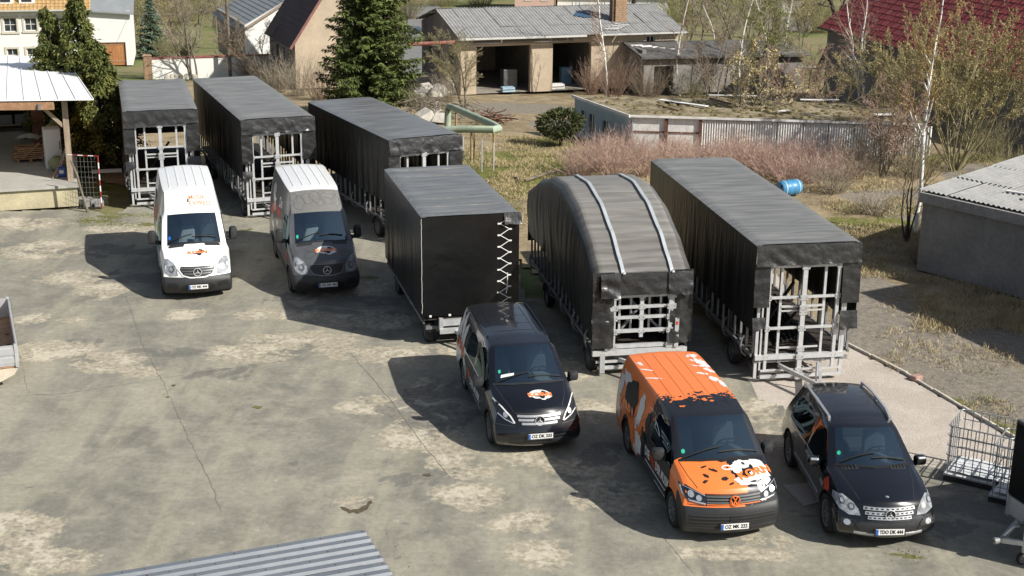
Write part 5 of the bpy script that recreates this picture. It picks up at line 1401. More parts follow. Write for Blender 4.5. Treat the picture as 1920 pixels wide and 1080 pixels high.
def corrugated(root, name, u0, u1, p_eave, p_ridge, mat, pitch=.18, amp=.03, sheet_w=1.05, trap=False, gapj=.006, rows=2, jitter=.012):
    """sloping roof of overlapping corrugated sheets; p_eave/p_ridge = (v, w)"""
    n = max(1, int(round((u1 - u0) / sheet_w))); dw = (u1 - u0) / n; seed = 0
    out = []
    m = max(2, int(round(dw / pitch))); per = 6 if not trap else 4
    ang = math.atan2(p_ridge[1] - p_eave[1], p_ridge[0] - p_eave[0]); Ls = math.hypot(p_ridge[0] - p_eave[0], p_ridge[1] - p_eave[1])
    rl = Ls / rows
    prof = []
    for k in range(m * per + 1):
        x = dw * k / (m * per)
        if trap: z = (0, 1, 1, 0)[k % 4] * amp; x = dw / m * (k // 4) + dw / m * (0, .12, .55, .67)[k % 4] if k < m * per else dw
        else: z = amp * (.5 + .5 * math.cos(2 * PI * k / per))
        prof.append((min(x, dw + .03), z))
    b = B(); vs = [(x, y, z) for y in (0, rl + .08) for x, z in prof]; q = len(prof)
    b.add(vs, [(i, i + 1, q + i + 1, q + i) for i in range(q - 1)])
    me = b.mesh(name, mat, smooth=not trap, fix=False)
    for r in range(rows):
        for i in range(n):
            o = link(name, me, None, root)
            s = r * rl
            o.location = (u0 + i * dw + random.uniform(-jitter, jitter), p_eave[0] + math.cos(ang) * s + random.uniform(-jitter, jitter), p_eave[1] + math.sin(ang) * s + .012 * r + .004 * (i % 2) + random.uniform(0, jitter))
            o.rotation_euler = (ang, 0, random.uniform(-.3, .3) * jitter)
            out.append(o)
    return out
def stepped_roof(root, name, u0, u1, e, r, mat, row=.33, th=.03, tile=None):
    """roof slope as courses of tiles, each lapping over the one below"""
    ang = math.atan2(r[1] - e[1], r[0] - e[0]); Ls = math.hypot(r[0] - e[0], r[1] - e[1]); n = int(Ls / row); b = B()
    cu, su = math.cos(ang), math.sin(ang)
    for k in range(n):
        s0, s1 = k * row, (k + 1) * row + .05
        pr = [(s0, .0), (s0, th + .012), (s1, th * .3 + .002), (s1, 0)]
        if tile:
            m = int((u1 - u0) / tile)
            xs = []
            for j in range(m + 1): xs += [(u0 + j * tile, .0), (u0 + j * tile + tile * .3, .028), (u0 + j * tile + tile * .62, .0)]
            vs = []; fs = []
            for (x, h) in xs:
                for (s, z) in ((s0, -.01), (s0, th + .02 + h), (s1, th * .3 + h)): vs.append((x, e[0] + cu * s - su * z, e[1] + su * s + cu * z))
            for i in range(len(xs) - 1):
                for q in (0, 1): fs.append((i * 3 + q, i * 3 + q + 1, i * 3 + q + 4, i * 3 + q + 3))
            b.add(vs, fs)
        else:
            vs = [(x, e[0] + cu * s - su * z, e[1] + su * s + cu * z) for x in (u0, u1) for (s, z) in pr]
            b.add(vs, [(0, 1, 5, 4), (1, 2, 6, 5), (2, 3, 7, 6), (3, 0, 4, 7), (0, 3, 2, 1), (4, 5, 6, 7)])
    return link(name, b.mesh(name, mat, fix=False), None, root)

# ---- open shed with loading dock on the left
def open_shed():
    A = PG(148, 386); Bp = PG(-40, 398)
    F = Fr(Bp, A); ln = F.len; F.A = Bp; root = F.root('open_shed', 'open timber shed with bright white metal roof on a cream loading dock', 'shed')
    # local u: left -> right along the dock front, right end at u=ln ; v back
    h = .78; R = ln; Lf = R - 14
    b = B(); b.box(((Lf + R) / 2, 6.2, h / 2 - .05), (R - Lf, 12.4, h - .1)); b.done('dock_body', M('cream_dock_wall', (.47, .42, .28), .9, var=.18, scale=1.2, bump=.3), root)
    b = B(); b.box(((Lf + R) / 2 + .03, 6.15, h - .045), (R - Lf + .12, 12.5, .10)); b.done('dock_slab', M('dock_slab', (.40, .385, .35), .85, var=.12, scale=1.5), root)
    loc = lambda p: (lambda d: Vector((d.dot(F.u), d.dot(F.v), d.z)))(p - F.A)
    fr, fl, br, bl = loc(PZ(175, 188, 3.75)), loc(PZ(0, 190, 3.75)), loc(PZ(121, 108, 3.55)), loc(PZ(0, 105, 3.55))
    fl = fr + (fl - fr).normalized() * 15; bl = br + (bl - br).normalized() * 13
    b = B(); n = 26; rows = []
    for i in range(n):      # standing-seam sheets
        t0, t1 = i / n, (i + 1) / n
        a, c, d, e = fr.lerp(fl, t0), fr.lerp(fl, t1), br.lerp(bl, t1), br.lerp(bl, t0)
        q = B(); up = Vector((0, 0, .04)); q.prism([a, c, d, e], (0, 0, .035)); q.done('roof_sheet', BRIGHTROOF, root)
        s = B(); s.bar(a + up, e + up, .03, .05); s.done('roof_seam', BRIGHTROOF, root)
    d1 = (br - fr).normalized()
    b = B(); b.bar(fr + d1 * .3 - Vector((1.3, 0, .18)), fl + d1 * .3 - Vector((0, 0, .18)), .10, .26); b.done('eave_beam', WOODT, root)
    for k in range(8):
        p = fr.lerp(fl, (k + .6) / 9) + d1 * .25
        b = B(); b.box(p + Vector((-.8, -.02, -.2)), (.10, .30, .2)); b.done('rafter_end', GALVD, root)
    post = loc(PZ(133, 338, h)); post.z = 0
    for k in range(4):
        x = post.x - 4.2 * k
        b = B(); b.box((x, post.y + .0, (h + 3.62) / 2), (.2, .2, 3.62 - h)); b.done('post', WOODG, root)
        for s in (-1, 1) if k else (-1,): b = B(); b.bar((x + s * .1, post.y, 2.75), (x + s * .85, post.y, 3.55), .12, .12); b.done('brace', WOODG, root)
    # right side: upright boards, back wall
    for k in range(14):
        y = post.y + .35 + k * .62
        b = B(); b.box((post.x + .05, y, (h + 3.55) / 2 + .1), (.035, .585, 3.4 - h)); b.done('side_board', WOODO, root)
    b = B(); b.box(((Lf + R) / 2, 11.6, 2.1), (R - Lf - .4, .12, 2.7)); b.done('back_wall', M('dark_boards', (.07, .055, .04), .9, var=.3), root)
    return F, post, h, loc
F_sh, sh_post, DOCK, sh_loc = open_shed()

# ---- white house and its garage wing
def white_house():
    F = Fr(PG(250, 122) + Vector((-20, -4.6, 0)), PG(250, 122))
    root = F.root('white_house', 'white rendered house with tan tiled roof behind the conifers', 'house')
    lp = F.lp
    u1 = lp(250, 122)[0]; um = lp(166, 60)[0]
    zt = lp(250, 24)[1]; zt2 = lp(176, 18)[1]
    g0, gz0 = lp(191, 117); g1, gz1 = lp(235, 79)
    wall(root, 'wing_wall', WHITEW, um + .02, u1, 0, zt2 - .1, 0, .3, [(g0, g1, 0, gz1)])
    swall(root, 'wing_side_wall', WHITEW, .3, 7, 0, zt - .2, u1 - .3, u1 - .005)
    for k in range(9):
        x = g0 + (g1 - g0) * (k + .5) / 9; b = B(); b.box((x, .16, gz1 / 2), ((g1 - g0) / 9 - .015, .05, gz1 - .02)); b.done('garage_board', WOODO, root)
    b = B(); b.box(((g0 + g1) / 2, .12, gz1 * .18), (g1 - g0, .03, .1)); b.box(((g0 + g1) / 2, .12, gz1 * .92), (g1 - g0, .03, .1)); b.done('garage_rail', WOODT, root)
    # wing roof: lean-to slope going up to the back
    b = B(); b.prism([(um - .1, -.35, zt2 - .12), (u1 + .3, -.35, zt - .12), (u1 + .3, 6.5, zt + 2.6), (um - .1, 6.5, zt2 + 2.6)], (0, 0, .1)); b.done('wing_roof', ZINC, root)
    # main block
    eave = lp(80, 17)[1]; holes = []
    wins = [(8, 30, 33, 60), (47, 68, 33, 58), (100, 122, 33, 57), (-40, -18, 33, 60), (15, 33, 91, 116), (52, 70, 90, 116), (104, 122, 90, 116), (-34, -16, 91, 116)]
    W_ = []
    for (a, c, t, d) in wins:
        ua, wa = lp(a, d); uc, wc = lp(c, t); holes.append((ua, uc, wa, wc)); W_.append((ua, wa, uc - ua, wc - wa))
    wall(root, 'wall', WHITEW, um - 14, um, 0, eave, -.05, .3, holes)
    swall(root, 'side_wall', WHITEW, .3, 9, 0, eave, um - .3, um - .003)
    for (u, w, du, dw) in W_: window(root, u, w, du, dw, -.05, (1, 1), STONEF)
    stepped_roof(root, 'roof', um - 14, um + .3, (-.45, eave - .05), (4.6, eave + 3.6), TANTILE, .35, .03, .30)
    b = B(); b.bar((um - 14, -.52, eave - .05), (um + .3, -.52, eave - .05), .12, .1); b.done('gutter', GUTTER, root)
    for px in (10, 50):
        u, w = lp(px, 6); b = B(); b.box((u, .9, eave + .95), (1.1, 1.6, 1.1)); dm = b.done('dormer', WHITEW, root)
        b = B(); b.box((u, .08, eave + .95), (.7, .04, .8)); b.done('pane', PANE, dm)
    return root
white_house()

# ---- boundary wall with coping and brick pier
def boundary_wall():
    a, c = PG(286, 146), PG(508, 143); F = Fr(a, c, base=(a.z + c.z) / 2 - .05); root = F.root('garden_wall', 'white garden wall with red coping and brick end pier', 'wall')
    L = F.len; h = 1.42
    b = B(); b.box((L / 2, .15, h / 2), (L, .3, h)); b.done('wall_face', WHITEW, root)
    n = int(L / .5)
    for k in range(n): b = B(); b.box(((k + .5) * L / n, .15, h + .04), (L / n - .015, .44, .07)); b.done('coping_tile', M('coping_red', (.33, .10, .09), .8, var=.2), root)
    b = B()
    for r in range(19):
        for q in range(2): b.box((-.28 + (q - .5) * .28 + (.05 if r % 2 else 0), .12, .04 + r * .085), (.26, .5, .07))
    b.box((-.28, .12, .8), (.50, .46, 1.6)); stuff(b.done('brick_pier', BRICK, root)); b = B(); b.box((-.28, .12, 1.68), (.66, .6, .10), taper=.7); b.done('pier_cap', BRICK, root)
    for k in range(7):
        p = F(.9 + .32 * k + random.uniform(-.1, .1), -.5 + random.uniform(-.2, .2), .18); b = B(); b.box((0, 0, 0), (.45, .4, .42), random.random() * 3, taper=.7); o = b.done('field_stone', M('field_stone', (.45, .42, .36), .9, var=.2)); o.location = p; bevel_obj(o, .1, 2); tag(o, 'pale boulder in the row lying against the white garden wall', 'stone', 'boulders by the white garden wall')
boundary_wall()

# ---- grey roofed barn behind the pole
# ---- beige gable house
def gable_house(A, name, label, cat, zt, w, rise, dp, wallm, shade_sidem, roofm, vergem, ov=.30):
    F = Fr(A, A + Vector((.93, .36, 0))); root = F.root(name, label, cat)
    b = B(); b.prism([(0, 0, 0), (w, 0, 0), (w, 0, zt), (w / 2, 0, zt + rise), (0, 0, zt)], (0, .3, 0)); b.done('gable_wall', wallm, root)
    ws = [(1.2 + 1.9 * k, 1.2 + 1.9 * k + .75, .7, 2.2) for k in range(3)]
    o = swall(root, 'side_wall', shade_sidem, .3, dp, 0, zt, 0, .3, ws)  # side wall darker than the gable: its shade is put into the colour
    for (a, c, d, e) in ws:
        b = B(); b.box((.22, (a + c) / 2, (d + e) / 2), (.03, c - a, e - d)); f = b.done('window', PANE, root)
    # the two roof slopes
    sl = math.hypot(w / 2, rise); n = int(sl / .33); m = int(dp / .33)
    for sgn in (1, -1):
        b = B()
        for k in range(n):
            t0, t1 = k / n, (k + 1) / n + .02
            def pt(t, v, hh):
                x = (-.30 + (w / 2 + .30) * t); z = zt - .42 + (rise + .42) * t
                x = x if sgn > 0 else w - x
                nxv = Vector((-(rise + .42), 0, (w / 2 + .3))).normalized(); nxv.x *= sgn
                return Vector((x, v, z)) + nxv * hh
            b.add([pt(t0, -.25, .04), pt(t0, dp + .2, .04), pt(t1, dp + .2, .005), pt(t1, -.25, .005), pt(t0, -.25, -.02), pt(t0, dp + .2, -.02)], [(0, 1, 2, 3), (4, 5, 1, 0)])
        link('roof_slope', b.mesh('roof_slope', roofm, fix=False), None, root)
        b = B(); b.bar(pt(0, -.24, .05), pt(1, -.24, .05), .05, .16); b.done('verge_board', vergem, root)
gable_house(PG(556, 167), 'gable_house', 'beige rendered gable house with dark purple roof beside the big spruce', 'house', 2.95, 7.0, 5.2, 8.0, BEIGE, GREYR, PURTILE, M('verge_red', (.22, .10, .09), .8, var=.2))
gable_house(PG(463, 136), 'old_barn', 'old barn with pale grey roof and white gable wall', 'barn', 3.35, 8.5, 2.3, 12.0, WHITEW, GREYR, ZINC, WOODG)

# ---- derelict garage building
def garage_building():
    A, Bq = PG(864, 178), PG(1110, 173); F = Fr(A, A + (Bq - A)); root = F.root('garage_building', 'derelict beige garage with two open bays and corrugated roof', 'garage')
    lp = F.lp
    L = lp(1272, 60)[0]; zt = lp(864, 70)[1]; D = 9.5
    h1 = (lp(893, 120)[0], lp(995, 120)[0], 0, lp(940, 86)[1]); h2 = (lp(1036, 120)[0], lp(1108, 120)[0], 0, lp(1070, 80)[1])
    sw = (lp(1212, 75)[0], lp(1228, 75)[0], lp(1212, 82)[1], lp(1212, 67)[1])
    wall(root, 'front_wall', BEIGE, 0, L, 0, zt, 0, .35, [h1, h2, sw])
    window(root, sw[0], sw[2], sw[1] - sw[0], sw[3] - sw[2], 0, (1, 0))
    swin = [(1.6, 2.6, .9, 2.6), (4.4, 5.4, .9, 2.6), (6.8, 7.6, .9, 2.6)]
    swall(root, 'side_wall', GREYR, .35, D, 0, zt, 0.004, .35, swin)
    for (a, c, d, e) in swin:
        b = B(); b.box((.2, (a + c) / 2, (d + e) / 2), (.03, c - a, e - d)); f = b.done('window', PANE, root)
        b = B(); b.box((.16, (a + c) / 2, (d + e) / 2), (.04, .05, e - d)); b.box((.16, (a + c) / 2, (d + e) / 2), (.045, c - a, .05)); b.done('glazing_bar', GREYM, f)
    bw = (lp(962, 105, 8)[0], lp(984, 105, 8)[0], lp(970, 106, 8)[1], lp(970, 84, 8)[1])
    wall(root, 'rear_wall', BEIGE, 0, L, 0, zt, D - .35, D, [bw])
    window(root, bw[0], bw[2], bw[1] - bw[0], bw[3] - bw[2], D - .35, (2, 2), pane=M('lit_pane', (.55, .58, .6), .3, var=.05), frame=INK)
    swall(root, 'side_wall', GREYR, .35, D - .35, 0, zt, L - .35, L - .004)
    swall(root, 'partition', GREYR, .4, D - .4, 0, zt, (h1[1] + h2[0]) / 2 - .15, (h1[1] + h2[0]) / 2 + .15)
    swall(root, 'partition', GREYR, .4, D - .4, 0, zt, h2[1] + .5, h2[1] + .8)
    b = B(); b.box((L / 2, D / 2, .02), (L - .4, D - .4, .05)); b.done('floor_slab', M('garage_floor', (.30, .27, .23), .9, var=.25), root)
    rz_ = lp(828, 18, D / 2)[1]
    b = B(); b.prism([(0, 0, zt), (0, D, zt), (0, D / 2, rz_ - .1)], (.3, 0, 0)); b.done('gable', GREYR, root)
    b = B(); b.prism([(L - .3, 0, zt), (L - .3, D, zt), (L - .3, D / 2, rz_ - .1)], (.3, 0, 0)); b.done('gable', GREYR, root)
    corrugated(root, 'roof_sheet', -.3, L + .3, (-.55, zt - .02), (D / 2, rz_), FIBRE, .20, .05, 1.1, rows=3, jitter=.03)
    for o in corrugated(root, 'roof_sheet', -.3, L + .3, (-.55, zt - .02), (D / 2, rz_), FIBRE, .20, .05, 1.1, rows=3, jitter=.02):
        o.location = (L - o.location.x, D - o.location.y, o.location.z); o.rotation_euler = (o.rotation_euler[0], 0, PI)
    b = B(); b.bar((-.3, -.62, zt - .05), (L * .55, -.62, zt - .05), .14, .12); b.done('gutter', GUTTER, root)
    b = B(); b.bar((L * .62, -.62, zt - .03), (L + .3, -.62, zt - .03), .12, .1); b.done('gutter', GUTTER, root)
    b = B(); b.bar((.0, -.1, zt - .35), (L * .5, -.1, zt - .35), .1, .12); b.done('lintel', GREYR, root)
    # roof hole's shade painted as a dark blue sheet, broken roof edge
    u, w = lp(1100, 28, 3.0); sl = (rz_ - zt) / (D / 2 + .55); hole = [(x, y) for x, y in blob(u, 2.9, .85, .55, 22, .2, 5)]
    b = B(); b.add([(x, y, zt + sl * (y + .55) + .09) for x, y in hole], [tuple(range(22))]); b.done('blue_sheeting', HOLESHADE, root)
    for k in range(4):
        b = B(); b.bar((u + .1 + .35 * k, .1 + .3 * k, zt + .12 + sl * (.6 + .3 * k)), (u + 1.0 + .3 * k, -.1 + .2 * k, zt + .14 + sl * (.5 + .2 * k)), .16, .03); b.done('loose_board', WHSHEET, root)
    # chimney
    u, w = lp(1162, 45, 1.6); b = B()
    for r in range(26): b.box((u + .01 * (r % 2), 1.7 + .01 * (r % 2), zt + r * .115), (.78, .60, .105))
    stuff(b.done('chimney', BRICK, root)); b = B(); b.box((u - .48, 1.75, zt + 1.4), (.18, .5, 3.0)); b.done('chimney_side', M('dark_brick', (.16, .10, .07), .9, var=.3), root)
    # annex with flat roof in front of the right part
    ua, ub = lp(1172, 150)[0], lp(1430, 150)[0]; hz = lp(1180, 92, -2.6)[1]
    a = thing('lean_to_annex', 'low flat-roofed grey annex with dark doorway beside the garage', 'annex', F(ua, -.6, 0), F.rz())
    wall(a, 'front_wall', GREYR, 0, ub - ua + 1.2, 0, hz - .5, -2.3, -2.0, [(.7, 2.0, 0, hz * .62)])
    swall(a, 'side_wall', GREYR, -2.0, .5, 0, hz - .1, 0, .25)
    b = B(); b.prism([(-.3, -2.7, hz - .55), (ub - ua + 1.5, -2.7, hz - .75), (ub - ua + 1.5, .58, hz - .2), (-.3, .58, hz)], (0, 0, .12)); b.done('roof', M('felt_roof', (.11, .105, .10), .9, var=.25), a)
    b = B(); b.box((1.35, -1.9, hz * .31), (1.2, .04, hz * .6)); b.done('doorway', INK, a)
    for k in range(6): b = B(); b.box((.3 + .55 * k, -.3 - .12 * k, hz - .02 - .05 * k), (.8, .35, .05), .3 * k); b.done('loose_slab', WHSHEET, a)
    return F, lp, L, h1, h2
F_ga, ga_lp, GA_L, GA_h1, GA_h2 = garage_building()

# ---- low building with mossy roof
def low_building():
    A = PG(1076, 255); Bq = PZ(1178, 216, 0); 
    A = Vector((2.87, 65.2, -.7)); C_ = Vector((5.25, 60.6, -.7)); D_ = Vector((16.2, 59.4, -.7))
    F = Fr(C_, D_); root = F.root('low_workshop', 'low flat workshop with moss-covered roof and blue-grey side wall', 'workshop')
    L = F.len + 1.5; zl = PY(1178, 217, 60.6).z + .7; zb = PY(1077, 181, 65.2).z + .7
    d = A - C_; va = d.dot(F.v); ua = d.dot(F.u)
    # side wall (skewed) with windows
    S = Fr(A, C_); loc = Matrix.Rotation(-F.rz(), 3, 'Z')
    sw = thing('tmp', '', '') ; bpy.data.objects.remove(sw)
    o = wall(root, 'side_wall', BLUEW, 0, S.len, 0, min(zl, zb), 0, .2, [(.6, 1.05, .55, 1.35), (1.35, 1.85, .45, 1.3), (2.6, 3.1, .6, 1.2)])
    o.location = (ua, va, 0); o.rotation_euler = (0, 0, S.rz() - F.rz())
    for (x, z, dx, dz) in ((.6, .55, .45, .8), (1.35, .45, .5, .85), (2.6, .6, .5, .6)):
        b = B(); b.box((x + dx / 2, .1, z + dz / 2), (dx, .03, dz)); f = b.done('window', PANE, root); f.location = o.location; f.rotation_euler = o.rotation_euler
        b = B(); b.box((x + dx / 2, .08, z + dz / 2), (.05, .04, dz)); b.done('glazing_bar', FRAMEW, f)
    b = B(); b.add([(ua, va, min(zl, zb)), (0, 0, min(zl, zb)), (0, 0, zl), (ua, va, zb)], [(0, 1, 2, 3)]); b.done('side_gable', BLUEW, root)
    # front: two grey bays between rusty posts, then corrugated white panels
    x = 0.0
    for k in range(2):
        b = B(); b.box((x + .75, .06, zl / 2 + .1), (1.4, .05, zl - .3)); b.done('front_panel', WHSHEET, root)
        b = B(); b.box((x + .75, .02, zl * .62), (1.4, .05, .06)); b.done('panel_rail', RUST, root)
        x += 1.5
        b = B(); b.box((x - .04, .0, zl / 2), (.12, .12, zl)); b.done('rusty_post', RUST, root)
    while x < L:
        q = B(); m = 10; pr = [(x + 1.08 * i / (m * 2), -.02 + .035 * math.cos(PI * i)) for i in range(m * 2 + 1)]
        q.add([(a, c, z) for z in (.05, zl - .08) for a, c in pr], [(i, i + 1, len(pr) + i + 1, len(pr) + i) for i in range(len(pr) - 1)])
        o = link('front_sheet', q.mesh('front_sheet', WHSHEET, fix=False), None, root); o.rotation_euler = (random.uniform(-.02, .02), 0, 0)
        x += 1.1
    b = B(); b.box((L / 2, .3, zl / 2), (L, .1, zl - .1)); b.done('inner_wall', GREYR, root)
    # mossy roof, gently uneven
    nx, ny = 60, 24; P = []
    for i in range(ny + 1):
        t = i / ny; row = []
        for j in range(nx + 1):
            s = j / nx
            p0 = Vector((ua * t - .12, -.08 + (va + .18) * t, zl + (zb - zl) * t)); p1 = Vector((L, -.08 + (va + .18) * t, zl + (zb - zl) * t * .8))
            p = p0.lerp(p1, s); p.z += .05 + .06 * nz(p.x * 1.1, p.y * 1.3, 4) + .03 * nz(p.x * 4, p.y * 4, 7); row.append(tuple(p))
        P.append(row)
    link('roof', grid_mesh('roof', P, MOSSR, flip=True), None, root)
    b = B(); b.bar((-.12, -.09, zl + .0), (L, -.09, zl + .0), .06, .09); b.done('eave_board', WHSHEET, root)
    b = B(); b.bar((ua - .14, va + .05, zb + .02), (-.14, -.25, zl + .02), .06, .12); b.done('verge_strip', WHSHEET, root)
    for (a, c, ln_, w, r) in ((2.2, 2.6, 2.6, .28, -.6), (8.5, 4.4, 1.8, .2, .1), (4.6, 4.9, 2.4, .12, .05), (11.0, 1.2, .9, .3, .3), (6.6, 1.4, .7, .18, .5)):
        q = B(); q.box((a, c, zl + .16 + (zb - zl) * c / va), (ln_, w, .03), r); q.done('loose_strip', WHSHEET, root)
    rs = np.random.RandomState(4); q = B()
    for k in range(170):
        a, c = rs.uniform(.3, L - .3), rs.uniform(.1, va - .2); r = rs.uniform(.05, .22); z = zl + .07 + (zb - zl) * c / va
        a2 = a + ua * c / va
        q.lathe([(-.03, r), (r * .18, r * .7), (r * .25, .01)], 7, 'Z', (a2, c, z))
    stuff(q.done('moss_cushions', M('moss_cushion', (.20, .165, .08), .95, var=.4, scale=3), root))
    for (a, c) in ((1.5, 3.5), (1.0, 2.2), (3.4, 4.2)):
        q = B(); q.bar((a, c, zl + .12 + (zb - zl) * c / va), (a + 1.0, c - 1.3, zl + .12 + (zb - zl) * (c - 1.3) / va), .06, .05); q.done('roof_batten', RUST, root)
low_building()

# ---- long barn with red tiled roof
def red_barn():
    A = PG(1542, 190); Bq = PG(1905, 270); F = Fr(A, Bq, base=A.z)
    F.v = -F.v if F.v.x < 0 else F.v
    # frame with v pointing away from the camera side (to the right)
    root = thing('red_roofed_barn', 'long grey barn with dark red tiled roof behind the yellow willow', 'barn', F.A, 0)
    u, v = F.u, F.v; L = F.len + 9; zt = 4.75
    def W(a, c, z): return u * a + v * c + Vector((0, 0, z))
    b = B(); 
    b.prism([W(0, 0, -.5), W(L, 0, -.5), W(L, 0, zt), W(0, 0, zt)], v * .4); b.done('front_wall', GREYR, root)
    b = B(); b.prism([W(.002, .4, -.5), W(.002, 9, -.5), W(.002, 9, zt), W(.002, 4.5, zt + 3.6), W(.002, .4, zt + .2)], u * .4); b.done('gable_wall', GREYR, root)
    for k in range(3):
        b = B(); b.prism([W(3.5 + 5 * k, -.012, 1.4), W(4.5 + 5 * k, -.012, 1.4), W(4.5 + 5 * k, -.012, 2.6), W(3.5 + 5 * k, -.012, 2.6)], v * .01); b.done('window', PANE, root)
    # tiles: one mesh, copied
    ang = math.atan2(3.6 + .4, 4.5 + .45); sl = math.hypot(4.0, 4.95); tw, th = .40, .40
    eu, es = u, (v * math.cos(ang) + Vector((0, 0, math.sin(ang)))); en = eu.cross(es); en = en if en.z > 0 else -en
    prof = [(0, 0), (.09, .035), (.2, .045), (.3, .03), (.36, 0), (.41, .006)]
    q = B(); vs = []
    for y, dz in ((-.02, .03), (th + .04, .0)):
        for x, z in prof: vs.append(eu * x + es * y + en * (z + dz))
    for x, z in prof: vs.append(eu * x + es * -.02 + en * (-.01))
    m = len(prof); q.add(vs, [(i, i + 1, m + i + 1, m + i) for i in range(m - 1)] + [(2 * m + i, 2 * m + i + 1, i + 1, i) for i in range(m - 1)])
    tm = q.mesh('tile', REDTILE, fix=False)
    org = W(-.3, -.45, zt - .35)
    nr, nc = int(sl / th), int((L + .6) / tw)
    cells = sorted(((r, c) for r in range(nr) for c in range(nc)), key=lambda rc: (org + eu * rc[1] * tw + es * rc[0] * th + F.A).length if rc[1] * tw < F.len + .5 else 1e9)
    rest = B()
    for i, (r, c) in enumerate(cells):
        p = org + eu * (c * tw) + es * (r * th) + en * (.012 * nz(c * .7, r * .9, 3))
        if i < 300:
            o = link('roof_tile', tm, None, root); o.location = p
        else: rest.add([x + p for x in vs], q.f)
    stuff(link('roof_tiles', rest.mesh('roof_tiles', REDTILE, fix=False), None, root))
    b = B(); b.bar(W(-.3, -.5, zt - .38), W(L, -.5, zt - .38), .12, .1); b.done('gutter', M('dark_gutter', (.06, .06, .06), .7), root)
red_barn()

# ---- concrete garage on the right
def concrete_garage():
    A = PG(1718, 505); Bq = PG(1920, 560); F = Fr(A, Bq); root = F.root('concrete_garage', 'bare concrete garage with corrugated grey roof beside the white birch', 'garage')
    L = 9.0; h = 2.18; D = 5.2
    b = B(); b.box((L / 2, .15, h / 2), (L, .3, h)); b.done('front_wall', CONC, root)
    b = B(); b.box((.148, D / 2 + .15, h / 2), (.296, D - .3, h)); b.done('side_wall', CONC, root)
    b = B(); b.box((L / 2, D, h / 2), (L, .3, h)); b.done('rear_wall', CONC, root)
    b = B(); b.box((L / 2, .10, h + .10), (L + .1, .46, .30)); b.done('fascia', M('fascia_concrete', (.30, .29, .28), .9, var=.25, scale=1.5), root)
    b = B(); b.box((.1, D / 2 + .2, h + .05), (.34, D - .25, .20)); b.done('fascia', MATS['fascia_concrete'], root)
    # roof slopes up to the back a little, sheets run front to back
    corrugated(root, 'roof_sheet', -.15, L, (.0, h + .28), (D + .4, h + .62), FIBRE, .18, .045, 1.0, rows=3, jitter=.02)
    for (x, y, r, l) in ((2.3, 1.5, .2, .9), (2.9, 1.2, .5, .6), (3.4, 2.2, 1.4, .7)):
        b = B(); b.box((x, y, h + .45), (l, .12, .04), r); b.done('loose_batten', WHSHEET, root)
concrete_garage()

# ---- small far buildings along the top
def far_house(name, label, px0, px1, pyb, pyt, wallm, roofm, rise=2.2, dp=7, wins=0, ov=.3):
    a, c = PG(px0, pyb), PG(px1, pyb); c.y = a.y; F = Fr(a, (c.x, a.y, 0)); root = F.root(name, label, 'house'); h = PY(px0, pyt, a.y).z - a.z; L = F.len
    b = B(); b.box((L / 2, dp / 2, h / 2 - .3), (L, dp, h + .6)); b.done('wall', wallm, root)
    for s in (0, 1):
        b = B(); b.prism([(-ov, -ov if not s else dp + ov, h - .1), (L + ov, -ov if not s else dp + ov, h - .1), (L + ov, dp / 2, h + rise), (-ov, dp / 2, h + rise)], (0, 0, .12)); b.done('roof_slope', roofm, root)
    b = B(); b.prism([(0, 0, h - .05), (0, dp, h - .05), (0, dp / 2, h + rise - .05)], (L, 0, 0)); b.done('gable', wallm, root)
    for k in range(wins): window(root, L * (k + .6) / (wins + .4), h * .35, .9, 1.1, -.14, (1, 0))
    return root
far_house('pink_house', 'pale pink rendered house behind the corrugated garage roof', 965, 1038, 24, -40, M('pink_render', (.58, .40, .33), .9, var=.06), M('grey_tile_far', (.16, .15, .15), .85), 2.6, 8, 2)
far_house('white_bungalow', 'long low white house far behind the garage chimney', 1045, 1250, 22, -6, WHITEW, M('pale_tile_far', (.42, .41, .39), .85), 1.8, 7, 4)
far_house('grey_cottage', 'small grey cottage with pale wall behind the garden trees', 1465, 1500, 22, -4, WHITEW, ZINC, 1.5, 5, 1)
# flat shelter at the right edge
def shelter():
    a = PG(1882, 262); F = Fr(a, a + Vector((1, -.1, 0))); root = F.root('flat_shelter', 'low flat shelter with mossy slab roof beside the red-roofed barn', 'shelter')
    b = B(); b.box((2.5, 1.5, 1.05), (5.4, 3.6, .16)); b.done('roof_slab', MOSSR, root)
    b = B(); b.box((2.5, 3.0, .5), (5, .2, 1.0)); b.done('back_wall', GREYR, root)
    for x in (.1, 2.5, 4.9): b = B(); b.box((x, .1, .5), (.2, .2, 1.0)); b.done('pillar', GREYR, root)
shelter()
# garden fence far right
def garden_fence():
    a, c = PG(1440, 56), PG(1530, 58); F = Fr(a, c); root = F.root('garden_fence', 'pale plank fence in the far garden behind the dark trunk', 'fence'); n = int(F.len / .35)
    for k in range(n): b = B(); b.box((k * .35, 0, .7), (.3, .03, 1.4)); b.done('plank', M('pale_fence', (.45, .43, .40), .85, var=.15), root)
    for z in (.4, 1.1): b = B(); b.box((F.len / 2, .04, z), (F.len, .05, .08)); b.done('rail', WOODG, root)
garden_fence()
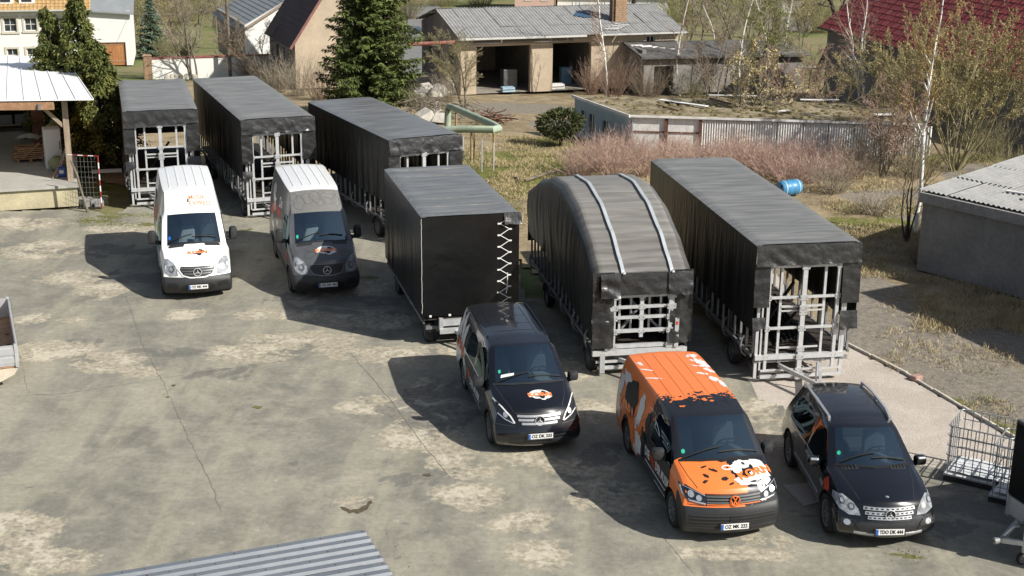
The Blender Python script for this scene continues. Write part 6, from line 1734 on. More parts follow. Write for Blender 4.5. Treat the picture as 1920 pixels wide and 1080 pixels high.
# ------------------------------------------------------------------ vegetation
rng = np.random.RandomState(11)
def seg_mesh(name, S, mat, n=3):
    """S: (N,8) array x0 y0 z0 x1 y1 z1 r0 r1 -> tapered prisms"""
    S = np.asarray(S, float); N = len(S); a, c = S[:, :3], S[:, 3:6]; d = c - a; d /= np.linalg.norm(d, axis=1, keepdims=True) + 1e-9
    up = np.where(np.abs(d[:, 2:3]) < .9, np.array([[0, 0, 1.]]), np.array([[0, 1., 0]])); x = np.cross(d, up); x /= np.linalg.norm(x, axis=1, keepdims=True); z = np.cross(x, d)
    V = np.zeros((N, 2, n, 3))
    for k in range(n):
        t = 2 * PI * k / n; o = x * math.cos(t) + z * math.sin(t)
        V[:, 0, k] = a + o * S[:, 6:7]; V[:, 1, k] = c + o * S[:, 7:8]
    V = V.reshape(-1, 3); base = (np.arange(N) * 2 * n)[:, None]
    F = np.concatenate([base + np.array([[k, (k + 1) % n, n + (k + 1) % n, n + k]]) for k in range(n)], 0)
    return np_mesh(name, V, F, mat, smooth=n > 3)
def np_mesh(name, V, F, mat, smooth=False):
    me = bpy.data.meshes.new(name); k = F.shape[1]
    me.vertices.add(len(V)); me.vertices.foreach_set('co', V.astype(np.float32).ravel())
    me.loops.add(F.size); me.loops.foreach_set('vertex_index', F.astype(np.int32).ravel())
    me.polygons.add(len(F)); me.polygons.foreach_set('loop_start', np.arange(0, F.size, k, dtype=np.int32)); me.polygons.foreach_set('loop_total', np.full(len(F), k, np.int32))
    if smooth: me.polygons.foreach_set('use_smooth', np.ones(len(F), bool))
    me.materials.append(mat); me.update(calc_edges=True); me.validate()
    return me
def leaf_mesh(name, C, D, Nn, ln, wd, mat):
    """diamond-shaped folded leaves: centres C, directions D, normals Nn"""
    C, D, Nn = map(lambda q: np.asarray(q, float), (C, D, Nn)); N = len(C)
    D = D / (np.linalg.norm(D, axis=1, keepdims=True) + 1e-9); X = np.cross(D, Nn); X /= (np.linalg.norm(X, axis=1, keepdims=True) + 1e-9); Z = np.cross(X, D)
    ln = np.broadcast_to(np.asarray(ln, float).reshape(-1, 1), (N, 1)); wd = np.broadcast_to(np.asarray(wd, float).reshape(-1, 1), (N, 1))
    V = np.stack([C, C + D * ln * .45 + X * wd + Z * wd * .35, C + D * ln, C + D * ln * .45 - X * wd + Z * wd * .35], 1).reshape(-1, 3)
    b = (np.arange(N) * 4)[:, None]
    F = np.concatenate([b + np.array([[0, 1, 2]]), b + np.array([[0, 2, 3]])], 0)
    return np_mesh(name, V, F, mat)
def leafmat(name, c1, c2, scale=3.0, rough=.7, c3=None):
    if name in MATS: return MATS[name]
    t = NT(name); n = t.noise(scale, 4, .7); f = t.noise(scale * 7, 2)
    col = t.mix(t.step(n, .35, .65), c1, c2)
    if c3: col = t.mix(t.step(f, .52, .66), col, c3)
    m = t.done(col, rough, spec=.2); MATS[name] = m
    return m
BIRCHB = None
def birch_bark():
    t = NT('birch_bark'); n = t.noise(3.0, 3, .6, .3, (1, 1, 3.2)); col = t.mix(t.step(n, .60, .66), (.72, .70, .65), (.06, .055, .05)); return t.done(col, .7, spec=.2)
BIRCHB = birch_bark()
BARKD = M('dark_bark', (.065, .05, .04), .95, var=.35, scale=6, bump=.5)
BARKG = M('grey_bark', (.20, .17, .13), .95, var=.3, scale=6)
TWIGB = M('brown_twigs', (.30, .235, .165), .9, var=.3, scale=2)
TWIGG = M('grey_twigs', (.42, .36, .27), .9, var=.3, scale=2)
TWIGO = M('olive_twigs', (.32, .28, .15), .9, var=.3, scale=2)
TWIGR = M('pink_red_twigs', (.56, .375, .315), .9, var=.22, scale=.8, col2=(.60, .46, .36))
TWIGP = M('purple_twigs', (.42, .29, .22), .9, var=.3, scale=2)
SPRUCEL = leafmat('spruce_needles', (.045, .070, .020), (.125, .155, .045), .9, c3=(.17, .19, .06))
BLUESPR = leafmat('blue_spruce_needles', (.06, .10, .075), (.13, .18, .12), 1.5, c3=(.18, .23, .16))
THUJAL = leafmat('thuja_fronds', (.036, .055, .014), (.115, .13, .034), 1.6, c3=(.20, .185, .06))
CATKIN = leafmat('willow_buds', (.38, .31, .13), (.50, .42, .20), 1.5)
GREENL = leafmat('fresh_leaves', (.10, .14, .03), (.22, .24, .06), 1.5)
DARKL = leafmat('dark_evergreen', (.035, .05, .02), (.085, .095, .03), 2.5)
GOLDL = leafmat('gold_buds', (.40, .29, .12), (.50, .37, .16), 2)

def grow(p, d, length, r, depth, S, tips, par, rs):
    """recursive limb: par = dict(kids, spread, shrink, curve, up, droop, seglen)"""
    n = max(2, int(length / par['seg'])); p = np.array(p, float); d = np.array(d, float); pts = [p.copy()]
    for i in range(n):
        d = d + rs.normal(0, par['curve'], 3) + np.array([0, 0, par['up'] if depth > par['dl'] else -par['droop']]); d /= np.linalg.norm(d)
        q = p + d * length / n; r1 = r * (1 - .75 * (i + 1) / n) if depth > 0 else r * (1 - (i + 1) / n * .8)
        S.append((*p, *q, max(r * (1 - .75 * i / n), par['rmin']), max(r1, par['rmin'] * .8))); p = q; pts.append(p.copy())
    tips.append((p, d))
    if depth <= 0: return
    k = par['kids'][min(len(par['kids']) - 1, par['depth'] - depth)]
    for j in range(k):
        f = par['from'] + (1 - par['from']) * (j + rs.rand()) / k; i = min(n - 1, int(f * n)); b = pts[i] + (pts[i + 1] - pts[i]) * (f * n - i)
        ax = rs.normal(0, 1, 3); ax -= ax.dot(d) * d; ax /= np.linalg.norm(ax) + 1e-9
        dl = pts[i + 1] - pts[i]; dl /= np.linalg.norm(dl); sp = par['spread'] * rs.uniform(.7, 1.25)
        nd = dl * math.cos(sp) + ax * math.sin(sp)
        grow(b, nd, length * par['shrink'] * rs.uniform(.7, 1.15) * (1.15 - .6 * f), max(r * (1 - .75 * f) * .55, par['rmin']), depth - 1, S, tips, par, rs)
PAR = dict(kids=(14, 9, 7), spread=.75, shrink=.42, curve=.10, up=.03, droop=.0, dl=0, seg=.45, rmin=.008, depth=3)
PAR['from'] = .22
def bare_tree(name, label, base, h, seed, lean=(0, 0), bark=BARKG, twig=TWIGG, r=None, stems=1, par=None, leaves=None, nleaf=0, lsz=.08, group=None, cat='tree', spreadstem=.35):
    rs = np.random.RandomState(seed); P = dict(PAR); P.update(par or {}); root = thing(name, label, cat, base, 0, group)
    S = []; tips = []
    for k in range(stems):
        a = rs.rand() * 6.28; d = np.array([lean[0], lean[1], 1.]) + (np.array([math.cos(a), math.sin(a), 0]) * spreadstem * rs.uniform(.4, 1) if stems > 1 else 0); d /= np.linalg.norm(d)
        grow((0 + (.15 * math.cos(a) if stems > 1 else 0), (.15 * math.sin(a) if stems > 1 else 0), -.1), d, h * (rs.uniform(.7, 1.0) if stems > 1 else 1), r or h * .012, P['depth'], S, tips, P, rs)
    S = np.array(S); thick = S[:, 6] > .022
    if thick.any(): link('trunk', seg_mesh('trunk', S[thick], bark, 6), None, root)
    cr = link('crown', seg_mesh('crown', S[~thick], twig, 3), None, root) if (~thick).any() else None
    if leaves:
        T = S[~thick]; idx = rs.randint(0, len(T), nleaf); f = rs.rand(nleaf, 1); C = T[idx, :3] * (1 - f) + T[idx, 3:6] * f
        link('leaf_buds', leaf_mesh('leaf_buds', C, rs.normal(0, 1, (nleaf, 3)) + [0, 0, .2], rs.normal(0, 1, (nleaf, 3)), rs.uniform(.7, 1.3, nleaf) * lsz, lsz * .3, leaves), None, cr or root)
    return root
def conifer(name, label, base, h, R, seed, mat, whorl=.16, lift=-.25, dens=1.0, trunk=True, z0=.06, sl=.30, sw=.05, power=.85, group=None):
    rs = np.random.RandomState(seed); root = thing(name, label, 'tree', base, 0, group)
    C = []; D = []; Nn = []; Ls = []; S = []; z = h * z0
    while z < h * .99:
        t = z / h; rad_ = R * (1 - t) ** power * (1 if t > .15 else .75 + t * 1.6) + .06; nb = max(4, int(6 + 5 * (1 - t)))
        for k in range(nb):
            a = 2 * PI * (k + rs.rand()) / nb; L = rad_ * rs.uniform(.62, 1.12) * (1 + .28 * nz(math.cos(a) * 1.3, math.sin(a) * 1.3, z * .9 + seed)); zz = z + rs.uniform(-.5, .5) * whorl
            hd = np.array([math.cos(a), math.sin(a), 0]); m = max(3, int(L / .14)); prev = np.array([0, 0, zz])
            for i in range(1, m + 1):
                f = i / m; q = hd * L * f + np.array([0, 0, zz + L * (lift * f + .22 * f * f)]); S.append((*prev, *q, .018 * (1 - f) + .006, .018 * (1 - f) + .004)); prev = q
                ns = max(1, int(round(5 * dens)))
                for s in range(ns):
                    sd = np.array([-hd[1], hd[0], 0]) * (1 if s % 2 else -1); dd = hd * rs.uniform(.2, .9) + sd * rs.uniform(.3, 1.1) + np.array([0, 0, rs.uniform(-.75, .2)])
                    C.append(q + rs.normal(0, .035, 3)); D.append(dd); Nn.append(np.array([rs.normal(0, .4), rs.normal(0, .4), 1])); Ls.append(sl * rs.uniform(.6, 1.25) * (1.1 - .35 * f))
        z += whorl * (1.1 - .4 * t)
    b = B(); b.tube([(0, 0, -.1), (0, 0, h * .5), (0, 0, h * .98)], [h * .018, h * .011, .01], 8); tr = b.done('trunk', BARKD, root, True)
    link('branches', seg_mesh('branches', S, BARKD, 3), None, tr)
    link('crown', leaf_mesh('crown', C, D, Nn, np.array(Ls), sw, mat), None, root)
    return root
def thuja(name, label, base, h, R, seed, mat, n=9000, group=None):
    """conical evergreen of drooping fan-shaped fronds with gaps between the clumps"""
    rs = np.random.RandomState(seed); root = thing(name, label, 'tree', base, 0, group)
    C = []; D = []; Nn = []; Ls = []
    nb = int(h * 26)
    for k in range(nb):
        t = (k + rs.rand()) / nb; t = t ** 1.05; a = rs.rand() * 6.283; rr = R * ((1 - t) ** .88) * (.6 + .4 * min(1, t * 6)) * rs.uniform(.62, 1.3) + .06
        hd = np.array([math.cos(a), math.sin(a), 0]); c = hd * rr * .5 + np.array([0, 0, t * h]); L = rr * .9 + .10
        m = int(n / nb)
        for i in range(m):
            f = rs.rand() ** .7; q = c + hd * L * f * .8 + np.array([0, 0, L * (.35 * f - .62 * f * f)]) + rs.normal(0, .05 + .05 * rr, 3)
            C.append(q); D.append(hd * rs.uniform(.1, .9) + np.array([rs.normal(0, .45), rs.normal(0, .45), -rs.uniform(.1, 1.1)])); Nn.append(hd + rs.normal(0, .5, 3)); Ls.append(rs.uniform(.14, .30))
    b = B(); b.tube([(0, 0, -.1), (0, 0, h * .9)], [h * .02, .02], 8); b.done('trunk', BARKD, root, True)
    # inner dark mass of old twigs
    S = []
    for k in range(260):
        t = rs.rand(); a = rs.rand() * 6.283; rr = R * ((1 - t) ** .62) * .8; S.append((0, 0, t * h, math.cos(a) * rr, math.sin(a) * rr, t * h + .2, .02, .008))
    link('branches', seg_mesh('branches', S, BARKD, 3), None, root)
    link('crown', leaf_mesh('crown', C, D, Nn, np.array(Ls) * .85, .036, mat), None, root)
    return root
def shrub(name, label, base, h, R, seed, mat, n=140, group=None, curve=.12, leaves=None, nleaf=0, r0=.010, cat='shrub', kids=2):
    rs = np.random.RandomState(seed); root = thing(name, label, cat, base, 0, group); S = []
    for k in range(n):
        a = rs.rand() * 6.283; q = math.sqrt(rs.rand()); p = np.array([math.cos(a) * R * .35 * q, math.sin(a) * R * .35 * q, -.05]); d = np.array([math.cos(a) * q * R / h, math.sin(a) * q * R / h, 1.]) + rs.normal(0, .12, 3); d /= np.linalg.norm(d)
        L = h * rs.uniform(.55, 1.1); m = 4; r = r0 * rs.uniform(.7, 1.3)
        for i in range(m):
            d = d + rs.normal(0, curve, 3); d /= np.linalg.norm(d); e = p + d * L / m; S.append((*p, *e, r * (1 - i / m * .6), r * (1 - (i + 1) / m * .65)))
            if i >= 1:
                for j in range(kids):
                    dd = d + rs.normal(0, .45, 3); dd /= np.linalg.norm(dd); l2 = L * rs.uniform(.12, .32); S.append((*e, *(e + dd * l2), r * .5, r * .3))
            p = e
    S = np.array(S); st = link('stems', seg_mesh('stems', S, mat, 3), None, root)
    if leaves:
        idx = rs.randint(0, len(S), nleaf); f = rs.rand(nleaf, 1); C = S[idx, :3] * (1 - f) + S[idx, 3:6] * f
        link('leaf_buds', leaf_mesh('leaf_buds', C, rs.normal(0, 1, (nleaf, 3)), rs.normal(0, 1, (nleaf, 3)), rs.uniform(.06, .12, nleaf), .025, leaves), None, st)
    return root

# evergreens
thuja('thuja_tree', 'slender pointed evergreen standing hard against the open shed roof', PG(112, 300), 6.05, .95, 1, THUJAL, 16000, 'evergreens beside the open shed')
thuja('thuja_tree', 'tallest drooping evergreen between the open shed and the short trailer', PG(166, 302), 6.6, 1.4, 2, THUJAL, 20000, 'evergreens beside the open shed')
thuja('thuja_tree', 'lower broad evergreen touching the left side of the short trailer', PG(196, 318), 5.0, 1.35, 3, THUJAL, 16000, 'evergreens beside the open shed')
conifer('spruce_tree', 'big dark green spruce standing behind the long trailers', PG(695, 216), 13.2, 2.95, 5, SPRUCEL, whorl=.18, dens=1.6, sl=.38, sw=.045, power=.7)
conifer('blue_spruce', 'small bluish spruce with tiered branches behind the white garden wall', PG(287, 108), 4.7, 1.75, 6, BLUESPR, whorl=.24, dens=.8, sl=.34, sw=.06)
def evergreen_bush():
    base = PG(1050, 272); rs = np.random.RandomState(9); root = thing('evergreen_bush', 'dark round bush with short trunk beside the low workshop', 'bush', base)
    C = []; D = []
    for k in range(2600):
        v = rs.normal(0, 1, 3); v /= np.linalg.norm(v); rr = rs.uniform(.45, 1) ** .5 * (1 + .25 * nz(v[0] * 2, v[1] * 2, v[2] * 2)); C.append(v * rr * np.array([1.0, 1.0, .62]) + np.array([0, 0, 1.0])); D.append(v + rs.normal(0, .5, 3))
    b = B(); b.tube([(.05, 0, -.1), (0, 0, .5), (.1, 0, 1.0)], [.09, .07, .03], 8); b.done('trunk', BARKD, root, True)
    S = [(0, 0, .45, *(np.array(c) * .9), .02, .006) for c in C[::20]]
    link('branches', seg_mesh('branches', S, BARKD, 3), None, root)
    link('crown', leaf_mesh('crown', C, D, rs.normal(0, 1, (len(C), 3)), rs.uniform(.10, .22, len(C)), .035, DARKL), None, root)
evergreen_bush()

# birches
BP = dict(kids=(16, 8, 6), spread=.62, shrink=.34, curve=.06, up=.05, droop=.10, dl=1, seg=.4, rmin=.006)
BP['from'] = .25
bare_tree('birch_tree', 'single white birch in front of the derelict garage corner', PG(1135, 182), 7.2, 21, (0, 0), BIRCHB, TWIGP, .075, par=BP)
bare_tree('birch_tree', 'white birch beside the flat annex roof', PG(1274, 178), 7.0, 22, (.0, 0), BIRCHB, TWIGP, .075, par=BP)
bare_tree('birch_tree', 'forked white birch with two upright stems before the red-roofed barn', PG(1621, 212), 7.6, 23, (-.06, 0), BIRCHB, TWIGP, .085, stems=2, spreadstem=.14, par=BP)
bare_tree('birch_tree', 'thin pale birch left of the forked birch before the barn', PG(1560, 182), 5.6, 24, (.05, 0), BIRCHB, TWIGP, .045, par=BP)
bare_tree('birch_tree', 'thin bare birch standing close to the red tiled roof', PG(1836, 240), 7.0, 27, (0, 0), BIRCHB, TWIGP, .05, par=BP)
bare_tree('birch_tree', 'tall leaning birch with golden buds beside the concrete garage', PG(1716, 436), 8.6, 25, (.17, .05), BIRCHB, M('amber_twigs', (.40, .26, .12), .9, var=.3), .085, par=dict(BP, **{'kids': (22, 9, 8), 'shrink': .27, 'from': .34}), leaves=GOLDL, nleaf=3000, lsz=.045)
for j, (px, py, h, lb) in enumerate([(1385, 178, 7.5, 'slim pale birch behind the annex roof end'), (1440, 186, 7.8, 'pale birch rising behind the mossy workshop'), (1465, 170, 7.0, 'slim birch beside the thick garden trunk'), (1345, 168, 6.5, 'small pale birch above the annex slabs')]):
    bare_tree('birch_tree', lb, PG(px, py), h, 90 + j, (random.uniform(-.04, .08), 0), BIRCHB, TWIGG, .06, par=BP)
# willow and shrubs on the right
WP = dict(kids=(8, 8, 6), spread=.5, shrink=.42, curve=.08, up=.06, droop=.0, dl=0, seg=.4, rmin=.007)
WP['from'] = .3
bare_tree('willow_tree', 'wide yellow-green willow thicket before the red-roofed barn', PG(1790, 318), 6.6, 31, (0, 0), TWIGO, TWIGO, .04, stems=20, spreadstem=.85, par=dict(WP, kids=(9, 8, 7)), leaves=CATKIN, nleaf=22000, lsz=.058)
bare_tree('willow_tree', 'yellowish young willow rising beside the forked birch', PG(1690, 268), 5.2, 32, (0, 0), TWIGO, TWIGO, .035, stems=12, spreadstem=.7, par=WP, leaves=CATKIN, nleaf=9000, lsz=.055)
bare_tree('bare_sapling', 'dark many-stemmed sapling at the foot of the leaning birch', PG(1704, 452), 4.2, 33, (0, 0), BARKD, TWIGB, .035, stems=5, spreadstem=.35, par=dict(WP, kids=(5, 5, 4)))
# far and mid bare trees
TP = dict(kids=(12, 9, 6), spread=.72, curve=.11)
for k, (px, py, h, st, lb) in enumerate([(366, 146, 6.6, 3, 'grey bare tree overhanging the white garden wall'), (480, 152, 5.2, 4, 'bare twiggy tree before the old barn wall'), (872, 200, 4.6, 4, 'bare spreading tree before the left bay of the derelict garage'), (345, 100, 8.0, 2, 'bare tree standing behind the blue spruce'), (415, 90, 7.0, 2, 'bare tree behind the utility pole'),
                                          (1330, 210, 5.6, 3, 'tangled bare tree right of the flat annex'), (1420, 190, 6.6, 3, 'tall bare tree behind the mossy workshop roof'), (1490, 235, 5.0, 4, 'bushy bare tree behind the far end of the mossy workshop'), (1390, 130, 9.0, 2, 'bare tree rising beyond the flat annex'), (1300, 110, 8.0, 2, 'bare tree behind the garage roof end'), (1575, 235, 4.6, 3, 'bare tree between the mossy workshop and the forked birch'), (1655, 330, 4.0, 5, 'bare shrubby tree behind the blue barrel'), (1370, 268, 4.6, 4, 'olive twigged tree before the white workshop sheets')]):
    bare_tree('bare_tree', lb, PG(px, py), h, 50 + k, (random.uniform(-.05, .05), 0), BARKG, (TWIGG, TWIGB, TWIGO, TWIGP)[k % 4], h * .011, stems=st, spreadstem=.45, par=TP, leaves=GREENL if k in (6, 8, 9, 3) else (CATKIN if k in (12,) else None), nleaf=1500, lsz=.12)
for k, (px, py, r, lb) in enumerate([(1458, 92, .42, 'thick dark trunk standing in the far garden'), (1532, 152, .26, 'dark ivy-clad trunk beside the corner of the red-roofed barn'), (1170, 60, .3, 'thick bare trunk behind the garage chimney')]):
    bare_tree('old_tree', lb, PG(px, py), 11, 80 + k, (0.02, 0), BARKD, TWIGB, r, par=dict(TP, **{'from': .4}))
# shrubs: pinkish thicket
k = 0
for (px, py, h, R) in [(1085, 330, 1.9, .9), (1120, 318, 2.2, 1.1), (1150, 335, 2.1, 1.0), (1180, 310, 2.2, 1.0), (1205, 328, 1.7, .8), (1130, 290, 1.9, 1.0), (1165, 278, 1.8, 1.0), (1235, 300, 2.0, 1.1), (1265, 285, 2.0, 1.1), (1300, 296, 2.0, 1.1), (1340, 300, 2.1, 1.1), (1375, 310, 2.0, 1.1), (1290, 320, 1.7, 1.0), (1345, 326, 1.7, 1.0), (1405, 320, 2.0, 1.1), (1400, 295, 2.0, 1.1), (1440, 300, 2.1, 1.1), (1440, 330, 1.8, 1.0), (1475, 320, 1.9, 1.1), (1480, 345, 1.6, .9), (1500, 300, 2.0, 1.1), (1520, 340, 1.8, 1.0), (1540, 315, 2.0, 1.1), (1575, 335, 1.7, 1.0), (1250, 262, 1.7, 1.0), (1320, 268, 1.8, 1.0), (1380, 270, 1.8, 1.0), (1450, 272, 1.9, 1.0), (1520, 280, 1.8, 1.0), (1590, 300, 1.7, 1.0)]:
    shrub('red_twig_shrub', 'pinkish bare shrub in the thicket before the low workshop', PG(px, py), h * (.68 if py > 305 else .42), R, 200 + k, TWIGR, 120, 'pink shrubs of the thicket before the low workshop'); k += 1
for (px, py, h, R, mt, lb) in [(1560, 360, 1.2, 1.0, TWIGG, 'low straw-coloured brush behind the blue barrel'), (1610, 330, 1.5, 1.1, TWIGG, 'grey brush at the end of the pink thicket'), (1650, 300, 1.6, 1.2, TWIGG, 'pale brush under the young willow'), (1720, 330, 1.5, 1.2, TWIGO, 'olive brush at the foot of the wide willow'), (520, 172, 2.0, 1.3, TWIGG, 'grey bush at the shaded wall of the gable house'), (560, 178, 2.2, 1.3, TWIGG, 'grey bush at the corner of the gable house'), (600, 186, 2.0, 1.2, TWIGB, 'brown bush under the gable of the beige house'), (500, 160, 1.8, 1.2, TWIGB, 'brown bush at the end of the white garden wall'),
                               (800, 222, 1.7, 1.1, TWIGG, 'grey brush beside the rubble heap'), (840, 190, 1.8, 1.0, TWIGG, 'pale brush at the corner of the derelict garage'), (1000, 165, 1.6, .7, TWIGO, 'thin bush before the pillar between the garage bays'), (1150, 186, 2.4, 1.3, TWIGP, 'reddish bush under the single birch'), (1215, 190, 2.2, 1.3, TWIGB, 'brown bush before the annex doorway'), (1110, 176, 1.8, .9, TWIGP, 'reddish bush beside the right garage bay'), (1300, 205, 2.0, 1.3, TWIGO, 'olive bush behind the mossy workshop roof'), (465, 150, 1.6, 1.1, TWIGP, 'purplish bush under the utility pole'),
                               (1850, 300, 1.8, 1.4, TWIGO, 'olive bush beside the flat shelter'), (1895, 330, 1.2, 1.2, TWIGO, 'low olive bush behind the concrete garage'), (1640, 400, .7, .8, TWIGG, 'low straw brush on the waste ground'), (1730, 500, .8, .5, TWIGB, 'small twiggy bush at the concrete garage corner')]:
    shrub('bare_bush', lb, PG(px, py), h, R, 300 + k, mt, 110, 'bare bushes around the yard'); k += 1
# far hedges and hillside growth
for j, (px, py, h, R, lf) in enumerate([(255, 45, 3.5, 3.0, GREENL), (300, 30, 4, 3.5, CATKIN), (345, 40, 4, 3.2, GREENL), (385, 25, 4.5, 3.5, GREENL), (270, 90, 2.2, 1.8, CATKIN), (330, 112, 2.0, 1.8, GREENL), (1270, 40, 4.5, 3.5, GREENL), (1350, 30, 5, 4, CATKIN), (1420, 45, 4, 3, GREENL), (1500, 40, 4, 3, CATKIN), (1390, 160, 2.6, 2.2, CATKIN), (1450, 150, 2.2, 2.0, GREENL), (720, 20, 4, 3.2, CATKIN), (765, 35, 3.0, 2.2, GREENL), (830, 10, 4, 3.5, GREENL), (900, 8, 4, 3.5, CATKIN), (1540, 60, 3.6, 2.6, GREENL)]):
    shrub('far_bush', ('greening' if lf is GREENL else 'golden') + ' bush ' + ('on the slope beyond the white garden wall', 'on the slope behind the blue spruce', 'behind the grey bare tree', 'on the slope behind the old barn', 'beside the garage wing of the white house', 'behind the brick pier', 'beyond the garage chimney', 'beyond the flat annex roof', 'before the thick garden trunk', 'beside the pale plank fence', 'behind the low workshop birches', 'on the garden lawn before the path', 'along the street behind the spruce', 'at the street edge beside the garage', 'on the lawn behind the garage gable', 'before the pink house', 'at the corner of the red-roofed barn')[j], PG(px, py), h, R, 400 + j, TWIGB if j % 2 else TWIGO, 150, 'far bushes', leaves=lf, nleaf=2600, r0=.014)
for j, (px, py, h) in enumerate([(262, 70, 7), (318, 60, 8), (372, 70, 7), (300, 95, 5.5), (400, 50, 8), (340, 20, 8), (275, 20, 8)]):
    bare_tree('bare_tree', 'slim bare tree in the grove beyond the white garden wall', PG(px, py), h, 600 + j, (random.uniform(-.05, .05), 0), BARKG, (TWIGB, TWIGO)[j % 2], h * .011, stems=2, par=TP, leaves=CATKIN if j % 2 else GREENL, nleaf=700, lsz=.12, group='grove beyond the white garden wall')
for j, (px, py, h) in enumerate([(1290, 80, 8), (1330, 60, 9), (1365, 95, 7), (1405, 70, 8), (1430, 110, 6), (1500, 90, 6), (1520, 30, 8), (1480, 20, 8)]):
    bare_tree('bare_tree', 'slim bare tree in the grove between the annex and the red-roofed barn', PG(px, py), h, 620 + j, (random.uniform(-.05, .05), 0), BARKG, (TWIGG, TWIGB)[j % 2], h * .011, stems=2, par=TP, leaves=CATKIN if j % 2 else None, nleaf=600, lsz=.12, group='grove beside the red-roofed barn')
# the far wood closing the view
def far_wood():
    rs = np.random.RandomState(77); C = []; D = []; S = []
    for k in range(90):
        x = rs.uniform(-110, 110); y = rs.uniform(190, 260); g = gz(y); h = rs.uniform(7, 14); R = rs.uniform(2.5, 4.5); S.append((x, y, g, x, y, g + h * .8, .22, .06))
        for i in range(220):
            v = rs.normal(0, 1, 3); v /= np.linalg.norm(v); c = np.array([x, y, g + h * .6]) + v * np.array([R, R, h * .42]) * rs.uniform(.5, 1); C.append(c); D.append(v + rs.normal(0, .6, 3))
    o = link('far_wood', leaf_mesh('far_wood', C, D, rs.normal(0, 1, (len(C), 3)), 1.1, .35, leafmat('wood_leaves', (.07, .085, .03), (.16, .15, .06), .1))); stuff(o, 'far wood closing the view behind the village', 'wood')
    tr = link('trunks', seg_mesh('trunks', S, BARKD, 5), None, o)
far_wood()
# dry grass and weeds
def tufts(name, label, polys, n, h, mat, seed, w=.008, inyard=False):
    rs = np.random.RandomState(seed); V = []; cnt = 0; pts = []
    for (px0, px1, py0, py1, m) in polys:
        for k in range(int(n * m)):
            p = PG(rs.uniform(px0, px1), rs.uniform(py0, py1))
            if nz(p.x * .5, p.y * .5, seed) < -.12 or (p.y < 46 and inside(np.array([p.x]), np.array([p.y]), LANE)[0]): continue
            pts.append((p.x, p.y, p.z))
    C = np.repeat(np.array(pts), 12, 0) + np.concatenate([rs.normal(0, .13, (len(pts) * 12, 2)), np.full((len(pts) * 12, 1), -.02)], 1)
    D = np.concatenate([rs.normal(0, .8, (len(C), 2)), np.ones((len(C), 1))], 1)
    o = link(name, leaf_mesh(name, C, D, rs.normal(0, 1, (len(C), 3)), h * rs.uniform(.5, 1.3, len(C)), w, mat)); return stuff(o, label, 'grass')
STRAW = leafmat('straw_grass', (.36, .29, .16), (.48, .40, .24), 1.0)
WEED = leafmat('weed_green', (.10, .13, .03), (.20, .21, .06), 1.0)
tufts('dry_grass', 'straw-coloured dry grass on the waste ground', [(870, 980, 250, 380, 1.0), (940, 1090, 255, 345, 1.0), (1080, 1620, 330, 360, .8), (1540, 1760, 370, 450, .9), (1600, 1720, 430, 520, .5), (1600, 1900, 300, 360, .8), (985, 1060, 340, 420, .4), (1640, 1900, 540, 680, .12), (1860, 1920, 560, 640, .3), (1720, 1900, 520, 620, .6), (1590, 1900, 640, 800, .2)], 900, .17, STRAW, 5)
tufts('green_weeds', 'green weeds and young grass along the yard edge', [(880, 980, 290, 400, .8), (150, 290, 400, 425, .35), (950, 1070, 255, 320, .8), (1560, 1740, 380, 440, .7), (1590, 1900, 665, 800, .25), (430, 460, 405, 435, .1), (1680, 1740, 1038, 1048, .012)], 500, .075, WEED, 6, .010)
# ------------------------------------------------------------------ smaller things
# utility pole
p = PG(432, 146); b = B(); b.tube([(0, 0, -.1), (0, 0, 8.5)], [.13, .09], 10); o = b.done('utility_pole', M('pole_timber', (.20, .16, .12), .9, var=.3), None, True); o.location = p; tag(o, 'dark timber utility pole beside the white garden wall', 'pole')
b = B(); a, c = p + Vector((0, 0, 5.0)), PG(250, 122) + Vector((0, 0, 3.9)); pts = [a.lerp(c, k / 14) - Vector((0, 0, 1.0 * math.sin(PI * k / 14) * .35)) for k in range(15)]
b.tube(pts, .012, 5); tag(b.done('overhead_wire', GALV), 'thin overhead wire from the utility pole to the white house', 'wire')
# heating pipe loop, pale green
GPIPE = M('green_pipe', (.36, .44, .33), .7, var=.2, scale=2, col2=(.25, .28, .20), thr=(.5, .75))
def pipe_loop():
    Y = PG(885, 300).y; 
    root = thing('pipe_loop', 'pale green insulated pipe bent in a loop on thin posts', 'pipe', PG(905, 300))
    q = [PY(800, 246, 57), PY(870, 242, 56.5), PY(925, 243, 56), PY(935, 241, 56.5), PY(925, 234, 57.5), PY(880, 215, 61), PY(850, 202, 63.5), PY(843, 200, 64), PY(840, 206, 64), PY(839, 236, 64)]
    o = root.location; b = B(); b.tube([v - o for v in q], .155, 12); b.done('pipe', GPIPE, root, True)
    for (px, py, y) in ((884, 243, 56.3), (926, 243, 56), (855, 206, 63)):
        t = PY(px, py, y) - o; b = B(); b.tube([(t.x, t.y, t.z), (t.x, t.y, gz(y) - o.z - .1)], .05, 8); b.done('support_post', M('post_rusty_yellow', (.36, .27, .14), .85, var=.3), root, True)
pipe_loop()
p0_, p1_ = PY(768, 83, 84), PY(862, 79, 84.2); b = B(); b.tube([p0_, p1_], .12, 10); tag(b.done('red_pipe', M('red_pipe', (.34, .13, .10), .7, var=.25), None, True), 'rusty red pipe running from the spruce to the derelict garage', 'pipe')
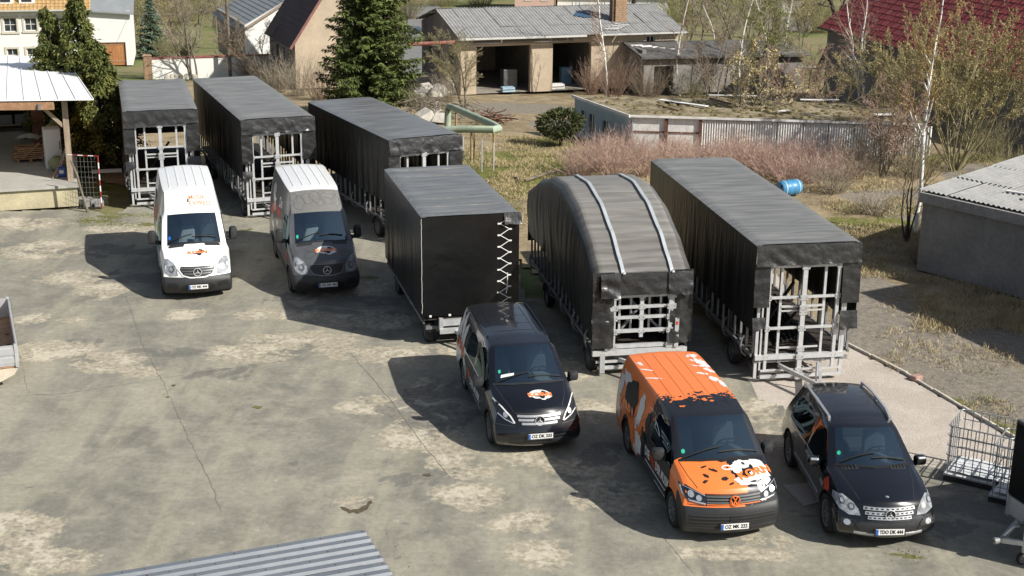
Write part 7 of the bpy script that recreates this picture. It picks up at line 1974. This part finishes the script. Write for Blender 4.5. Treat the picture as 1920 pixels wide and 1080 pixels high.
# wire fence posts
for k, (px, pb, pt, lb) in enumerate([(903, 320, 262, 'thin grey fence post nearest the green pipe post'), (925, 318, 268, 'thin grey fence post in the dry grass'), (889, 300, 250, 'rusty fence post below the green pipe bend'), (868, 296, 255, 'short grey fence post behind the laced box trailer')]):
    a = PG(px, pb); c = PY(px, pt, a.y); b = B(); b.tube([(0, 0, -.1), (0, 0, c.z - a.z)], .03, 8); o = b.done('fence_post', (GALV, GALV, RUST, GALV)[k], None, True); o.location = a; tag(o, lb, 'post', 'fence posts in the dry grass')
# rubble heap of concrete lumps
RUB = M('pale_rubble', (.50, .47, .42), .95, var=.25, scale=4, bump=.4)
for k in range(16):
    px, py = random.uniform(785, 850), random.uniform(165, 232); p = PG(px, py); s = random.uniform(.5, 1.3); b = B(); b.box((0, 0, 0), (s, s * random.uniform(.5, 1), s * random.uniform(.4, .9)), random.random() * 3, taper=random.uniform(.6, .9)); o = b.done('rubble_block', RUB); o.location = p + Vector((0, 0, .15 * s + (.5 if py < 200 else .1))); o.rotation_euler = (random.uniform(-.4, .4), random.uniform(-.4, .4), 0); bevel_obj(o, .05); tag(o, 'broken pale concrete block in the rubble heap beside the spruce', 'rubble', 'blocks of the rubble heap')
b = B(); p = PG(925, 232)
for k in range(60): a = p + Vector((random.uniform(-.6, .7), random.uniform(-.8, .8), .1 + random.random() * .5)); b.bar(a, a + Vector((random.uniform(-.8, .8), random.uniform(-.4, .4), random.uniform(-.3, .3))), .04)
o = b.done('scrap_heap', RUST); tag(o, 'rusty heap of bent scrap bars behind the green pipe', 'scrap'); stuff(o)
b = B(); p = PG(830, 225)
for k in range(90): a = p + Vector((random.uniform(-2, 2), random.uniform(-1.2, 1.2), .2 + random.random() * .9)); b.tube([a, a + Vector((random.uniform(-1.2, 1.2), random.uniform(-.6, .6), random.uniform(-.4, .4)))], [.03, .012], 4)
o = b.done('branch_heap', BARKG); tag(o, 'heap of cut grey branches before the rubble', 'branches'); stuff(o)
for (a, c, lb) in (((985, 341), (1080, 320), 'long bare branch lying on the grass beside the pink thicket'), ((962, 336), (975, 346), 'short pale stick lying in the grass')):
    b = B(); a, c = PG(*a), PG(*c); m = a.lerp(c, .5) + Vector((0, .2, .12)); b.tube([a + Vector((0, 0, .05)), m, c + Vector((0, 0, .06))], [.05, .04, .02], 7); tag(b.done('fallen_branch', BARKG, None, True), lb, 'branch')
# things in the garage bays
def in_bay(name, label, cat, u, v, mat, size, extra=None):
    o = thing(name, label, cat, F_ga(u, v, .05), F_ga.rz()); b = B(); b.box((0, 0, size[2] / 2), size); bevel_obj(b.done('body', mat, o), .02)
    b = B(); b.box((0, -size[1] / 2 - .01, size[2] * .5), (size[0] * .9, .02, .04)); b.done('seam', GREYM, o); return o
in_bay('blue_cabinet', 'blue cabinet standing in the right garage bay', 'cabinet', GA_h2[0] + 1.7, 2.2, M('faded_blue', (.10, .20, .30), .7), (.7, .5, 1.1))
in_bay('white_crate', 'pale crate on the floor of the right garage bay', 'crate', GA_h2[0] + .5, .6, WHSHEET, (.9, .6, .3))
in_bay('dark_machine', 'dark machine standing in the left garage bay', 'machine', GA_h1[0] + 2.6, 1.6, GREYM, (.9, .8, 1.2))
in_bay('blue_bundle', 'light blue bundle at the sill of the left garage bay', 'bundle', GA_h1[0] + 2.1, .2, M('light_blue', (.35, .50, .62), .7), (.8, .5, .3))
# blue barrel
def barrel():
    root = thing('blue_barrel', 'blue plastic barrel lying on its side behind the long trailer', 'barrel', PG(1479, 366), rad(-62)); b = B()
    pr = [(-.45, .02), (-.45, .24), (-.40, .28), (-.16, .29), (-.13, .30), (-.10, .29), (.10, .29), (.13, .30), (.16, .29), (.40, .28), (.45, .24), (.45, .02)]
    b.lathe(pr, 26, 'Y', (0, 0, .29)); b.done('drum', M('blue_plastic', (.06, .24, .45), .4, var=.1), root, True)
    for y in (-.30, .30): b = B(); b.lathe([(y - .03, .289), (y - .02, .298), (y + .02, .298), (y + .03, .289)], 26, 'Y', (0, 0, .29)); b.done('hoop', M('pale_blue', (.35, .52, .62), .5), root, True)
    b = B(); b.lathe([(-.47, .001), (-.47, .05), (-.45, .055)], 12, 'Y', (.1, 0, .40)); b.done('bung', PLASTIC, root)
barrel()
# wire-cage containers
WIRE = M('cage_wire', (.36, .37, .38), .4, .5, var=.1)
def cage(label, loc, rz, bladder=True, w=1.2, d=1.0, h=1.0, nv=8):
    root = thing('wire_cage_container', label, 'container', loc, rz, 'wire cage containers')
    b = B(); b.box((0, 0, .13), (w, d, .03)); b.done('tray', M('white_tray', (.62, .63, .64), .5, var=.15, scale=4), root)
    for y in (-d / 2 + .06, 0, d / 2 - .06): b = B(); b.box((0, y, .05), (w, .10, .10)); b.done('pallet_runner', PLASTIC, root)
    z0, z1 = .14, .14 + h; r = .07
    def loop(z):
        q = []
        for cx, cy, a0 in ((w / 2 - r, d / 2 - r, 0), (-w / 2 + r, d / 2 - r, 90), (-w / 2 + r, -d / 2 + r, 180), (w / 2 - r, -d / 2 + r, 270)):
            for k in range(4): a = rad(a0 + 30 * k); q.append((cx + r * math.cos(a), cy + r * math.sin(a), z))
        return q + [q[0]]
    for k in range(6):
        z = z0 + (z1 - z0) * k / 5; b = B(); b.tube(loop(z), .014 if k in (0, 5) else .010, 6, cap=False); b.done('cage_hoop', WIRE, root, True)
    for k in range(nv):
        x = -w / 2 + r + (w - 2 * r) * k / (nv - 1)
        for y in (-d / 2, d / 2): b = B(); b.tube([(x, y, z0), (x, y, z1)], .010, 6); b.done('cage_bar', WIRE, root)
    for k in range(1, nv - 2):
        y = -d / 2 + r + (d - 2 * r) * k / (nv - 2)
        for x in (-w / 2, w / 2): b = B(); b.tube([(x, y, z0), (x, y, z1)], .010, 6); b.done('cage_bar', WIRE, root)
    if bladder:
        b = B()
        P = [[(-w * .42 + w * .84 * i / 8, -d * .40 + d * .8 * j / 6, .17 + .03 * nz(i * .9, j * .9, 2) + .03) for j in range(7)] for i in range(9)]
        link('crumpled_sheet', grid_mesh('crumpled_sheet', P, M('white_sheet', (.66, .68, .70), .45, var=.1)), None, root)
    return root
c1 = PG(1838, 905)
cage('empty wire cage on a pallet beside the gravel lane, white sheet inside', PG(1842, 900) + Vector((0, .1, 0)), rad(-32), True, 1.25, 1.05, 1.05)
cage('wire cage squeezed between the other cage and the dark cargo trailer', PG(1888, 926) + Vector((.12, -.12, 0)), rad(-32), True, .8, 1.05, 1.05, 6)
# dark cargo trailer at the right edge
def cargo_trailer():
    root = thing('cargo_trailer', 'cargo trailer with black cover and galvanised drawbar beside the wire cages', 'trailer', (9.48, 22.54, 0), rad(-72))
    b = B(); b.box((0, 1.3, .62), (1.75, 2.6, .36)); bevel_obj(b.done('tub', M('pale_trailer_side', (.50, .50, .49), .5, var=.12), root), .02)
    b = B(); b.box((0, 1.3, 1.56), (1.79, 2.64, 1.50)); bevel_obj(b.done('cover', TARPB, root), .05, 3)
    for x in (-.83, .83): b = B(); b.box((x, -.012, .62), (.07, .03, .40)); b.done('corner_post', GALV, root)
    for x in (-.3, .3): b = B(); b.box((x, -.02, .5), (.10, .03, .05)); b.done('latch', GALVD, root)
    b = B(); b.bar((-.6, .1, .42), (0, -.75, .42), .06, .09); b.bar((.6, .1, .42), (0, -.75, .42), .06, .09); b.done('drawbar', GALV, root)
    b = B(); b.tube([(0, -.6, .44), (0, -.82, .44)], .04, 10); b.lathe([(-.92, .02), (-.90, .06), (-.82, .06), (-.78, .035)], 12, 'Y', (0, 0, .42)); b.done('coupling', GALVD, root, True)
    b = B(); b.tube([(0, -.70, .50), (.02, -.52, .66), (0, -.40, .64)], .02, 8); b.done('handbrake_lever', GALV, root, True)
    b = B(); b.tube([(.22, -.42, .16), (.22, -.42, .95)], .035, 10); b.tube([(.22, -.42, .95), (.22, -.28, .97)], .015, 8); b.done('jockey_tube', GALV, root, True)
    c = Car(root); c.wheel(.22, -.42, .12, .07, 'steel')
    for sd in (-1, 1): trailer_wheel(root, sd * .98, 1.5, .31, .2)
    b = B(); b.box((0, 1.5, .36), (1.9, .08, .08)); b.done('axle', GALVD, root)
cargo_trailer()
# silver dropside trailer at the left edge
def dropside():
    c = PG(26, 742); root = thing('dropside_trailer', 'silver dropside trailer with ribbed side boards at the yard edge', 'trailer', PG(0, 742) + Vector((-1.22, 2.0, 0)), rad(22))
    AL = M('silver_board', (.60, .61, .63), .38, .5, var=.1, scale=4); w, L = 1.7, 3.8; z0, z1 = .55, 1.05
    for sd in (-1, 1):
        sb = None
        b = B(); b.box((sd * w / 2, 0, (z0 + z1) / 2), (.03, L, z1 - z0)); sb = b.done('side_board', AL, root)
        for k in range(4): b = B(); b.box((sd * (w / 2 + .02), -L / 2 + L * (k + .5) / 4, (z0 + z1) / 2), (.02, L / 4 - .12, z1 - z0 - .16)); b.done('rib_panel', AL, sb)
    for y in (-1, 1):
        b = B(); b.box((0, y * L / 2, (z0 + z1) / 2), (w, .03, z1 - z0)); tb = b.done('end_board', AL, root)
        for k in range(2): b = B(); b.box((-w / 4 + k * w / 2, y * (L / 2 + .02), (z0 + z1) / 2 + .1), (w / 2 - .12, .02, .16)); b.done('rib_panel', AL, tb); b = B(); b.box((-w / 4 + k * w / 2, y * (L / 2 + .02), (z0 + z1) / 2 - .12), (w / 2 - .12, .02, .14)); b.done('rib_panel', AL, tb)
        for sd in (-1, 1): b = B(); b.box((sd * (w / 2 - .02), y * (L / 2 + .012), (z0 + z1) / 2), (.07, .07, z1 - z0 + .06)); b.done('corner_post', GALV, root)
    b = B(); b.box((0, 0, z0 - .02), (w, L, .05)); b.done('bed', WOODT, root)
    b = B(); b.prism([(w / 2 - .5, -L / 2 - .01, z0 - .06), (w / 2, -L / 2 - .01, z0 - .06), (w / 2 - .1, -L / 2 - .01, z0 - .22), (w / 2 - .5, -L / 2 - .01, z0 - .40)], (0, .06, 0)); b.done('rear_bumper', M('pale_beige_paint', (.55, .48, .38), .6), root)
    for x in (-.5, .5): b = B(); b.box((x, 0, z0 - .12), (.08, L, .12)); b.done('chassis_beam', GALVD, root)
    for y in (-.35, .45):
        for sd in (-1, 1): trailer_wheel(root, sd * .72, y, .28, .18, False)
dropside()
# corrugated shed roof in the foreground
def near_shed():
    zr = 2.5; a, c, d = PZ(681, 996, zr), PZ(190, 1080, zr), PZ(741, 1080, zr)
    F = Fr(c, a); root = thing('near_shed', 'blue-grey corrugated roof of a low shed in the yard', 'shed', (c.x, c.y, 0), F.rz())
    L = F.len; SH = M('blue_grey_sheet', (.155, .175, .20), .5, .1, var=.10, scale=1.5)
    # ribs run along the long edge: one sheet per strip of ribs
    D = 5.2; pitch = .205; per = 5; wst = pitch * per; n = int(D / wst)
    for i in range(n):
        prof = []
        for k in range(per):
            y = -i * wst - k * pitch
            prof += [(y, 0.0), (y - .075, 0.0), (y - .098, .042), (y - .178, .042)]
        prof.append((-(i + 1) * wst, 0.0))
        for (u0, u1) in ((L - 3.4, L), (L - 6.8, L - 3.38)):
            b = B(); sl = -.035
            up = .005 * (n - i) + (.004 if u1 < L else 0)
            b.add([(u, y, zr + sl * -y * .0 + z + up) for u in (u0, u1) for (y, z) in prof], [(k, k + 1, len(prof) + k + 1, len(prof) + k) for k in range(len(prof) - 1)])
            sh = link('roof_sheet', b.mesh('roof_sheet', SH, fix=False), None, root); s = sh.modifiers.new('t', 'SOLIDIFY'); s.thickness = .004; s.offset = -1
            q = B()
            for k in range(per):
                for uu in np.arange(u0 + .25, u1, .62): q.lathe([(0, .011), (.008, .011), (.012, .001)], 6, 'Z', (uu + (.31 if k % 2 else 0), -i * wst - k * pitch - .138, zr + .042 + up))
            stuff(q.done('roofing_screw', RUST, sh))
    for (x, y, sx, sy) in ((L - 3.45, -.25, 6.5, .08), (L - .25, -D / 2, .08, D - .5)): b = B(); b.box((x, y, zr / 2 - .08), (sx, sy, zr - .16)); b.done('wall', M('shed_boards', (.25, .19, .13), .85, var=.25), root)
near_shed()
# sheet of board beside the black car
pts = [PG(*q) for q in ((1467, 911), (1514, 907), (1543, 941), (1507, 950))]
b = B(); b.prism([q + Vector((0, 0, .012)) for q in pts], (0, 0, .012)); tag(b.done('board_sheet', M('pale_board', (.42, .38, .34), .8, var=.06)), 'pale sheet of board lying between the orange van and black car', 'board')
# red and white rod frame by the dock
def rods():
    a = PG(191, 391); root = thing('ranging_rod_frame', 'red and white striped rod frame beside the loading dock', 'rods', a); RD = M('rod_red', (.30, .03, .03), .6); n = 9; h = 1.85
    for k in range(n): b = B(); b.tube([(0, 0, h * k / n), (0, 0, h * (k + 1) / n)], .025, 8); b.done('rod_band', RD if k % 2 == 0 else PWHITE, root, True)
    c = PG(133, 388) - a
    for k in range(6): b = B(); b.tube([(c.x * k / 6, c.y * k / 6 + .1, h), (c.x * (k + 1) / 6, c.y * (k + 1) / 6 + .1, h)], .02, 8); b.done('rod_band', RD if k % 2 == 0 else PWHITE, root, True)
    m = B()
    for k in range(9): m.tube([(c.x * k / 9, .05, 0), (c.x * k / 9, .05, h)], .004, 4)
    for k in range(10): m.tube([(0, .05, h * k / 10), (c.x, .05, h * k / 10)], .004, 4)
    m.done('wire_mesh', GALVD, root)
rods()
a = PG(165, 398); b = B(); b.tube([a, a + Vector((-.18, .05, .7)), a + Vector((-.32, .1, 1.35)), a + Vector((-.5, .15, 1.8))], [.05, .04, .045, .03], 8); tag(b.done('leaning_stick', BARKG, None, True), 'crooked bare stick leaning at the dock corner', 'stick')
for k in range(7):
    p = PG(150 + 7 * k, 380 + (k % 3) * 4); b = B(); b.box((0, 0, 0), (.32, .2, .2), random.random()); o = b.done('paving_stone', M('grey_sett', (.24, .235, .225), .9, var=.2)); o.location = p + Vector((0, .1, .09)); bevel_obj(o, .02); tag(o, 'grey stone block in the small pile behind the striped rods', 'stone', 'stone blocks behind the striped rods')
p = PG(200, 322); b = B(); b.bar(PY(172, 322, 50.5), PY(228, 319, 50.8), .12, .12); tag(b.done('white_beam', GUTTER), 'white beam lying behind the short trailer', 'beam')
# things on the loading dock
def on_dock(px, py): return PZ(px, py, DOCK + .005)
rzd = F_sh.rz()
def cabinet():
    root = thing('white_cabinet', 'tall white cabinet standing on the loading dock', 'cabinet', on_dock(97, 318) + Vector((0, .3, 0)), rzd + .1); W1 = M('cabinet_white', (.68, .68, .67), .45, var=.03)
    b = B(); b.box((0, 0, .76), (.58, .6, 1.5)); bevel_obj(b.done('body', W1, root), .02)
    b = B(); b.box((0, -.315, .78), (.56, .03, 1.42)); d = b.done('door', W1, root); bevel_obj(d, .012); b = B(); b.box((.22, -.345, .9), (.03, .03, .3)); b.done('handle', GREYM, d)
cabinet()
def wood_stack():
    p = on_dock(57, 300)
    root = thing('timber_stack', 'stack of sawn boards on a pallet on the loading dock', 'timber', p, rzd + .08)
    for x in (-.45, 0, .45): b = B(); b.box((x, 0, .06), (.1, .8, .1)); b.done('pallet_block', WOODT, root)
    for r in range(6):
        for q in range(4): b = B(); b.box((random.uniform(-.06, .06), -.33 + .21 * q, .14 + .075 * r), (1.25 - .07 * r, .19, .05), random.uniform(-.06, .06) * r); b.done('board', WOODT, root)
    b = B(); b.bar((-.3, -.45, .15), (.35, -.35, .7), .12, .04); b.done('board', WOODT, root)
    b = B(); b.bar((.3, -.45, .12), (.62, -.1, .62), .3, .03); b.done('board', WOODG, root)
wood_stack()
p = on_dock(70, 262); b = B(); P = [[(-.45 + .9 * i / 10, -.35 + .7 * j / 8, .35 + .18 * math.exp(-((i - 5) ** 2 + (j - 4) ** 2) / 14) + .06 * nz(i * .7, j * .8, 3)) for j in range(9)] for i in range(11)]
o = link('crumpled_bag', grid_mesh('crumpled_bag', P, M('white_sacking', (.60, .59, .55), .7, var=.12))); o.location = on_dock(56, 286) + Vector((0, .1, .22)); tag(o, 'crumpled pale sack on top of the timber stack', 'sack')
o = thing('wooden_panel', 'brown wooden panel leaning behind the timber stack', 'panel', on_dock(50, 285) + Vector((0, 1.6, 0)), rzd); b = B(); b.box((0, .2, .9), (.5, .05, 1.8), R=Matrix.Rotation(-.12, 3, 'X')); b.done('board', M('red_brown_board', (.25, .10, .06), .7, var=.15), o); b = B(); b.box((.24, .18, .9), (.05, .07, 1.82), R=Matrix.Rotation(-.12, 3, 'X')); b.done('edge_strip', WOODT, o)
def canister():
    root = thing('blue_canister', 'blue plastic canister at the right end of the loading dock', 'canister', on_dock(116, 331), rzd); b = B(); b.box((0, 0, .19), (.32, .26, .36)); bevel_obj(b.done('body', M('deep_blue_plastic', (.03, .08, .30), .4), root), .04, 3)
    b = B(); b.tube([(-.08, 0, .36), (-.08, 0, .43), (.08, 0, .43), (.08, 0, .36)], .02, 8); b.done('handle', MATS['deep_blue_plastic'], root, True); b = B(); b.box((0, -.133, .2), (.15, .006, .12)); b.done('label_patch', PWHITE, root)
canister()
def sacks():
    for k, (px, py, m, lb) in enumerate([(82, 250, M('yellow_sack', (.52, .47, .12), .7), 'yellowish sack heaped behind the white cabinet'), (92, 232, M('grey_green_sack', (.33, .37, .28), .8), 'grey-green sack on the pile behind the cabinet'), (108, 322, M('olive_bag', (.30, .30, .16), .8), 'olive bag beside the blue canister')]):
        P = [[None] * 13 for _ in range(9)]
        for i in range(9):
            for j in range(13):
                th, ph = PI * i / 8, 2 * PI * j / 12; r = .32 * (1 + .25 * nz(math.cos(ph) * 1.5 + k * 5, math.sin(ph) * 1.5, th * 1.5)); P[i][j] = (r * math.sin(th) * math.cos(ph), r * .8 * math.sin(th) * math.sin(ph), .28 + r * .85 * math.cos(th))
        o = link('stuffed_sack', grid_mesh('stuffed_sack', P, m)); o.location = (PZ(px, py, DOCK + (1.0 if k < 2 else 0))) + Vector((0, 1.0 if k < 2 else .1, 0)); o.location.z = DOCK + ((.62 - .1 * k) if k < 2 else 0); tag(o, lb, 'sack')
    o = thing('bag_crate', 'dark crate carrying the sacks behind the white cabinet', 'crate', (on_dock(86, 300) + Vector((0, 2.6, 0))), rzd); b = B(); b.box((0, 0, .3), (1.1, .8, .6)); b.done('body', M('dark_crate', (.05, .045, .04), .8), o); b = B(); b.box((0, -.41, .45), (1.1, .03, .1)); b.done('slat', WOODG, o)
sacks()
def shelf_crates():
    root = thing('storage_shelf', 'dark shelf full of crates at the back of the open shed', 'shelf', on_dock(8, 270) + Vector((0, 3.0, 0)), rzd)
    for z in (.3, .95, 1.6): b = B(); b.box((0, 0, z), (3.6, .7, .05)); b.done('shelf_board', WOODG, root)
    for x in (-1.75, 0, 1.75): b = B(); b.box((x, 0, 1.0), (.07, .6, 2.0)); b.done('upright', WOODG, root)
    for z in (.33, .98, 1.63):
        for k in range(6): b = B(); b.box((-1.45 + .58 * k, -.02, z + .2), (.48, .5, .38)); b.done('crate', GREYM if (k + int(z * 10)) % 3 else WHSHEET, root)
shelf_crates()
for k in range(3):
    p = on_dock(112 + 4 * k, 335 - k); b = B(); b.bar(p + Vector((-.25, 0, .02)), p + Vector((.05 + .05 * k, .5, .75 + .3 * k)), .06, .03); tag(b.done('leaning_lath', (WOODT, WOODG, FRAMEW)[k], None), ('reddish', 'grey', 'pale')[k] + ' lath leaning on the dock post', 'lath')
# parked car far along the street
def far_car():
    root = thing('parked_car', 'pale car parked far off along the street behind the spruce', 'car', PG(776, 78), rad(80)); b = B()
    b.prism([(-.85, -2.1, .35), (-.85, -2.1, .75), (-.85, -1.1, .85), (-.85, 2.0, .9), (-.85, 2.1, .4)], (1.7, 0, 0)); bevel_obj(b.done('body', SILVER, root), .08, 3)
    b = B(); b.prism([(-.72, -1.0, .86), (-.72, -.4, 1.42), (-.72, 1.2, 1.45), (-.72, 1.8, .9)], (1.44, 0, 0)); bevel_obj(b.done('cabin', PANE, root), .06, 2)
    c = Car(root)
    for sd in (-1, 1):
        for y in (-1.35, 1.3): c.wheel(sd * .75, y, .31, .2, 'steel')
far_car()
# tall workshop standing just right of the concrete garage: its shade crosses the waste ground
def tall_workshop():
    F = Fr((15.9, 35.4, 0), (18.6, 29.5, 0)); root = F.root('tall_workshop', 'tall rendered workshop next to the concrete garage', 'workshop'); L, D, h = 12, 7, 4.9
    wall(root, 'front_wall', GREYR, 0, L, 0, h, 0, .3, [(2, 3.4, 1.2, 2.6), (6, 7.4, 1.2, 2.6)]); window(root, 2, 1.2, 1.4, 1.4, 0, (1, 1)); window(root, 6, 1.2, 1.4, 1.4, 0, (1, 1))
    swall(root, 'side_wall', GREYR, .3, D, 0, h, .003, .3); swall(root, 'side_wall', GREYR, .3, D, 0, h, L - .3, L - .003); wall(root, 'rear_wall', GREYR, 0, L, 0, h, D, D + .3)
    corrugated(root, 'roof_sheet', -.1, L + .1, (-.15, h + .02), (D + .5, h + .5), FIBRE, .2, .05, 1.1, rows=3)
tall_workshop()
